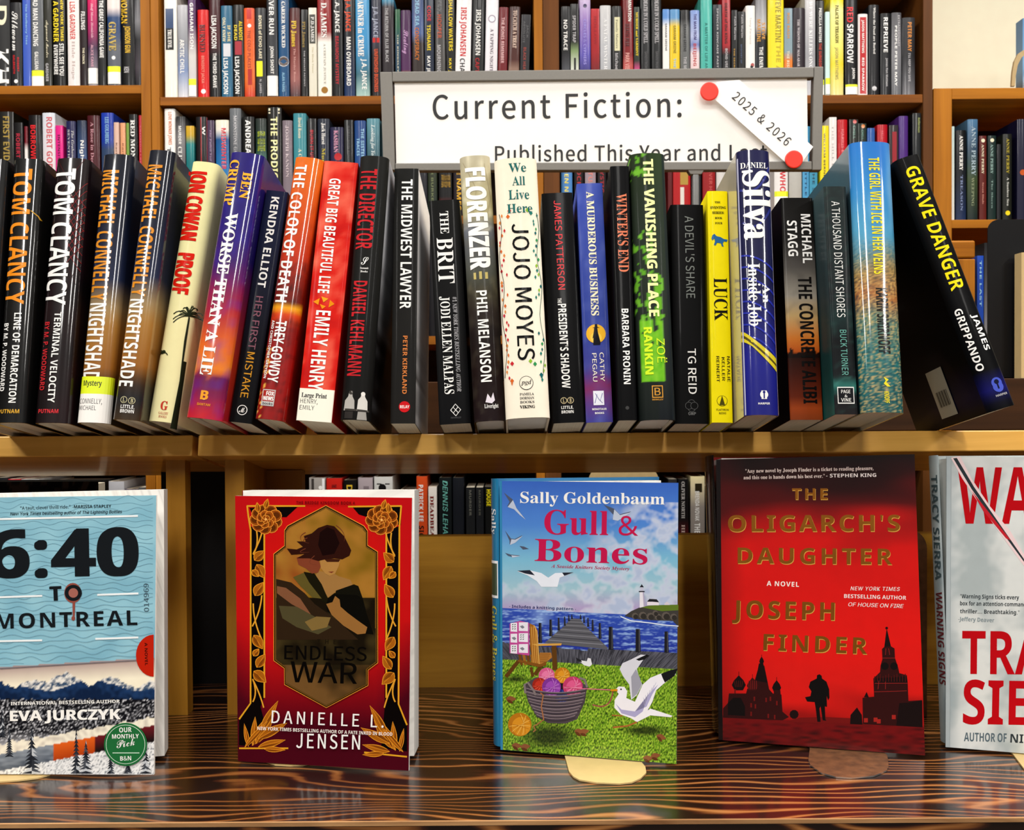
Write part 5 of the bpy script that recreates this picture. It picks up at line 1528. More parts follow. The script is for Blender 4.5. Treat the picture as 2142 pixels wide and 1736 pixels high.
T_(ar, 'Current Fiction:', 906, 249.5, 1425, 244.5, 50, '141212', 'sign', 0, 1.08)
T_(ar, 'Published This Year and Last', 1036, 338, 1604, 335, 32, '141212', 'sign', 0, 1.04)
emit(ar, pm, lambda a, b, l: _s(a, b, l))
pm.build('sign_panel', M_INK, sg)
slab('stem', [(1449, 357), (1463, 357), (1463, 790), (1449, 790)], DS + 0.002, 0.010, M_CHROME, sg, 0.002)
slab('stem_clip', [(1437, 353), (1475, 353), (1468, 364), (1444, 364)], DS + 0.001, 0.012, M_STEEL, sg, 0.0008)
_pb = P(1456, 800, DS)
wbox('base_plate', (_pb.x - 0.06, 1.262, zc1 + 0.0002), (_pb.x + 0.06, 1.40, zc1 + 0.004), M_STEEL, sg, 0.001)

st_ = thing('paper_strip', 'white paper strip with printed years lying diagonally over the sign corner', 'paper', P(1600, 260, DS - 0.003))
_s2 = pxmb(st_, DS - 0.003)
sm = MB()
_q = [(1492, 205), (1500, 171), (1547, 167), (1701, 307), (1676, 342), (1648, 344)]
sm.poly([_s2(x, y) for x, y in _q][::-1], hx('faf8f6'))
sm.poly([_s2(x, y, -0.0006) for x, y in _q], hx('faf8f6'))
ar = Art()
T_(ar, '2025 & 2026', 1530, 205, 1644, 306, 19, '1c1c1c', 'signl', 0, 1.1)
emit(ar, sm, lambda a, b, l: _s2(a, b, l))
sm.build('printed_strip', M_INK, st_)


def disc(name, label, px, py, r, D, T, mat, group=None):
    c = P(px, py, D)
    t = thing(name, label, 'magnet', c, group)
    m = MB()
    R = r * D / F
    n = 40
    f = [(R * math.cos(math.tau * i / n), 0, R * math.sin(math.tau * i / n)) for i in range(n)]
    f2 = [(x * .9, -T * .25, z * .9) for x, y, z in f]
    b = [(x, T, z) for x, y, z in f]
    m.poly(f2, (.8, .05, .02))
    for i in range(n):
        j = (i + 1) % n
        m.poly([f[i], f[j], f2[j], f2[i]], (.8, .05, .02))
        m.poly([b[i], b[j], f[j], f[i]], (.8, .05, .02))
    m.build('disc', mat, t)
    return t


disc('round_magnet', 'red round magnet on the upper left end of the paper strip', 1484, 191, 19, DS - 0.0055, 0.0018, M_RED, 'red magnets on the sign')
disc('round_magnet', 'red round magnet on the lower right end of the paper strip', 1661, 333, 18.5, DS - 0.0055, 0.0018, M_RED, 'red magnets on the sign')

# ------------------------------------------------------------------ things behind the row at the right
bx = thing('wooden_box', 'light wooden box with a lid line behind the leaning black hardcover', 'box', (P(1990, 700, 1.45).x, 1.45, zc1))
_x0, _x1 = P(1950, 700, 1.45).x, P(2040, 700, 1.45).x
_zt = P(2000, 503, 1.45).z
_zl = P(2000, 540, 1.45).z
wbox('box_body', (_x0, 1.45, zc1), (_x1, 1.56, _zl - 0.001), M_OAKV, bx, 0.0015)
wbox('lid', (_x0, 1.4495, _zl), (_x1, 1.5605, _zt), M_OAK, bx, 0.0025)

for (x0, x1, top, D, col, lab, tx) in (
        (2044, 2058, 535, 1.50, [(0, '2c58b8'), (1, '2450a8')], 'bright blue book standing right of the light wooden box', [('THE LAST', 545, 640, 'L', .35, .65)]),
        (2059, 2073, 508, 1.50, [(0, '1c1c1e'), (.25, '4c4c50'), (.6, '8c8c90'), (1, 'd0d0d0')], 'black and silver book between the blue book and black bookend', [('STRANGER', 520, 760, 'W', .5, .85, 'cond')])):
    a, b = P(x0, 700, D).x, P(x1, 700, D).x
    H = P(x0, top, D).z - zc1
    A_ = Art()
    for s_, y0, y1, c_, ua, ub, *r_ in tx:
        f_ = lambda y: H * (1 - (y - top) / (795 - top))
        A_.text(s_, r_[0] if r_ else 'cond', ((ua - .5) * (b - a), f_(y0)), ((ua - .5) * (b - a), f_(y1)), ((ub - ua) * (b - a), 0), hx(cc(c_)))
    make_book('paperback_book', lab, Matrix.Translation(((a + b) / 2, D, zc1 + .0002)), b - a - .0004, H, 0.12, 0.0008,
              (lambda c_: lambda u, v: grad(c_, 1 - v))(col), M_BG, A_, None, None, 'books behind the display row', nu=4, nv=6, hard=False, cuts=False)


def bookend(label, mat, xa, xb, yplate, ztop, base, tongue, zb, rad=0.02, group=None, rim=None):
    """L-shaped sheet metal bookend: upright plate with rounded top corners and a foot"""
    t = thing('bookend', label, 'bookend', ((xa + xb) / 2, yplate, zb), group)
    L = t.location.copy()
    m = MB()
    pts = [(xa, zb)]
    pts += [(xa + rad - rad * math.cos(a), ztop - rad + rad * math.sin(a)) for a in [math.pi / 2 * i / 8 for i in range(9)]]
    pts += [(xb - rad + rad * math.sin(a), ztop - rad + rad * math.cos(a)) for a in [math.pi / 2 * i / 8 for i in range(9)]]
    pts += [(xb, zb)]
    f = [Vector((x, yplate, z)) - L for x, z in pts]
    b = [p + Vector((0, .0012, 0)) for p in f]
    m.poly(f[::-1], (.5,) * 3)
    m.poly(b, (.5,) * 3)
    for i in range(len(f)):
        j = (i + 1) % len(f)
        m.poly([f[i], f[j], b[j], b[i]], (.5,) * 3)
    m.build('plate', mat, t)
    if tongue:
        m = MB()
        g = [Vector((x, y, zb + .0013)) - L for x, y in tongue]
        h = [p - Vector((0, 0, .0012)) for p in g]
        m.poly(g, (.5,) * 3)
        m.poly(h[::-1], (.5,) * 3)
        ft = m.build('foot', mat, t)
        m = MB()
        for i in range(len(g)):
            j = (i + 1) % len(g)
            m.poly([g[j], g[i], h[i], h[j]], (.5,) * 3)
        m.build('foot_rim', rim or M_CHROME, ft)
    return t


def tongue_px(pts, yback):
    q = [PZ(x, y, ZT + .0013) for x, y in pts]
    o = [(p.x, p.y) for p in q]
    return [(o[0][0], yback)] + o + [(o[-1][0], yback)]


_p = P(2066, 600, 1.28)
bookend('tall black metal bookend with rounded corner at the right edge', M_BLACKM, _p.x, _p.x + .15, 1.28, P(2100, 459, 1.28).z, 0,
        [(_p.x, 1.28), (_p.x, 1.30), (_p.x + .15, 1.30), (_p.x + .15, 1.28)], zc1 + .0002, 0.014, None, M_BLACKM)
_p = P(2131, 600, 1.262)
_H = P(2135, 530, 1.262).z - zc1
make_book('paperback_book', 'cream spined book cut off by the right frame edge before the black bookend', Matrix.Translation((_p.x + .02, 1.2525, zc1 + .0002)), .04, _H, .02, .003,
          lambda u, v: hx('cdb88c'), M_BG, None, None, None, 'books behind the display row', nu=4, nv=1, hard=False)

# tan bookend and the easel with its blue book, further back
_a, _b = P(1232, 1000, 1.99).x, P(1380, 1000, 1.99).x
bookend('tan bookend on the bottom right shelf, rounded corner above the sea cover', M_TANM, _a, _b, 2.0 + .004, P(1300, 977, 2.0).z, 0,
        [(_a, 2.005), (_a, 2.09), (_b, 2.09), (_b, 2.005)], ZC[4] + .0002, 0.028, None, M_TANM)

zoak = P(2050, 184, YD).z
_e = P(2142, 180, 2.02)
ez = thing('book_easel', 'tan bent metal easel on top of the low oak bookcase', 'easel', (_e.x, 2.02, zoak))
_w = [(2116, 180), (2118, 150), (2122, 128), (2130, 112), (2142, 104), (2165, 100), (2190, 108), (2205, 128), (2210, 180)]
_s = pxmb(ez, 2.02)
m = MB()
_in = [(x + (7 if x < 2150 else -7), y + (8 if y < 170 else 0)) for x, y in _w]
for i in range(len(_w) - 1):
    for d in (0, .006):
        q = [_s(*_w[i], -d), _s(*_w[i + 1], -d), _s(*_in[i + 1], -d), _s(*_in[i], -d)]
        m.poly(q if d else q[::-1], (.5,) * 3)
    m.poly([_s(*_w[i], -.006), _s(*_w[i + 1], -.006), _s(*_w[i + 1]), _s(*_w[i])], (.5,) * 3)
    m.poly([_s(*_in[i]), _s(*_in[i + 1]), _s(*_in[i + 1], -.006), _s(*_in[i], -.006)], (.5,) * 3)
m.build('bent_wire', M_TANM, ez)
_a, _b = P(2148, 100, 2.06).x, P(2250, 100, 2.06).x
make_book('hardcover_book', 'pale blue book standing on top of the low oak bookcase', Matrix.Translation(((_a + _b) / 2, 2.075, zoak + .0003)), _b - _a, P(2140, 32, 2.06).z - zoak, .03, 0.002,
          lambda u, v: grad([(0, '6c9cc8'), (.7, '88b4d8'), (.9, '4c3c38'), (1, '3c3030')], 1 - v), M_BG, None, None, None, None, nu=4, nv=8)

# ------------------------------------------------------------------ face-out books on the table
class Face:
    """a book standing face out; its front cover has sprung slightly open"""
    def __init__(s, name, label, BL, BR, TL, lean, hard, group='face-out books on the dark table'):
        s.bl, s.br = PZ(*BL, ZT + .0024), PZ(*BR, ZT + .0024)
        hgt = 0.235
        s.tl = P(*TL, s.bl.y + hgt * math.sin(math.radians(lean)))
        s.n = (s.br - s.bl).cross(s.tl - s.bl).normalized()
        if s.n.y > 0:
            s.n = -s.n
        s.lean = math.radians(lean)
        s.t = thing(name, label, 'book', s.bl.copy(), group)
        s.L = s.bl.copy()
        s.m = MB()
        s.art = Art()
        s.hard = hard

    def at(s, x, y, l=0.0):
        return hit(x, y, s.bl, s.n) + s.n * l - s.L

    def cover(s, corners, edge='f4f2ec', th=0.0022):
        """corners: TL TR BR BL in px"""
        f = [s.at(*c) for c in corners]
        b = [p - s.n * th for p in f]
        s.m.poly([f[3], f[2], f[1], f[0]], hx(edge))
        s.m.poly([b[0], b[1], b[2], b[3]], hx('f4f2ec'))
        for i in range(4):
            j = (i + 1) % 4
            s.m.poly([f[i], f[j], b[j], b[i]], hx(edge))

    def paint(s, x0, y0, x1, y1, nx, ny, fn, lay=0.0002, clip=None, quad=None):
        """colour field sampled on a fine mesh; quad = TL TR BR BL corners to fill exactly"""
        def pos(u, v):
            if quad:
                (ax, ay), (bx_, by), (cx_, cy), (dx, dy) = quad
                x = (ax * (1 - u) + bx_ * u) * (1 - v) + (dx * (1 - u) + cx_ * u) * v
                y = (ay * (1 - u) + by * u) * (1 - v) + (dy * (1 - u) + cy * u) * v
                return x, y
            return x0 + (x1 - x0) * u, y0 + (y1 - y0) * v
        s.m.grid(nx, ny, lambda u, v: s.at(*pos(u, v), lay), lambda u, v: fn(*pos(u, v)), 0, False, flip=True)

    def p(s, pts, col, mi=0):
        s.art.poly(pts, hx(cc(col)), mi)

    def line(s, pts, w_, col, w1=None):
        s.art.poly(stroke(pts, w_, w1), hx(cc(col)))

    def T(s, st, x0, y0, x1, y1, cap, col, sty='sans', mi=0, space=1.0):
        T_(s.art, st, x0, y0, x1, y1, cap, col, sty, mi, space)

    def body(s, A, B, top, T, left=0.0, spine=None, back='f0eee8', mat=None, pw=M_PAGEW, inset=0.0, spine_art=None, bulge=0.006, white=False, yaw=0.0, start=0.004, Wd=None):
        """page block, back cover and spine behind the front cover; A, B = px of the front lower corners"""
        a = PZ(*A, ZT + .0024)
        if B is not None:
            b = PZ(*B, ZT + .0024)
            b = Vector((b.x, a.y + (b.y - a.y), a.z))
        else:
            b = a + Vector((math.cos(yaw), math.sin(yaw), 0)) * Wd
        ex = (b - a).normalized()
        W = (b - a).length
        up = Vector((0, 0, 1)).lerp(Vector((0, 1, 0)), 0)
        bk = Vector((-ex.y, ex.x, 0))
        up = (up * math.cos(s.lean) + bk * math.sin(s.lean)).normalized()
        dp = (bk * math.cos(s.lean) - Vector((0, 0, 1)) * math.sin(s.lean)).normalized()
        H = P(*top, a.y + .2 * math.sin(s.lean)).z - a.z
        lift = T * math.sin(s.lean)
        o = a - s.L + Vector((0, 0, lift)) + bk * start

        def q(x, d, z):
            return o + ex * x + dp * d + up * z

        def bxm(m, x0, x1, d0, d1, z0, z1, col):
            c = [q(x, d, z) for z in (z0, z1) for (x, d) in ((x0, d0), (x1, d0), (x1, d1), (x0, d1))]
            n = len(m.v)
            m.v += [tuple(p) for p in c]
            m.c += [tuple(col)] * 8
            for f in ((0, 3, 2, 1), (4, 5, 6, 7), (0, 1, 5, 4), (1, 2, 6, 5), (2, 3, 7, 6), (3, 0, 4, 7)):
                m.f.append(tuple(n + i for i in f))
                m.sm.append(False)
                m.mi.append(0)
        m = MB()
        bxm(m, .001 if bulge < .002 else .008, W - inset, 0, T - .003, inset * .7, H - inset, (.9, .9, .88))
        m.build('page_block', pw, s.t)
        m = MB()
        bxm(m, 0, W, T - .0028, T, 0, H, hx(back))
        m.build('back_cover', mat or M_SATIN, s.t)
        if spine:
            m = MB()

            def sp(a_, v, l=0.0):
                w = a_ * math.pi
                return q(-math.sin(w) * (bulge + l) + .0008, T * (.5 - .5 * math.cos(w)) - .001 - l * math.cos(w), v * H)
            m.grid(12, 20, lambda u, v: sp(u, v), lambda u, v: spine(u, v), 0, True)
            if spine_art:
                A_ = Art()
                spine_art(A_, H)
                emit(A_, m, lambda a_, b_, l: sp(a_, b_ / H, l + .0002), 0, [.1, .2, .3, .4, .5, .6, .7, .8, .9])
            m.build('spine', mat or M_SATIN, s.t)

    def done(s, mats):
        emit(s.art, s.m, lambda a, b, l: s.at(a, b, l), 0, None, 0.000012, 0.0003)
        return s.m.build('front_cover', mats, s.t)


def leaf(cx, cy, L, W, ang, n=8):
    ca, sa = math.cos(ang), math.sin(ang)
    o = []
    for i in range(n + 1):
        t = i / n
        o.append((t * L, W * math.sin(math.pi * t ** .8) * .5))
    for i in range(n - 1, 0, -1):
        t = i / n
        o.append((t * L, -W * math.sin(math.pi * t ** .8) * .5))
    return [(cx + x * ca - y * sa, cy + x * sa + y * ca) for x, y in o]


# ---- pale blue winter train cover
f = Face('paperback_book', 'pale blue paperback with big dark numerals above a snowy mountain train scene', (-66, 1619), (322, 1620), (-60, 1041), 4, False)
Q1 = [(-60, 1041), (327, 1036), (322, 1620), (-66, 1619)]
f.cover(Q1)


def edge1(x):
    return 1395 - .059 * x


def snow(x, y):
    e = edge1(x)
    if y < e:
        return mix(hx('a4d0dc'), hx('90c0d0'), .5 + nz(x, y, .02))
    h = max(0, 40 - abs(x - 137) * .6, 32 - abs(x - 230) * .5, 22 - abs(x - 315) * .6, 24 - abs(x - 75) * .4, 30 - abs(x + 30) * .4) + 5 * nz(x, 3, .12)
    ys = 1444 - h
    ridge = 1444 - max(0, 26 - abs(x - 195) * .3, 22 - abs(x + 5) * .25) + 3 * nz(x, 9, .05)
    if y < ys:
        t = (y - e) / 40
        return mix(hx('b8a09c'), hx('fdf4dc'), t)
    if y < ridge:
        k = nz(x + y * .6, y, .11) + .5 * nz(x, y, .3)
        return mix(hx('f4efe6'), hx('48607c'), .4 + 1.6 * k)
    if y < 1462 + 4 * nz(x, 0, .1):
        return mix(hx('2c4a74'), hx('1c3050'), (y - ridge) / 25 + nz(x, y, .1))
    snowline = 1556 - .17 * x + 8 * nz(x, 1, .06)
    train = 1578 - .19 * x
    if y < snowline:
        k = nz(x * 1.6, y, .22) + .6 * nz(x * 2, y, .5)
        return mix(hx('1e1e24'), hx('e4e4e8'), max(0, k - .05) * 1.6 + max(0, (y - 1530) / 60))
    if y < train:
        return mix(hx('fbf4e0'), hx('d8cfc0'), .3 + nz(x, y, .1))
    if y < train + 34:
        if 112 < x < 200:
            return mix(hx('e8722c'), hx('b84c1c'), (y - train) / 34)
        if x >= 200:
            return mix(hx('7c2830'), hx('2c2020'), (y - train) / 30)
        return mix(hx('a8b0b8'), hx('5c6470'), .3 + .5 * nz(x, y * 3, .05) + (y - train) / 60)
    k = nz(x * 1.5, y, .25)
    return mix(hx('f6f6f4'), hx('5c6470'), .12 + 1.3 * k)


f.paint(0, 0, 0, 0, 130, 195, snow, quad=Q1)
for k in range(30):
    y0 = 1048 + k * 11.8
    pts = [(x, y0 - .02 * x + 4 * math.sin(x / 13 + k * .8) * math.sin(x / 60 + k) + 2.5 * math.sin(x / 9 - k)) for x in range(-40, 322, 6)]
    pts = [p for p in pts if p[1] < edge1(p[0]) - 4]
    if len(pts) > 3:
        f.line(pts, 1.0, '88b4c4')
f.p([(0, edge1(0) + 1.5), (322, edge1(322) + 1.5), (322, edge1(322) + 3.5), (0, edge1(0) + 4)], '8c8488')
rnd = random.Random(5)
for (tx, ty, th, tw) in ((67, 1522, 98, 44), (160, 1520, 96, 26), (180, 1548, 70, 34), (232, 1560, 60, 20), (20, 1520, 60, 20), (5, 1480, 60, 20), (305, 1550, 68, 28), (268, 1590, 30, 26)):
    for j in range(12):
        yy = ty + th * j / 12
        ww = tw * (.12 + .9 * j / 12)
        for sgn in (-1, 1):
            f.p([(qx, min(qy, 1617 + q_ * .3)) for q_, (qx, qy) in enumerate([(tx, yy), (tx + sgn * ww / 2, yy + th / 10 + 2), (tx + sgn * ww / 4, yy + th / 14 + 3), (tx, yy + th / 9)])], rnd.choice(['30343c', '3c4048', '585c64', 'c8ccd0', '2c3038']))
f.T('"A taut, clever thrill ride."', 43, 1066, 148, 1063, 6.5, '3c4c54', 'sans')
f.T('-MARISSA STAPLEY', 152, 1063, 233, 1062, 6.5, '20282c', 'bold')
f.T('New York Times bestselling author of The Lightning Bottles', 22, 1078, 255, 1073, 6.5, '3c4c54', 'ital')
for (xa, ya, xb, yb_) in ((-60, 1087, 289, 1079), (-60, 1251, 89, 1246), (204, 1244, 290, 1241), (-60, 1342, 89, 1339), (200, 1336, 290, 1333)):
    f.line([(xa, ya), (xb, yb_)], 4, 'f4f8f8')
f.T('6:40', -22, 1209, 288, 1203, 98, '24282c', 'black')
f.p(circle(153, 1240, 18, 20, 21), 'a05c50')
f.line([(155, 1252), (155, 1285), (154, 1295)], 6, 'a05c50', 3)
f.p(circle(154, 1293, 4, 12, 5), 'a05c50')
f.T('T', 106, 1257, 129, 1256, 30, '24282c', 'black')
f.p(circle(154, 1240, 18, 24, 17), '24282c')
f.p(circle(154, 1240, 10, 20, 10), 'b07468')
f.T('MONTREAL', -8, 1315, 288, 1307, 31, '24282c', 'bold', 0, 1.1)
f.T('014969', 312, 1279, 311, 1220, 10, '4c5c68', 'light')
f.p([(322, 1327)] + [(322 - 37 * math.sin(math.pi * i / 14), 1371 - 44 * math.cos(math.pi * i / 14)) for i in range(1, 14)] + [(322, 1415)], 'c83018')
f.T('A NOVEL', 303, 1344, 304, 1392, 6, '2c1410', 'bold')
f.T('INTERNATIONAL BESTSELLING AUTHOR', 23, 1475, 251, 1470, 7, 'f8f6f0', 'bold')
f.T('EVA JURCZYK', 22, 1508, 252, 1504, 21, 'fcfaf4', 'black')
f.body((-66, 1618), None, (-66, 1037), 0.024, yaw=math.radians(12), Wd=.150, start=.002)
fc_ = f.done([M_SATIN])
# round award sticker is stuck on the cover: a part of its own
m = MB()
ar = Art()
ar.poly(circle(264, 1556, 45, 48), hx('2f7a48'))
ar.poly(circle(264, 1556, 41, 48), hx('e0f0e0'))
ar.poly(circle(264, 1556, 40, 48), hx('2f7a48'))
T_(ar, 'OUR', 251, 1531, 277, 1530, 10, 'W', 'bold')
T_(ar, 'MONTHLY', 236, 1544, 292, 1543, 9, 'W', 'bold')
T_(ar, 'Pick', 246, 1564, 284, 1557, 15, 'W', 'script')
ar.poly([(237, 1573), (293, 1573), (293, 1574.5), (237, 1574.5)], hx('e0f0e0'))
T_(ar, 'B&N', 253, 1590, 276, 1589, 9, 'W', 'bold')
emit(ar, m, lambda a, b, l: f.at(a, b, l), 0, None, 0.00004, 0.0013)
o = m.build('round_sticker', M_SATIN, fc_)
o['label'] = 'round green sticker'

# ---- red and gold cover
f = Face('paperback_book', 'red paperback with gold floral border around an amber portrait panel', (498, 1592), (855, 1612), (492, 1037), 4, False)
Q2 = [(492, 1037), (862, 1041), (855, 1612), (498, 1592)]
f.cover(Q2)


def redbg(x, y):
    d = math.hypot((x - 675) / 250, (y - 1240) / 300)
    c = mix(hx('e02014'), hx('c41a20'), d * 1.1)
    return mix(c, hx('560c20'), max(0, (y - 1350) / 170 + max(0, abs(x - 675) - 110) / 180 * (1 if y > 1300 else .0)))


f.paint(0, 0, 0, 0, 40, 60, redbg, quad=Q2)
A5 = lambda x, y: (480 + x / 5.355, 1020 + y / 5.355)
B5 = lambda x, y: (480 + x / 5.355, 1310 + y / 5.355)
GO, GD, GL = 'd08a24', '8c4c14', 'f0c040'
# black borders with gold rails
f.p([A5(235, 430), A5(392, 500), B5(395, 780), B5(350, 900), B5(400, 1100), B5(230, 1340), B5(110, 1330), B5(110, 1050), B5(235, 850)], '120a0a')
f.p([A5(1752, 480), A5(1905, 430), B5(1880, 860), B5(1990, 1110), B5(1990, 1400), B5(1700, 1360), B5(1740, 900)], '120a0a')
f.p([A5(225, 225), A5(770, 210), A5(640, 330), A5(520, 330), A5(300, 400)], '120a0a')
f.p([A5(1370, 205), A5(1930, 205), A5(1920, 420), A5(1640, 360), A5(1450, 300)], '120a0a')
for pts in ([A5(195, 205), A5(850, 205)], [A5(200, 205), A5(215, 330), A5(240, 480), B5(238, 860), B5(110, 1040)], [A5(392, 520), B5(392, 800)], [B5(110, 1365), B5(660, 1365)],
            [A5(1330, 212), A5(1930, 205)], [A5(1925, 205), A5(1905, 430), B5(1895, 870), B5(1990, 1105)], [A5(1758, 500), B5(1758, 800)], [B5(1510, 1410), B5(1990, 1460)]):
    f.line(pts, 3.4, 'e0a830')


def lf(cx, cy, L, W, ang):
    f.p(leaf(cx, cy, L, W, ang), 'f0a838')
    c, s_ = math.cos(ang), math.sin(ang)
    f.p(leaf(cx + c * 1.2, cy + s_ * 1.2, L - 3, W - 2.4, ang), 'b06c1c')
    f.line([(cx + c * 1.5, cy + s_ * 1.5), (cx + c * L * .85, cy + s_ * L * .85)], .9, 'e89c34')
    f.p(leaf(cx + c * 2 - s_ * W * .12, cy + s_ * 2 + c * W * .12, L * .7, W * .3, ang + .05), '8c5014')


def stem(pts):
    f.line(pts, 3.2, 'c88c28')
    f.line(pts, 1.4, 'f0b848')


for mir in (1, -1):
    X = (lambda x: x) if mir == 1 else (lambda x: 1356 - x)
    Yo = 0 if mir == 1 else 4
    stem(bez((X(537), 1110 + Yo), (X(542), 1140 + Yo), (X(530), 1160 + Yo)))
    stem(bez((X(549), 1110 + Yo), (X(545), 1130 + Yo), (X(530), 1158 + Yo)))
    stem(bez((X(548), 1245), (X(545), 1280), (X(528), 1310), 8))
    stem(bez((X(530), 1262), (X(530), 1300), (X(549), 1340), 8))
    stem(bez((X(529), 1420), (X(540), 1450), (X(529), 1468), 8))
    stem(bez((X(531), 1425), (X(544), 1450), (X(552), 1480), 8))
    for (x, y, L, W, a) in ((532, 1172, 30, 21, -.75), (537, 1180, 34, 22, 1.05), (528, 1192, 20, 15, .8), (533, 1246, 34, 22, -1.0),
                            (531, 1328, 35, 22, 1.0), (530, 1372, 20, 14, -.9), (537, 1396, 34, 20, -1.0), (531, 1403, 36, 24, .75)):
        lf(X(x), y + Yo, L, W, a if mir == 1 else math.pi - a)
    # fan of long leaves at the foot
    for (x, y, L, W, a) in ((528, 1560, 60, 16, -1.15), (535, 1556, 72, 18, -1.0), (545, 1530, 75, 16, -1.05), (540, 1545, 70, 18, -.5), (530, 1558, 60, 14, -1.5),
                            (520, 1562, 50, 10, -1.75), (540, 1562, 60, 15, -.25), (552, 1566, 46, 12, .05), (512, 1563, 74, 12, -.85)):
        lf(X(x), y + Yo + (6 if mir == -1 else 0), L, W, a if mir == 1 else math.pi - a)
    # rose
    cx, cy = X(557), 1086 + Yo * .3
    for k in range(9):
        a = math.tau * k / 9 + .3
        px_, py_ = cx + 21 * math.cos(a), cy + 19 * math.sin(a)
        f.p(circle(px_, py_, 14, 12, 13), 'f0a040')
        f.p(circle(px_, py_, 12.6, 12, 11.6), '9c5418')
        f.p(circle(px_ + 2 * math.cos(a), py_ + 2 * math.sin(a), 8, 10, 7), '6c380e')
    lf(cx - 2 * mir, cy - 22, 22, 12, -1.3)
    lf(cx - 16 * mir, cy - 14, 22, 12, -1.7)
    for k in range(7):
        a = math.tau * k / 7
        px_, py_ = cx + 11 * math.cos(a), cy + 10 * math.sin(a)
        f.p(circle(px_, py_, 9.5, 12), 'f0a040')
        f.p(circle(px_, py_, 8.2, 12), 'a85c1c')
        f.p(circle(px_ - 1, py_ + 1, 5, 10), '7c4412')
    for k in range(5):
        a = math.tau * k / 5 + .5
        f.p(circle(cx + 4.5 * math.cos(a), cy + 4.5 * math.sin(a), 5, 10), 'f0a848')
        f.p(circle(cx + 4.5 * math.cos(a), cy + 4.5 * math.sin(a), 3.9, 10), '9c5418')
    f.p(circle(cx, cy, 2.6, 10), 'f8c070')
# amber panel
PAN = [A5(1085, 215), A5(1500, 440), A5(1540, 495), A5(1540, 655), A5(1650, 725), B5(1652, 400), B5(1545, 480), B5(1545, 650), B5(1090, 895), B5(632, 640), B5(630, 460), B5(515, 375), A5(515, 750), A5(632, 660), A5(632, 490), A5(665, 440)]
cxp, cyp = 683, 1285


def grow(pts, k):
    return [(cxp + (x - cxp) * k, cyp + (y - cyp) * (1 + (k - 1) * .55)) for x, y in pts]


f.p(grow(PAN, 1.03), 'e8a040')
f.p(grow(PAN, 1.018), '1c0c08')
f.p(PAN, '7c5c28')
rows_ = 60
inner = [Vector((x, y)) for x, y in grow(PAN, .985)]


def inside(x, y):
    c = False
    n = len(inner)
    for i in range(n):
        a, b = inner[i], inner[i - 1]
        if (a.y > y) != (b.y > y) and x < (b.x - a.x) * (y - a.y) / (b.y - a.y) + a.x:
            c = not c
    return c


def amber(x, y):
    k = nz(x + y * .3, y, .012) + .6 * nz(x * .7 + y, y - x, .03)
    if y < 1250:
        return mix(hx('b08038'), hx('8c6c20') if x > 640 else hx('9c5c28'), .4 + k)
    if y < 1390:
        return mix(hx('4c4024'), hx('241c10'), .4 + 1.3 * k + (x - 640) / 250)
    return mix(hx('7c5c34'), hx('2c2414'), .3 + k + (x - 660) / 180)


cells, cols_ = [], []
gx, gy = 1.6, 1.8
yy = 1058
while yy < 1478:
    xx = 574
    while xx < 792:
        if inside(xx, yy) and inside(xx + gx, yy) and inside(xx, yy + gy) and inside(xx + gx, yy + gy):
            f.m.poly([f.at(xx, yy + gy, .0013), f.at(xx + gx, yy + gy, .0013), f.at(xx + gx, yy, .0013), f.at(xx, yy, .0013)],
                     [amber(xx, yy + gy), amber(xx + gx, yy + gy), amber(xx + gx, yy), amber(xx, yy)])
        xx += gx
    yy += gy
base_items = f.art.items
emit(f.art, f.m, lambda a, b, l: f.at(a, b, l), 0, None, 0.000012, 0.0003)
f.art = Art()
# a plain seated figure: hair, face, shoulders, dark dress, arm
f.p([A5(*q) for q in ((530, 1020), (700, 1060), (850, 1180), (960, 1300), (1100, 1400), (1300, 1560), (1450, 1700), (540, 1700))], '3c2c1c')
f.p([A5(*q) for q in ((540, 1100), (640, 1120), (800, 1240), (920, 1420), (700, 1300), (540, 1180))], '8c6044')
f.p([A5(*q) for q in ((560, 1320), (760, 1330), (960, 1440), (1150, 1560), (1000, 1640), (760, 1560), (600, 1460))], '5c5438')
f.p([A5(*q) for q in ((850, 1500), (980, 1440), (1140, 1450), (1100, 1560), (930, 1600))], '8c7444')
f.p([A5(*q) for q in ((1000, 930), (1180, 960), (1230, 990), (1360, 1030), (1400, 1110), (1330, 1150), (1190, 1170), (1110, 1230), (1040, 1100), (960, 1000))], 'a8804c')
f.p([A5(*q) for q in ((1180, 1180), (1400, 1130), (1450, 1150), (1500, 1240), (1540, 1400), (1620, 1640), (1400, 1620), (1230, 1480), (1100, 1380), (1090, 1250))], '14120c')
f.p([A5(*q) for q in ((1400, 1080), (1450, 1100), (1500, 1240), (1430, 1200), (1190, 1190), (1200, 1150))], '1c1a10')
f.p([A5(*q) for q in ((840, 940), (960, 960), (1040, 1080), (1110, 1240), (1090, 1300), (960, 1200), (860, 1040))], '24200f')
f.p([A5(*q) for q in ((720, 1000), (840, 950), (900, 1060), (1040, 1240), (940, 1230), (800, 1100))], '6c6030')
f.p([A5(*q) for q in ((1090, 1300), (1160, 1280), (1190, 1210), (1240, 1250), (1250, 1330), (1330, 1400), (1450, 1490), (1550, 1560), (1530, 1630), (1440, 1640), (1280, 1540), (1150, 1420))], 'a07440')
f.p([A5(*q) for q in ((1020, 800), (1250, 800), (1230, 880), (1190, 960), (1130, 985), (1080, 960), (1030, 900))], 'b88c50')
f.p([A5(*q) for q in ((1060, 790), (1250, 800), (1230, 830), (1100, 830))], '4c2818')
f.p([A5(*q) for q in ((1110, 940), (1180, 935), (1150, 955))], '84402c')
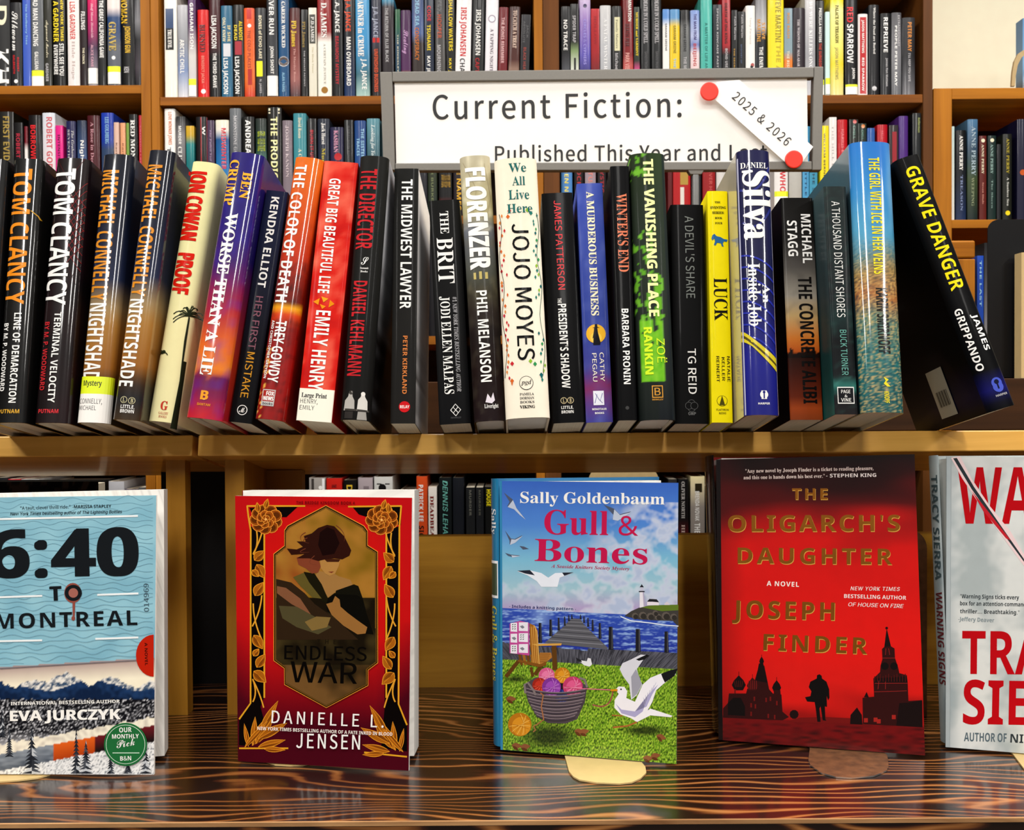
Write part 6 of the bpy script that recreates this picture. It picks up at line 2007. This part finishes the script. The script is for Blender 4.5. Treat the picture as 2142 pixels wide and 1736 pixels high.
f.p([A5(*q) for q in ((760, 780), (830, 760), (1000, 790), (1030, 880), (1000, 950), (930, 960), (860, 900), (780, 860))], '8c4c34')
f.p([A5(*q) for q in ((1100, 415), (1180, 430), (1290, 540), (1370, 700), (1350, 760), (1270, 800), (1180, 790), (1090, 800), (1000, 820), (900, 790), (760, 790), (850, 740), (700, 750), (650, 680), (760, 690), (830, 660), (760, 600), (860, 600), (840, 540), (930, 510), (1000, 450))], '3c1c14')
f.p([A5(*q) for q in ((1100, 440), (1180, 470), (1240, 620), (1180, 740), (1050, 760), (1000, 640), (1020, 500))], '240e0c')
for pts in (((880, 560), (780, 600), (900, 620)), ((860, 680), (720, 740), (900, 720)), ((960, 760), (840, 860), (980, 860)), ((1200, 420), (1320, 500), (1290, 600)), ((860, 500), (770, 540), (820, 600))):
    f.line(bez(*[A5(*q) for q in pts], 8), 1.6, '7c4430', .4)
f.T('THE BRIDGE KINGDOM BOOK 4', 621, 1054, 743, 1055, 6, '6c1014', 'bold', 0, 1.1)
f.T('THE', *B5(990, 190), *B5(1200, 195), 9, '241c10', 'sans', 0, 1.5)
f.T('ENDLESS', *B5(622, 365), *B5(1540, 385), 29, '100c08', 'sans')
f.T('WAR', *B5(690, 620), *B5(1430, 640), 43, '100c08', 'sans')
f.T('DANIELLE L.', *B5(478, 1078), *B5(1730, 1130), 26, 'W', 'sans', 0, 1.15)
f.T('NEW YORK TIMES BESTSELLING AUTHOR OF A FATE INKED IN BLOOD', *B5(320, 1155), *B5(1830, 1222), 7, 'f4ece4', 'cond')
f.T('JENSEN', *B5(755, 1355), *B5(1465, 1375), 30, 'W', 'sans', 0, 1.1)
emit(f.art, f.m, lambda a, b, l: f.at(a, b, l), 0, None, 0.000012, 0.00136)
f.m.build('front_cover', [M_SATIN], f.t)
f.body((497, 1588), (865, 1590), (865, 1029), 0.030, spine=lambda u, v: mix(hx('6c1024'), hx('d01c20'), v), bulge=.0012)

# ---- seaside cover
f = Face('hardcover_book', 'blue hardcover showing a seaside painting with gull, yarn basket and pier', (1052, 1568), (1415, 1598), (1050, 1006), 4, True)
Q3 = [(1050, 1006), (1419, 1010), (1415, 1598), (1052, 1568)]
f.cover([(1045, 1006), (1419, 1010), (1415, 1598), (1047, 1568)], '3c90b8')
C7 = lambda x, y: (1030 + x / 4.96, 1250 + y / 4.96)


def seaside(x, y):
    hz = 1272 + .05 * (x - 1051)
    dk = 1343 + .10 * (x - 1051) if x < 1230 else 1358 + .05 * (x - 1282)
    gr = 1379 + .058 * (x - 1051)
    if y < hz:
        t = (y - 1006) / 266
        c = grad([(0, '4470c4'), (.35, '5c90d4'), (.62, '88c0d8'), (.85, 'a8c8d4'), (1, 'b8a8cc')], t)
        m1 = nz(x, y * 1.3, .022) + .5 * nz(x, y * 1.3, .055) + .25 * nz(x, y, .12)
        reg = max(0, min(1, (x - 1240 + (y - 1100) * .9) / 90)) if y > 1050 else 0
        reg2 = max(0, min(1, (y - 1205) / 20)) * max(0, min(1, (hz - 8 - y) / 20)) * .8
        k = max(0, m1 + .28) * 1.8 * max(reg, reg2)
        return mix(c, mix(hx('f2f0f2'), hx('b8c4dc'), .5 + m1), min(1, k))
    if y < dk:
        k = nz(x * .25, y * 1.6, .12) + .6 * nz(x * .5, y * 2.4, .25)
        c = mix(hx('3c5cb8'), hx('2c3ca0'), (y - hz) / 90)
        c = mix(c, hx('a8c4ec'), max(0, k) * 1.5 + (.5 * max(0, 1 - abs(x - 1132) / 28) if y < hz + 30 else 0))
        return c
    if y < gr:
        k = nz(x * 2 + (y - 1350) * (x - 1200) * .012, y * .2, .2)
        return mix(hx('6c6c76'), hx('34343c'), .45 + 1.3 * k)
    k = nz(x * 2.2, y * .75, .28) + .6 * nz(x * 5, y * 1.2, .3)
    c = mix(hx('78a428'), hx('b8d450'), max(0, k) * 2.2)
    c = mix(c, hx('2c4410'), max(0, -k) * 2.0)
    sh = max(0, 1 - math.hypot((x - 1150) / 75, (y - 1540) / 34)) + max(0, 1 - math.hypot((x - 1100) / 60, (y - 1590) / 26)) + max(0, 1 - math.hypot((x - 1350) / 60, (y - 1528) / 14)) + .8 * max(0, 1 - math.hypot((x - 1080) / 34, (y - 1420) / 10))
    return mix(c, hx('18200a'), min(.85, sh * 1.3))


f.paint(0, 0, 0, 0, 200, 310, seaside, quad=Q3)
# pier
f.p([C7(*q) for q in ((820, 215), (910, 218), (960, 290), (1200, 520), (1190, 535), (540, 470), (620, 400), (740, 300))], '6a6a70')
for k in range(12):
    a = (k / 12) ** 1.6
    f.line([C7(815 - 270 * a, 222 + 250 * a), C7(915 + 270 * a, 224 + 300 * a)], .8 + 1.2 * a, '8e8e96' if k % 2 else '4c4c54')
for (x, y0, y1, w_) in ((495, 262, 470, 28), (605, 226, 400, 24), (688, 208, 340, 15), (750, 195, 290, 11), (793, 180, 245, 9), (824, 175, 220, 8), (914, 176, 222, 8), (950, 190, 260, 9), (992, 208, 300, 11), (1040, 228, 345, 14), (1115, 262, 425, 20), (1228, 302, 540, 40), (1510, 325, 565, 44), (1805, 350, 570, 36)):
    f.p([C7(x - w_ / 2, y0), C7(x + w_ / 2, y0), C7(x + w_ / 2 + 8, y1), C7(x - w_ / 2 - 3, y1)], '26262c')
    f.p([C7(x + w_ * .2, y0 + 4), C7(x + w_ / 2, y0 + 4), C7(x + w_ / 2, y1 - 6), C7(x + w_ * .2, y1 - 6)], '54545c')
# island, lighthouse, house
f.p([C7(*q) for q in ((1370, 190), (1440, 140), (1540, 95), (1660, 78), (1930, 72), (1930, 300), (1870, 240), (1700, 235), (1520, 225))], '4c4844')
f.p([C7(*q) for q in ((1540, 98), (1660, 78), (1930, 72), (1930, 130), (1760, 140), (1640, 118))], '6c8430')
for (x, y, r_) in ((1480, 190, 34), (1560, 185, 40), (1640, 195, 40), (1720, 200, 34), (1800, 190, 44), (1880, 200, 36), (1690, 160, 30)):
    f.p(circle(*C7(x, y), r_ / 4.96, 9), '6c645c')
    f.p(circle(*C7(x + 8, y + 8), r_ / 6.5, 8), '3c3834')
f.line([C7(1330, 195), C7(1440, 240), C7(1640, 262), C7(1800, 285), C7(1930, 295)], 2.2, 'e0e8f4')
f.p([C7(1528, -60), C7(1572, -60), C7(1588, 90), C7(1528, 105)], 'e8e4ec')
f.p([C7(1560, -60), C7(1572, -60), C7(1588, 90), C7(1570, 96)], 'b8b0c8')
f.p([C7(1520, -70), C7(1580, -70), C7(1580, -58), C7(1520, -58)], '2c2c38')
f.p([C7(1534, -110), C7(1566, -110), C7(1568, -70), C7(1532, -70)], 'c8c8d8')
f.p([C7(1528, -108), C7(1550, -140), C7(1572, -108)], '2c2c38')
f.p([C7(1605, 40), C7(1640, 10), C7(1700, 15), C7(1728, 45), C7(1728, 78), C7(1605, 80)], 'e8e0e8')
f.p([C7(1605, 42), C7(1630, 12), C7(1705, 16), C7(1730, 48), C7(1660, 42)], '2c2c34')
f.p([C7(1785, 60), C7(1812, 40), C7(1840, 60), C7(1840, 76), C7(1785, 76)], 'd8d0d8')
# chair with the quilt
for a, b, w_ in (((270, 660), (140, 820), 40), ((520, 690), (440, 800), 40), ((640, 500), (650, 750), 50), ((400, 720), (420, 820), 30)):
    f.line([C7(*a), C7(*b)], w_ / 4.96, '6c4818')
for k in range(6):
    f.p([C7(268 + k * 42, 590), C7(298 + k * 42, 590), C7(320 + k * 38, 700), C7(292 + k * 38, 698)], 'a8742c' if k % 2 else '7c5018')
f.p([C7(385, 265), C7(440, 290), C7(470, 340), C7(490, 700), C7(420, 690), C7(390, 480)], 'a87028')
f.line([C7(430, 285), C7(462, 350), C7(485, 690)], 1.8, 'e0b868')
for x in (405, 425, 445):
    f.line([C7(x, 300), C7(x + 20, 680)], 1.2, 'e0b060')
f.p([C7(490, 570), C7(610, 570), C7(620, 620), C7(520, 700), C7(490, 690)], 'b8803c')
for k in range(5):
    f.line([C7(495, 585 + k * 20), C7(600 - k * 8, 585 + k * 20)], .9, '6c4414')
f.p([C7(410, 480), C7(720, 472), C7(715, 495), C7(460, 500)], 'd8a858')
f.p([C7(400, 700), C7(260, 660), C7(270, 640), C7(500, 690), C7(560, 660), C7(560, 700), C7(480, 720)], '8c5c20')
f.p([C7(180, 270), C7(290, 240), C7(380, 260), C7(385, 600), C7(180, 575)], 'c858a0')
for i in range(2):
    for j in range(3):
        x0, y0 = (190 + i * 85, 262 + j * 113 - i * 6)
        w_ = 68 if i == 0 else 95
        f.p([C7(x0, y0), C7(x0 + w_, y0 - 2), C7(x0 + w_, y0 + 92), C7(x0, y0 + 88)], 'ece8f0')
        if (i + j) % 2 == 0:
            for u_ in range(3):
                f.p(leaf(*C7(x0 + 14, y0 + 22 + u_ * 22), 4, 2, -.5), '3c5c40')
                f.p(leaf(*C7(x0 + 38, y0 + 22 + u_ * 22), 4, 2, -.5), '3c5c40')
        else:
            f.p([C7(x0 + 10, y0 + 40), C7(x0 + 40, y0 + 30), C7(x0 + 60, y0 + 50), C7(x0 + 40, y0 + 66), C7(x0 + 24, y0 + 56)], '8c8c98')


def yarn(x, y, r_, c1, c2, c3):
    cx_, cy_ = C7(x, y)
    R_ = r_ / 4.96
    f.p(circle(cx_, cy_, R_, 26), c1)
    f.p(circle(cx_ + R_ * .12, cy_ + R_ * .15, R_ * .8, 20), c2)
    for k in range(9):
        a = -1.2 + k * .28
        f.line(bez((cx_ + R_ * .9 * math.cos(a + 2.2), cy_ + R_ * .9 * math.sin(a + 2.2)), (cx_ + R_ * .5 * math.cos(a + 1), cy_ - R_ * .3 + k), (cx_ + R_ * .9 * math.cos(a - .6), cy_ + R_ * .9 * math.sin(a - .6)), 6), .9, c3 if k % 2 else c1)


f.p([C7(*q) for q in ((330, 900), (440, 830), (640, 800), (880, 840), (985, 920), (960, 1080), (880, 1260), (760, 1305), (580, 1300), (460, 1230), (370, 1080))], '5c5258')
f.p([C7(*q) for q in ((420, 880), (640, 820), (900, 860), (950, 940), (800, 1020), (560, 1000), (450, 950))], '241c20')
yarn(565, 810, 85, 'd86898', 'e888b0', 'f4b8d0')
yarn(725, 805, 82, 'c88420', 'e0a030', 'f4c868')
yarn(490, 905, 75, 'a83020', 'c8402c', 'e87050')
yarn(720, 1020, 70, '2c3880', '3c4c98', '5c6cb8')
yarn(615, 925, 98, '8c40a0', 'a858bc', 'd090d8')
yarn(835, 920, 104, 'c84878', 'e06898', 'f4a8c8')
for k in range(9):
    yy0 = 985 + k * 34
    ins = (k / 9) ** 1.7 * 130
    pts = bez(C7(352 + ins, yy0 - 40), C7(650, yy0 + 45), C7(968 - ins, yy0 - 30), 12)
    f.line(pts, 5.2, '6c6068' if k % 2 else '544a54')
    f.line([(x, y - 1.6) for x, y in pts], 1.1, 'a8989c')
f.line([C7(345, 990), C7(335, 900), C7(370, 880), C7(430, 960), C7(450, 1010)], 4.5, '8c8080')
f.line([C7(905, 830), C7(960, 850), C7(985, 930)], 4.5, '8c8080')
f.line([C7(500, 985), C7(530, 1010), C7(510, 1130), C7(535, 1260), C7(470, 1310), C7(430, 1330), C7(450, 1370), (1116, 1530)], 2.6, 'b07850')
f.line([C7(740, 925), C7(900, 940), C7(1230, 955)], 1.8, 'e07898')
f.line(bez(C7(1250, 970), C7(1230, 1180), C7(1040, 1110), 10), 2.6, 'a85c58')
yarn(285, 1315, 122, 'c08018', 'dc9c28', 'f4cc70')
# big gull
f.p([C7(*q) for q in ((1320, 740), (1350, 680), (1440, 640), (1540, 590), (1600, 595), (1540, 680), (1500, 740), (1520, 820), (1555, 900), (1500, 1010), (1440, 1060), (1420, 900), (1360, 820))], 'dcdce4')
f.p([C7(*q) for q in ((1440, 820), (1490, 740), (1530, 830), (1550, 900), (1500, 1000), (1450, 1040))], 'a8a8b4')
f.p([C7(*q) for q in ((1490, 640), (1600, 590), (1630, 600), (1580, 640), (1520, 655))], '1c1c20')
f.p([C7(*q) for q in ((1390, 1040), (1480, 1080), (1560, 900), (1640, 830), (1740, 790), (1850, 760), (1910, 745), (1900, 800), (1780, 890), (1700, 960), (1660, 1080), (1610, 1170), (1640, 1150), (1870, 1225), (1850, 1240), (1640, 1220), (1560, 1260), (1500, 1290), (1440, 1250), (1330, 1210), (1265, 1140), (1270, 1060), (1310, 1000), (1280, 950), (1310, 920), (1370, 925), (1400, 970))], 'f0eef4')
f.p([C7(*q) for q in ((1280, 1100), (1340, 1160), (1480, 1180), (1600, 1130), (1660, 1000), (1720, 900), (1620, 1000), (1560, 1180), (1480, 1240), (1340, 1200))], 'b4b0d4')
f.p([C7(*q) for q in ((1750, 790), (1850, 750), (1925, 735), (1890, 810), (1790, 880), (1770, 840))], '1c1c22')
for k in range(7):
    f.line([C7(1700 - k * 22, 880 + k * 26), C7(1660 - k * 14, 960 + k * 26)], .8, 'c0bcd4')
f.p([C7(1300, 945), C7(1225, 950), C7(1230, 970), C7(1300, 968)], 'd8981c')
f.p(circle(*C7(1335, 950), 1.8, 8), '1c1c20')
f.line([C7(1500, 1290), C7(1400, 1330), C7(1250, 1345)], 3.2, 'b06c3c')
f.line([C7(1350, 1225), C7(1240, 1220)], 2.4, 'b06c3c')
# middle gull on grass, leaves
f.p([C7(*q) for q in ((865, 620), (920, 650), (980, 660), (990, 625), (1020, 630), (1035, 690), (1010, 715), (950, 700))], 'e8e8ec')
f.p([C7(865, 620), C7(920, 645), C7(930, 670), C7(880, 655)], '2c2c30')
for (x, y, a) in ((850, 1380, .2), (900, 1400, -.2), (1700, 1430, .3), (200, 1530, .1), (290, 1550, -.1), (1560, 1660, .1), (1640, 1650, -.2), (140, 1050, 0)):
    f.p(leaf(*C7(x, y), 22, 12, a), '94603c')
    f.p(leaf(*C7(x + 10, y + 10), 16, 6, a + .5), '6c4020')


def gullfly(pts, c='e8ecf4'):
    f.p(pts, c)


D7 = lambda x, y: (940 + x / 2.077, 900 + y / 2.077)
gullfly([D7(*q) for q in ((295, 612), (350, 608), (400, 620), (430, 640), (460, 620), (540, 618), (480, 640), (470, 680), (400, 680), (380, 655), (340, 630))])
f.p([D7(295, 610), D7(350, 607), D7(372, 630), D7(330, 622)], '2c3040')
f.p([D7(490, 618), D7(540, 617), D7(500, 632)], '2c3040')
for pts in (((237, 270), (275, 300), (290, 335), (330, 385), (305, 365), (280, 340), (252, 330), (262, 310)), ((670, 322), (715, 340), (740, 365), (790, 352), (750, 378), (730, 390), (708, 385), (718, 372)),
            ((242, 435), (268, 470), (285, 472), (318, 455), (285, 485), (262, 495), (262, 480)), ((305, 502), (325, 505), (346, 515), (320, 518)), ((242, 532), (268, 540), (308, 543), (272, 550), (255, 545))):
    f.p([D7(*q) for q in pts], '5c6478')
    f.p([(x + .8, y + 1.5) for x, y in [D7(*q) for q in pts[1:-1]]], 'c4ccdc')
f.T('Sally Goldenbaum', *D7(308, 315), *D7(935, 322), 23, 'W', 'serif')
f.T('Gull', *D7(412, 450), *D7(690, 455), 50, 'c81858', 'serif')
f.T('&', *D7(735, 455), *D7(820, 458), 38, 'c81858', 'serif')
f.T('Bones', *D7(370, 567), *D7(860, 582), 46, 'c81858', 'serif')
f.T('A Seaside Knitters Society Mystery', *D7(442, 596), *D7(782, 608), 6.5, 'b82058', 'serifi')
f.T('- Includes a knitting pattern -', *D7(260, 770), *D7(550, 783), 6, '1c2c6c', 'bold')
f.done([M_GLOSS])


def sp_art(A_, H):
    A_.text('Sally', 'serif', (.38, H * .885), (.38, H * .79), (-.24, 0), hx('f4f4f4'))
    A_.poly([(.06, H * .69), (.42, H * .69), (.42, H * .55), (.06, H * .55)], hx('f0f0f0'))
    A_.poly([(.1, H * .68), (.42, H * .68), (.42, H * .56), (.1, H * .56)], hx('4c5c48'))
    A_.text('Gull & Bones', 'serif', (.4, H * .52), (.4, H * .24), (-.26, 0), hx('d8d060'))


f.body((1046, 1567), None, (1046, 1005), 0.026, spine=lambda u, v: hx('2c84ac'), back='4c90c0', mat=M_GLOSS, inset=.003, spine_art=sp_art, yaw=math.radians(3), Wd=.146, start=.002)

# ---- red city cover
f = Face('hardcover_book', 'dark red hardcover with gold lettering over a walking man and domed skyline', (1512, 1548), (1935, 1580), (1507, 961), 7, True)
Q4 = [(1507, 961), (1913, 950), (1935, 1580), (1512, 1548)]
f.cover([(1498, 961.5), (1913, 950), (1935, 1580), (1503, 1547.5)], '180808')


def city(x, y):
    g0 = 1497 + .05 * (x - 1512)
    if y > g0:
        return mix(hx('7c1012'), hx('2c0608'), (y - g0) / 130 + .9 * nz(x * .2, y * 1.4, .16))
    k = nz(x * .35, y, .02)
    c = grad([(0, '1c0507'), (.09, '38080b'), (.18, '600c0e'), (.26, 'b01212'), (.36, 'd01612'), (.7, 'e01c14'), (.9, 'd82018'), (1, 'a01410')], (y - 955) / 545 + .09 * k)
    return mix(c, hx('500808'), max(0, (1560 - x) / 70) * .55)


f.paint(0, 0, 0, 0, 90, 130, city, quad=Q4)
E4 = lambda x, y: (1480 + x / 4.4625, 1280 + y / 4.4625)
DK, DM = '1c0505', '3c0a0a'


def dome(cx_, cy_, w_, h_, c):
    pts = [(cx_ - w_ * .3, cy_ + h_ * .5), (cx_ - w_ * .5, cy_ + h_ * .15), (cx_ - w_ * .35, cy_ - h_ * .15), (cx_, cy_ - h_ * .5), (cx_ + w_ * .35, cy_ - h_ * .15), (cx_ + w_ * .5, cy_ + h_ * .15), (cx_ + w_ * .3, cy_ + h_ * .5)]
    f.p([E4(*q) for q in pts], c)
    f.line([E4(cx_, cy_ - h_ * .75), E4(cx_, cy_ - h_ * .3)], .9, c)


f.p([E4(*q) for q in ((145, 960), (145, 900), (190, 850), (200, 760), (360, 760), (370, 720), (440, 640), (480, 500), (530, 500), (575, 720), (610, 760), (690, 770), (700, 930), (760, 980), (700, 1010), (145, 985))], DM)
dome(292, 660, 130, 140, DK)
dome(420, 670, 105, 120, '4c1010')
dome(505, 450, 44, 70, DK)
dome(645, 690, 84, 110, DK)
f.p([E4(*q) for q in ((480, 480), (520, 480), (560, 660), (450, 640))], DK)
f.p([E4(*q) for q in ((620, 730), (680, 730), (695, 930), (610, 930))], DM)
f.p([E4(*q) for q in ((190, 960), (190, 850), (240, 800), (310, 800), (350, 880), (350, 970))], '120303')
for k in range(5):
    f.line([E4(385 + k * 18, 640), E4(388 + k * 17, 720)], 1.0, '8c2420')
    f.line([E4(250 + k * 20, 640), E4(262 + k * 14, 700)], .9, '6c1c18')
for (x, y) in ((430, 790), (400, 850), (440, 860), (540, 800), (580, 790), (640, 830), (400, 930), (560, 950), (620, 960), (250, 720)):
    f.p([E4(x, y), E4(x + 14, y), E4(x + 14, y + 40), E4(x, y + 40)], '7c1814')
f.p(circle(*E4(808, 955), 9.5, 10), '240606')
f.p([E4(740, 1020), E4(860, 985), E4(1100, 980), E4(1330, 990), E4(1480, 1050), E4(860, 1030)], '7c1412')
# man
f.p([E4(*q) for q in ((1020, 620), (1022, 590), (1045, 580), (1065, 595), (1068, 620), (1110, 650), (1135, 720), (1138, 800), (1125, 825), (1112, 780), (1115, 885), (1095, 880), (1100, 1000), (1110, 1015), (1075, 1010), (1055, 880), (1045, 900), (1055, 1025), (1025, 1025), (1010, 900), (1000, 840), (930, 835), (910, 795), (960, 785), (970, 740), (945, 700), (960, 650))], '0c0202')
# tower and wall
f.p([E4(*q) for q in ((1672, 150), (1712, 320), (1745, 340), (1750, 430), (1780, 520), (1790, 570), (1860, 590), (1868, 660), (1875, 830), (2000, 822), (2005, 1075), (1750, 1060), (1450, 1045), (1447, 800), (1555, 790), (1548, 620), (1610, 560), (1615, 500), (1632, 440), (1628, 345), (1650, 325))], DM)
f.p([E4(*q) for q in ((1672, 150), (1712, 320), (1650, 325))], DK)
f.p([E4(*q) for q in ((1870, 845), (2003, 825), (2006, 1075), (1760, 1060), (1790, 850))], '1c0404')
f.p([E4(*q) for q in ((1552, 620), (1860, 600), (1866, 655), (1552, 660))], DK)
f.p(circle(*E4(1672, 150), 3, 6), DK)
for (x, y) in ((1655, 505), (1740, 505)):
    f.p(circle(*E4(x, y), 8, 16), '120303')
for pts in (((1690, 340), (1700, 400)), ((1665, 340), (1660, 400)), ((1600, 640), (1590, 720)), ((1660, 650), (1660, 720)), ((1555, 745), (1860, 735)), ((1630, 430), (1750, 430)), ((1560, 665), (1865, 665))):
    f.line([E4(*q) for q in pts], 1.0, 'a02c28')
for k in range(12):
    f.line([E4(1560 + k * 26, 600 - (k % 3) * 12), E4(1560 + k * 26, 650)], 1.6, '5c1412')
f.p([E4(*q) for q in ((1330, 1045), (1335, 960), (1395, 890), (1440, 960), (1445, 1050))], '1c0404')
f.p([E4(*q) for q in ((1460, 795), (1485, 745), (1505, 795))], DK)
for (x, y) in ((1460, 990), (1550, 985), (1580, 1000), (1720, 960)):
    f.p([E4(x, y), E4(x + 36, y), E4(x + 36, y + 40), E4(x, y + 40)], 'a82c24')
G4 = lambda x, y: (1440 + x / 2.077, 900 + y / 2.077)
f.T('"Any new novel by Joseph Finder is a ticket to reading pleasure,', *G4(248, 185), *G4(804, 172), 7.5, 'f0dcd4', 'serif')
f.T('and this one is hands down his best ever."', *G4(240, 213), *G4(592, 206), 7.5, 'f0dcd4', 'serif')
f.T('- STEPHEN KING', *G4(598, 205), *G4(816, 202), 7.5, 'f4e8e4', 'bold')
for st, x0, y0, x1, y1, cap, sp_ in (('THE', 450, 300, 604, 300, 23, 1.15), ('OLIGARCH\'S', 172, 440, 918, 438, 34, 1.1), ('DAUGHTER', 214, 578, 884, 583, 33, 1.15), ('JOSEPH', 190, 815, 634, 825, 37, 1.15), ('FINDER', 325, 955, 775, 972, 34, 1.15)):
    a, b = G4(x0, y0), G4(x1, y1)
    f.T(st, a[0] + 1, a[1] + 1.6, b[0] + 1, b[1] + 1.6, cap, 'd8a850', 'bold', 0, sp_)
    f.T(st, *a, *b, cap, 'b07428', 'bold', 1, sp_)
f.T('A NOVEL', *G4(340, 675), *G4(480, 680), 10, 'f4ece4', 'bold', 0, 1.1)
f.T('NEW YORK TIMES', *G4(704, 695), *G4(916, 698), 8, 'f0e0dc', 'ital', 0, 1.1)
f.T('BESTSELLING AUTHOR', *G4(676, 728), *G4(946, 736), 8, 'f0e0dc', 'bold')
f.T('OF HOUSE ON FIRE', *G4(693, 764), *G4(931, 772), 8, 'f0e0dc', 'ital')
f.done([M_GLOSS, M_FOIL])
f.body((1508, 1546), None, (1508, 958), 0.034, spine=lambda u, v: hx('140a0a'), back='a01414', mat=M_GLOSS, inset=.003, yaw=math.radians(1), Wd=.158, start=.001, bulge=.003)

# ---- pale grey cover at the right edge
f = Face('hardcover_book', 'pale grey hardcover with big red capitals cut off by the right frame edge', (1987, 1563), (2415, 1598), (1990, 955), 6, True)
Q5 = [(1990, 955), (2400, 958), (2415, 1598), (1987, 1563)]
f.cover([(1980, 955), (2400, 958), (2415, 1598), (1978, 1562.5)], 'b4bcbe')
f.paint(0, 0, 0, 0, 90, 130, lambda x, y: mix(mix(hx('dcdedb'), hx('b4bcbc'), .4 + 1.5 * nz(x, y, .012) + .4 * nz(x, y, .06)), hx('8c9ca4'), max(0, (2010 - x) / 30) * .5), quad=Q5)
f.T('WARNING', *G4(1168, 405), 2480, 1098, 118, 'c01420', 'cond')
f.T('SIGNS', 2200, 1220, 2400, 1224, 100, 'c01420', 'cond')
f.p([G4(*q) for q in ((1140, 120), (1180, 112), (1230, 210), (1310, 330), (1400, 440), (1458, 540), (1458, 590), (1370, 470), (1270, 330), (1190, 210))], 'ecd4d4')
f.p([G4(*q) for q in ((1150, 122), (1166, 120), (1240, 245), (1330, 375), (1458, 560), (1458, 572), (1320, 385), (1230, 255))], '3c4448')
f.p([G4(*q) for q in ((1230, 262), (1300, 350), (1400, 478), (1380, 470), (1280, 350))], 'c8303c')
for st, y, x1 in (('"Warning Signs ticks every', 735, 1436), ('box for an attention-commanding', 766, 1495), ('thriller.... Breathtaking."', 800, 1438)):
    f.T(st, *G4(1180, y - 6), *G4(x1, y), 8.5, '3c4448', 'cond')
f.T('-Jeffery Deaver', *G4(1172, 828), *G4(1328, 834), 8.5, '8c989c', 'cond')
f.T('TRACY', *G4(1188, 1058), 2300, 1412, 90, 'c01420', 'cond')
f.T('SIERRA', *G4(1192, 1275), 2350, 1520, 92, 'c01420', 'cond')
f.T('AUTHOR OF', *G4(1197, 1350), *G4(1382, 1354), 18, '64747c', 'cond')
f.T('NIGHTWATCHING', *G4(1398, 1356), 2330, 1562, 18, '3c4448', 'cond')
f.done([M_SATIN])
f.body((1986, 1562), None, (1986, 954), 0.018, spine=lambda u, v: mix(hx('b8c0c0'), hx('98a4a8'), .5 + nz(u * 2, v * 9)), back='b8c0c0', inset=.003, yaw=math.radians(-1), Wd=.158, start=.001, bulge=.003,
       spine_art=lambda A_, H: (A_.text('TRACY SIERRA', 'cond', (.5, H * .93), (.5, H * .56), (-.35, 0), hx('4c5c60')), A_.text('WARNING SIGNS', 'cond', (.5, H * .52), (.5, H * .2), (-.35, 0), hx('6c2c30'))))

# bookends under the face-out books
_r = M_CREAMM
bookend('cream metal bookend whose rounded foot shows below the seaside cover', M_CREAMM, P(1190, 1500, .905).x, P(1345, 1500, .905).x, .905, ZT + .12, 0,
        tongue_px([(1181, 1579), (1190, 1613), (1199, 1624), (1212, 1631), (1248, 1637), (1296, 1639), (1322, 1636), (1340, 1628), (1352, 1616), (1350, 1604), (1342, 1594)], .905), ZT + .0002, .02, 'bookends under the face-out books', M_CREAMM)
bookend('worn brown metal bookend whose rounded foot shows below the red city cover', M_BROWNM, P(1700, 1500, .94).x, P(1939, 1400, .94).x, .94, P(1930, 1107, .94).z, 0,
        tongue_px([(1694, 1565), (1691, 1589), (1695, 1600), (1717, 1616), (1749, 1625), (1782, 1627), (1827, 1623), (1854, 1612), (1859, 1603), (1856, 1580)], .94), ZT + .0002, .018, 'bookends under the face-out books')
bookend('cream metal bookend whose foot peeks out at the right frame edge', M_CREAMM, P(2150, 1500, .915).x, P(2300, 1500, .915).x, .915, ZT + .12, 0,
        tongue_px([(2118, 1576), (2140, 1605), (2165, 1640), (2210, 1655), (2270, 1650), (2300, 1620), (2290, 1590)], .915), ZT + .0002, .02, 'bookends under the face-out books', M_CREAMM)
bookend('cream metal bookend barely peeking out under the red and gold cover', M_CREAMM, P(550, 1500, .88).x, P(665, 1500, .88).x, .88, ZT + .11, 0,
        tongue_px([(548, 1585), (556, 1593), (575, 1599), (605, 1601), (635, 1600), (655, 1596), (664, 1588)], .88), ZT + .0002, .02, 'bookends under the face-out books', M_CREAMM)
bookend('cream metal bookend peeking out under the pale blue cover', M_CREAMM, P(-40, 1500, .88).x, P(100, 1500, .88).x, .88, ZT + .11, 0,
        tongue_px([(-50, 1600), (-45, 1625), (-20, 1634), (0, 1635), (40, 1632), (80, 1627), (105, 1620), (110, 1600)], .88), ZT + .0002, .02, 'bookends under the face-out books', M_CREAMM)

# marbled cover standing inside the left display unit, and the page block right of it
_D = 1.10
mc = thing('hardcover_book', 'black marbled hardcover standing face out behind the pale blue paperback', 'book', P(80, 1400, _D), None)
mc.location.z = ZT
_xa, _xb = P(-60, 1200, _D).x, P(206, 1200, _D).x
_zz = P(80, 1008, _D).z
m = MB()
m.grid(60, 40, lambda u, v: (_xa + (_xb - _xa) * u - mc.location.x, 0, (_zz - ZT) * v), lambda u, v: mix(hx('141212'), hx('4c4440'), 1 if (nz(u * 18, v * 14) > .05 and (u > .82 or v > .93)) else 0), 0, False)
m.poly([(_xa - mc.location.x, .003, 0), (_xa - mc.location.x, .003, _zz - ZT), (_xb - mc.location.x, .003, _zz - ZT), (_xb - mc.location.x, .003, 0)], hx('1c1a1a'))
m.build('front_cover', M_SATIN, mc)
boxobj('page_block', (_xa - mc.location.x + .002, .0035, .003), (_xb - mc.location.x - .003, .028, _zz - ZT - .003), M_PAGE, mc)
boxobj('back_cover', (_xa - mc.location.x, .0285, 0), (_xb - mc.location.x, .031, _zz - ZT), M_BLACKM, mc)
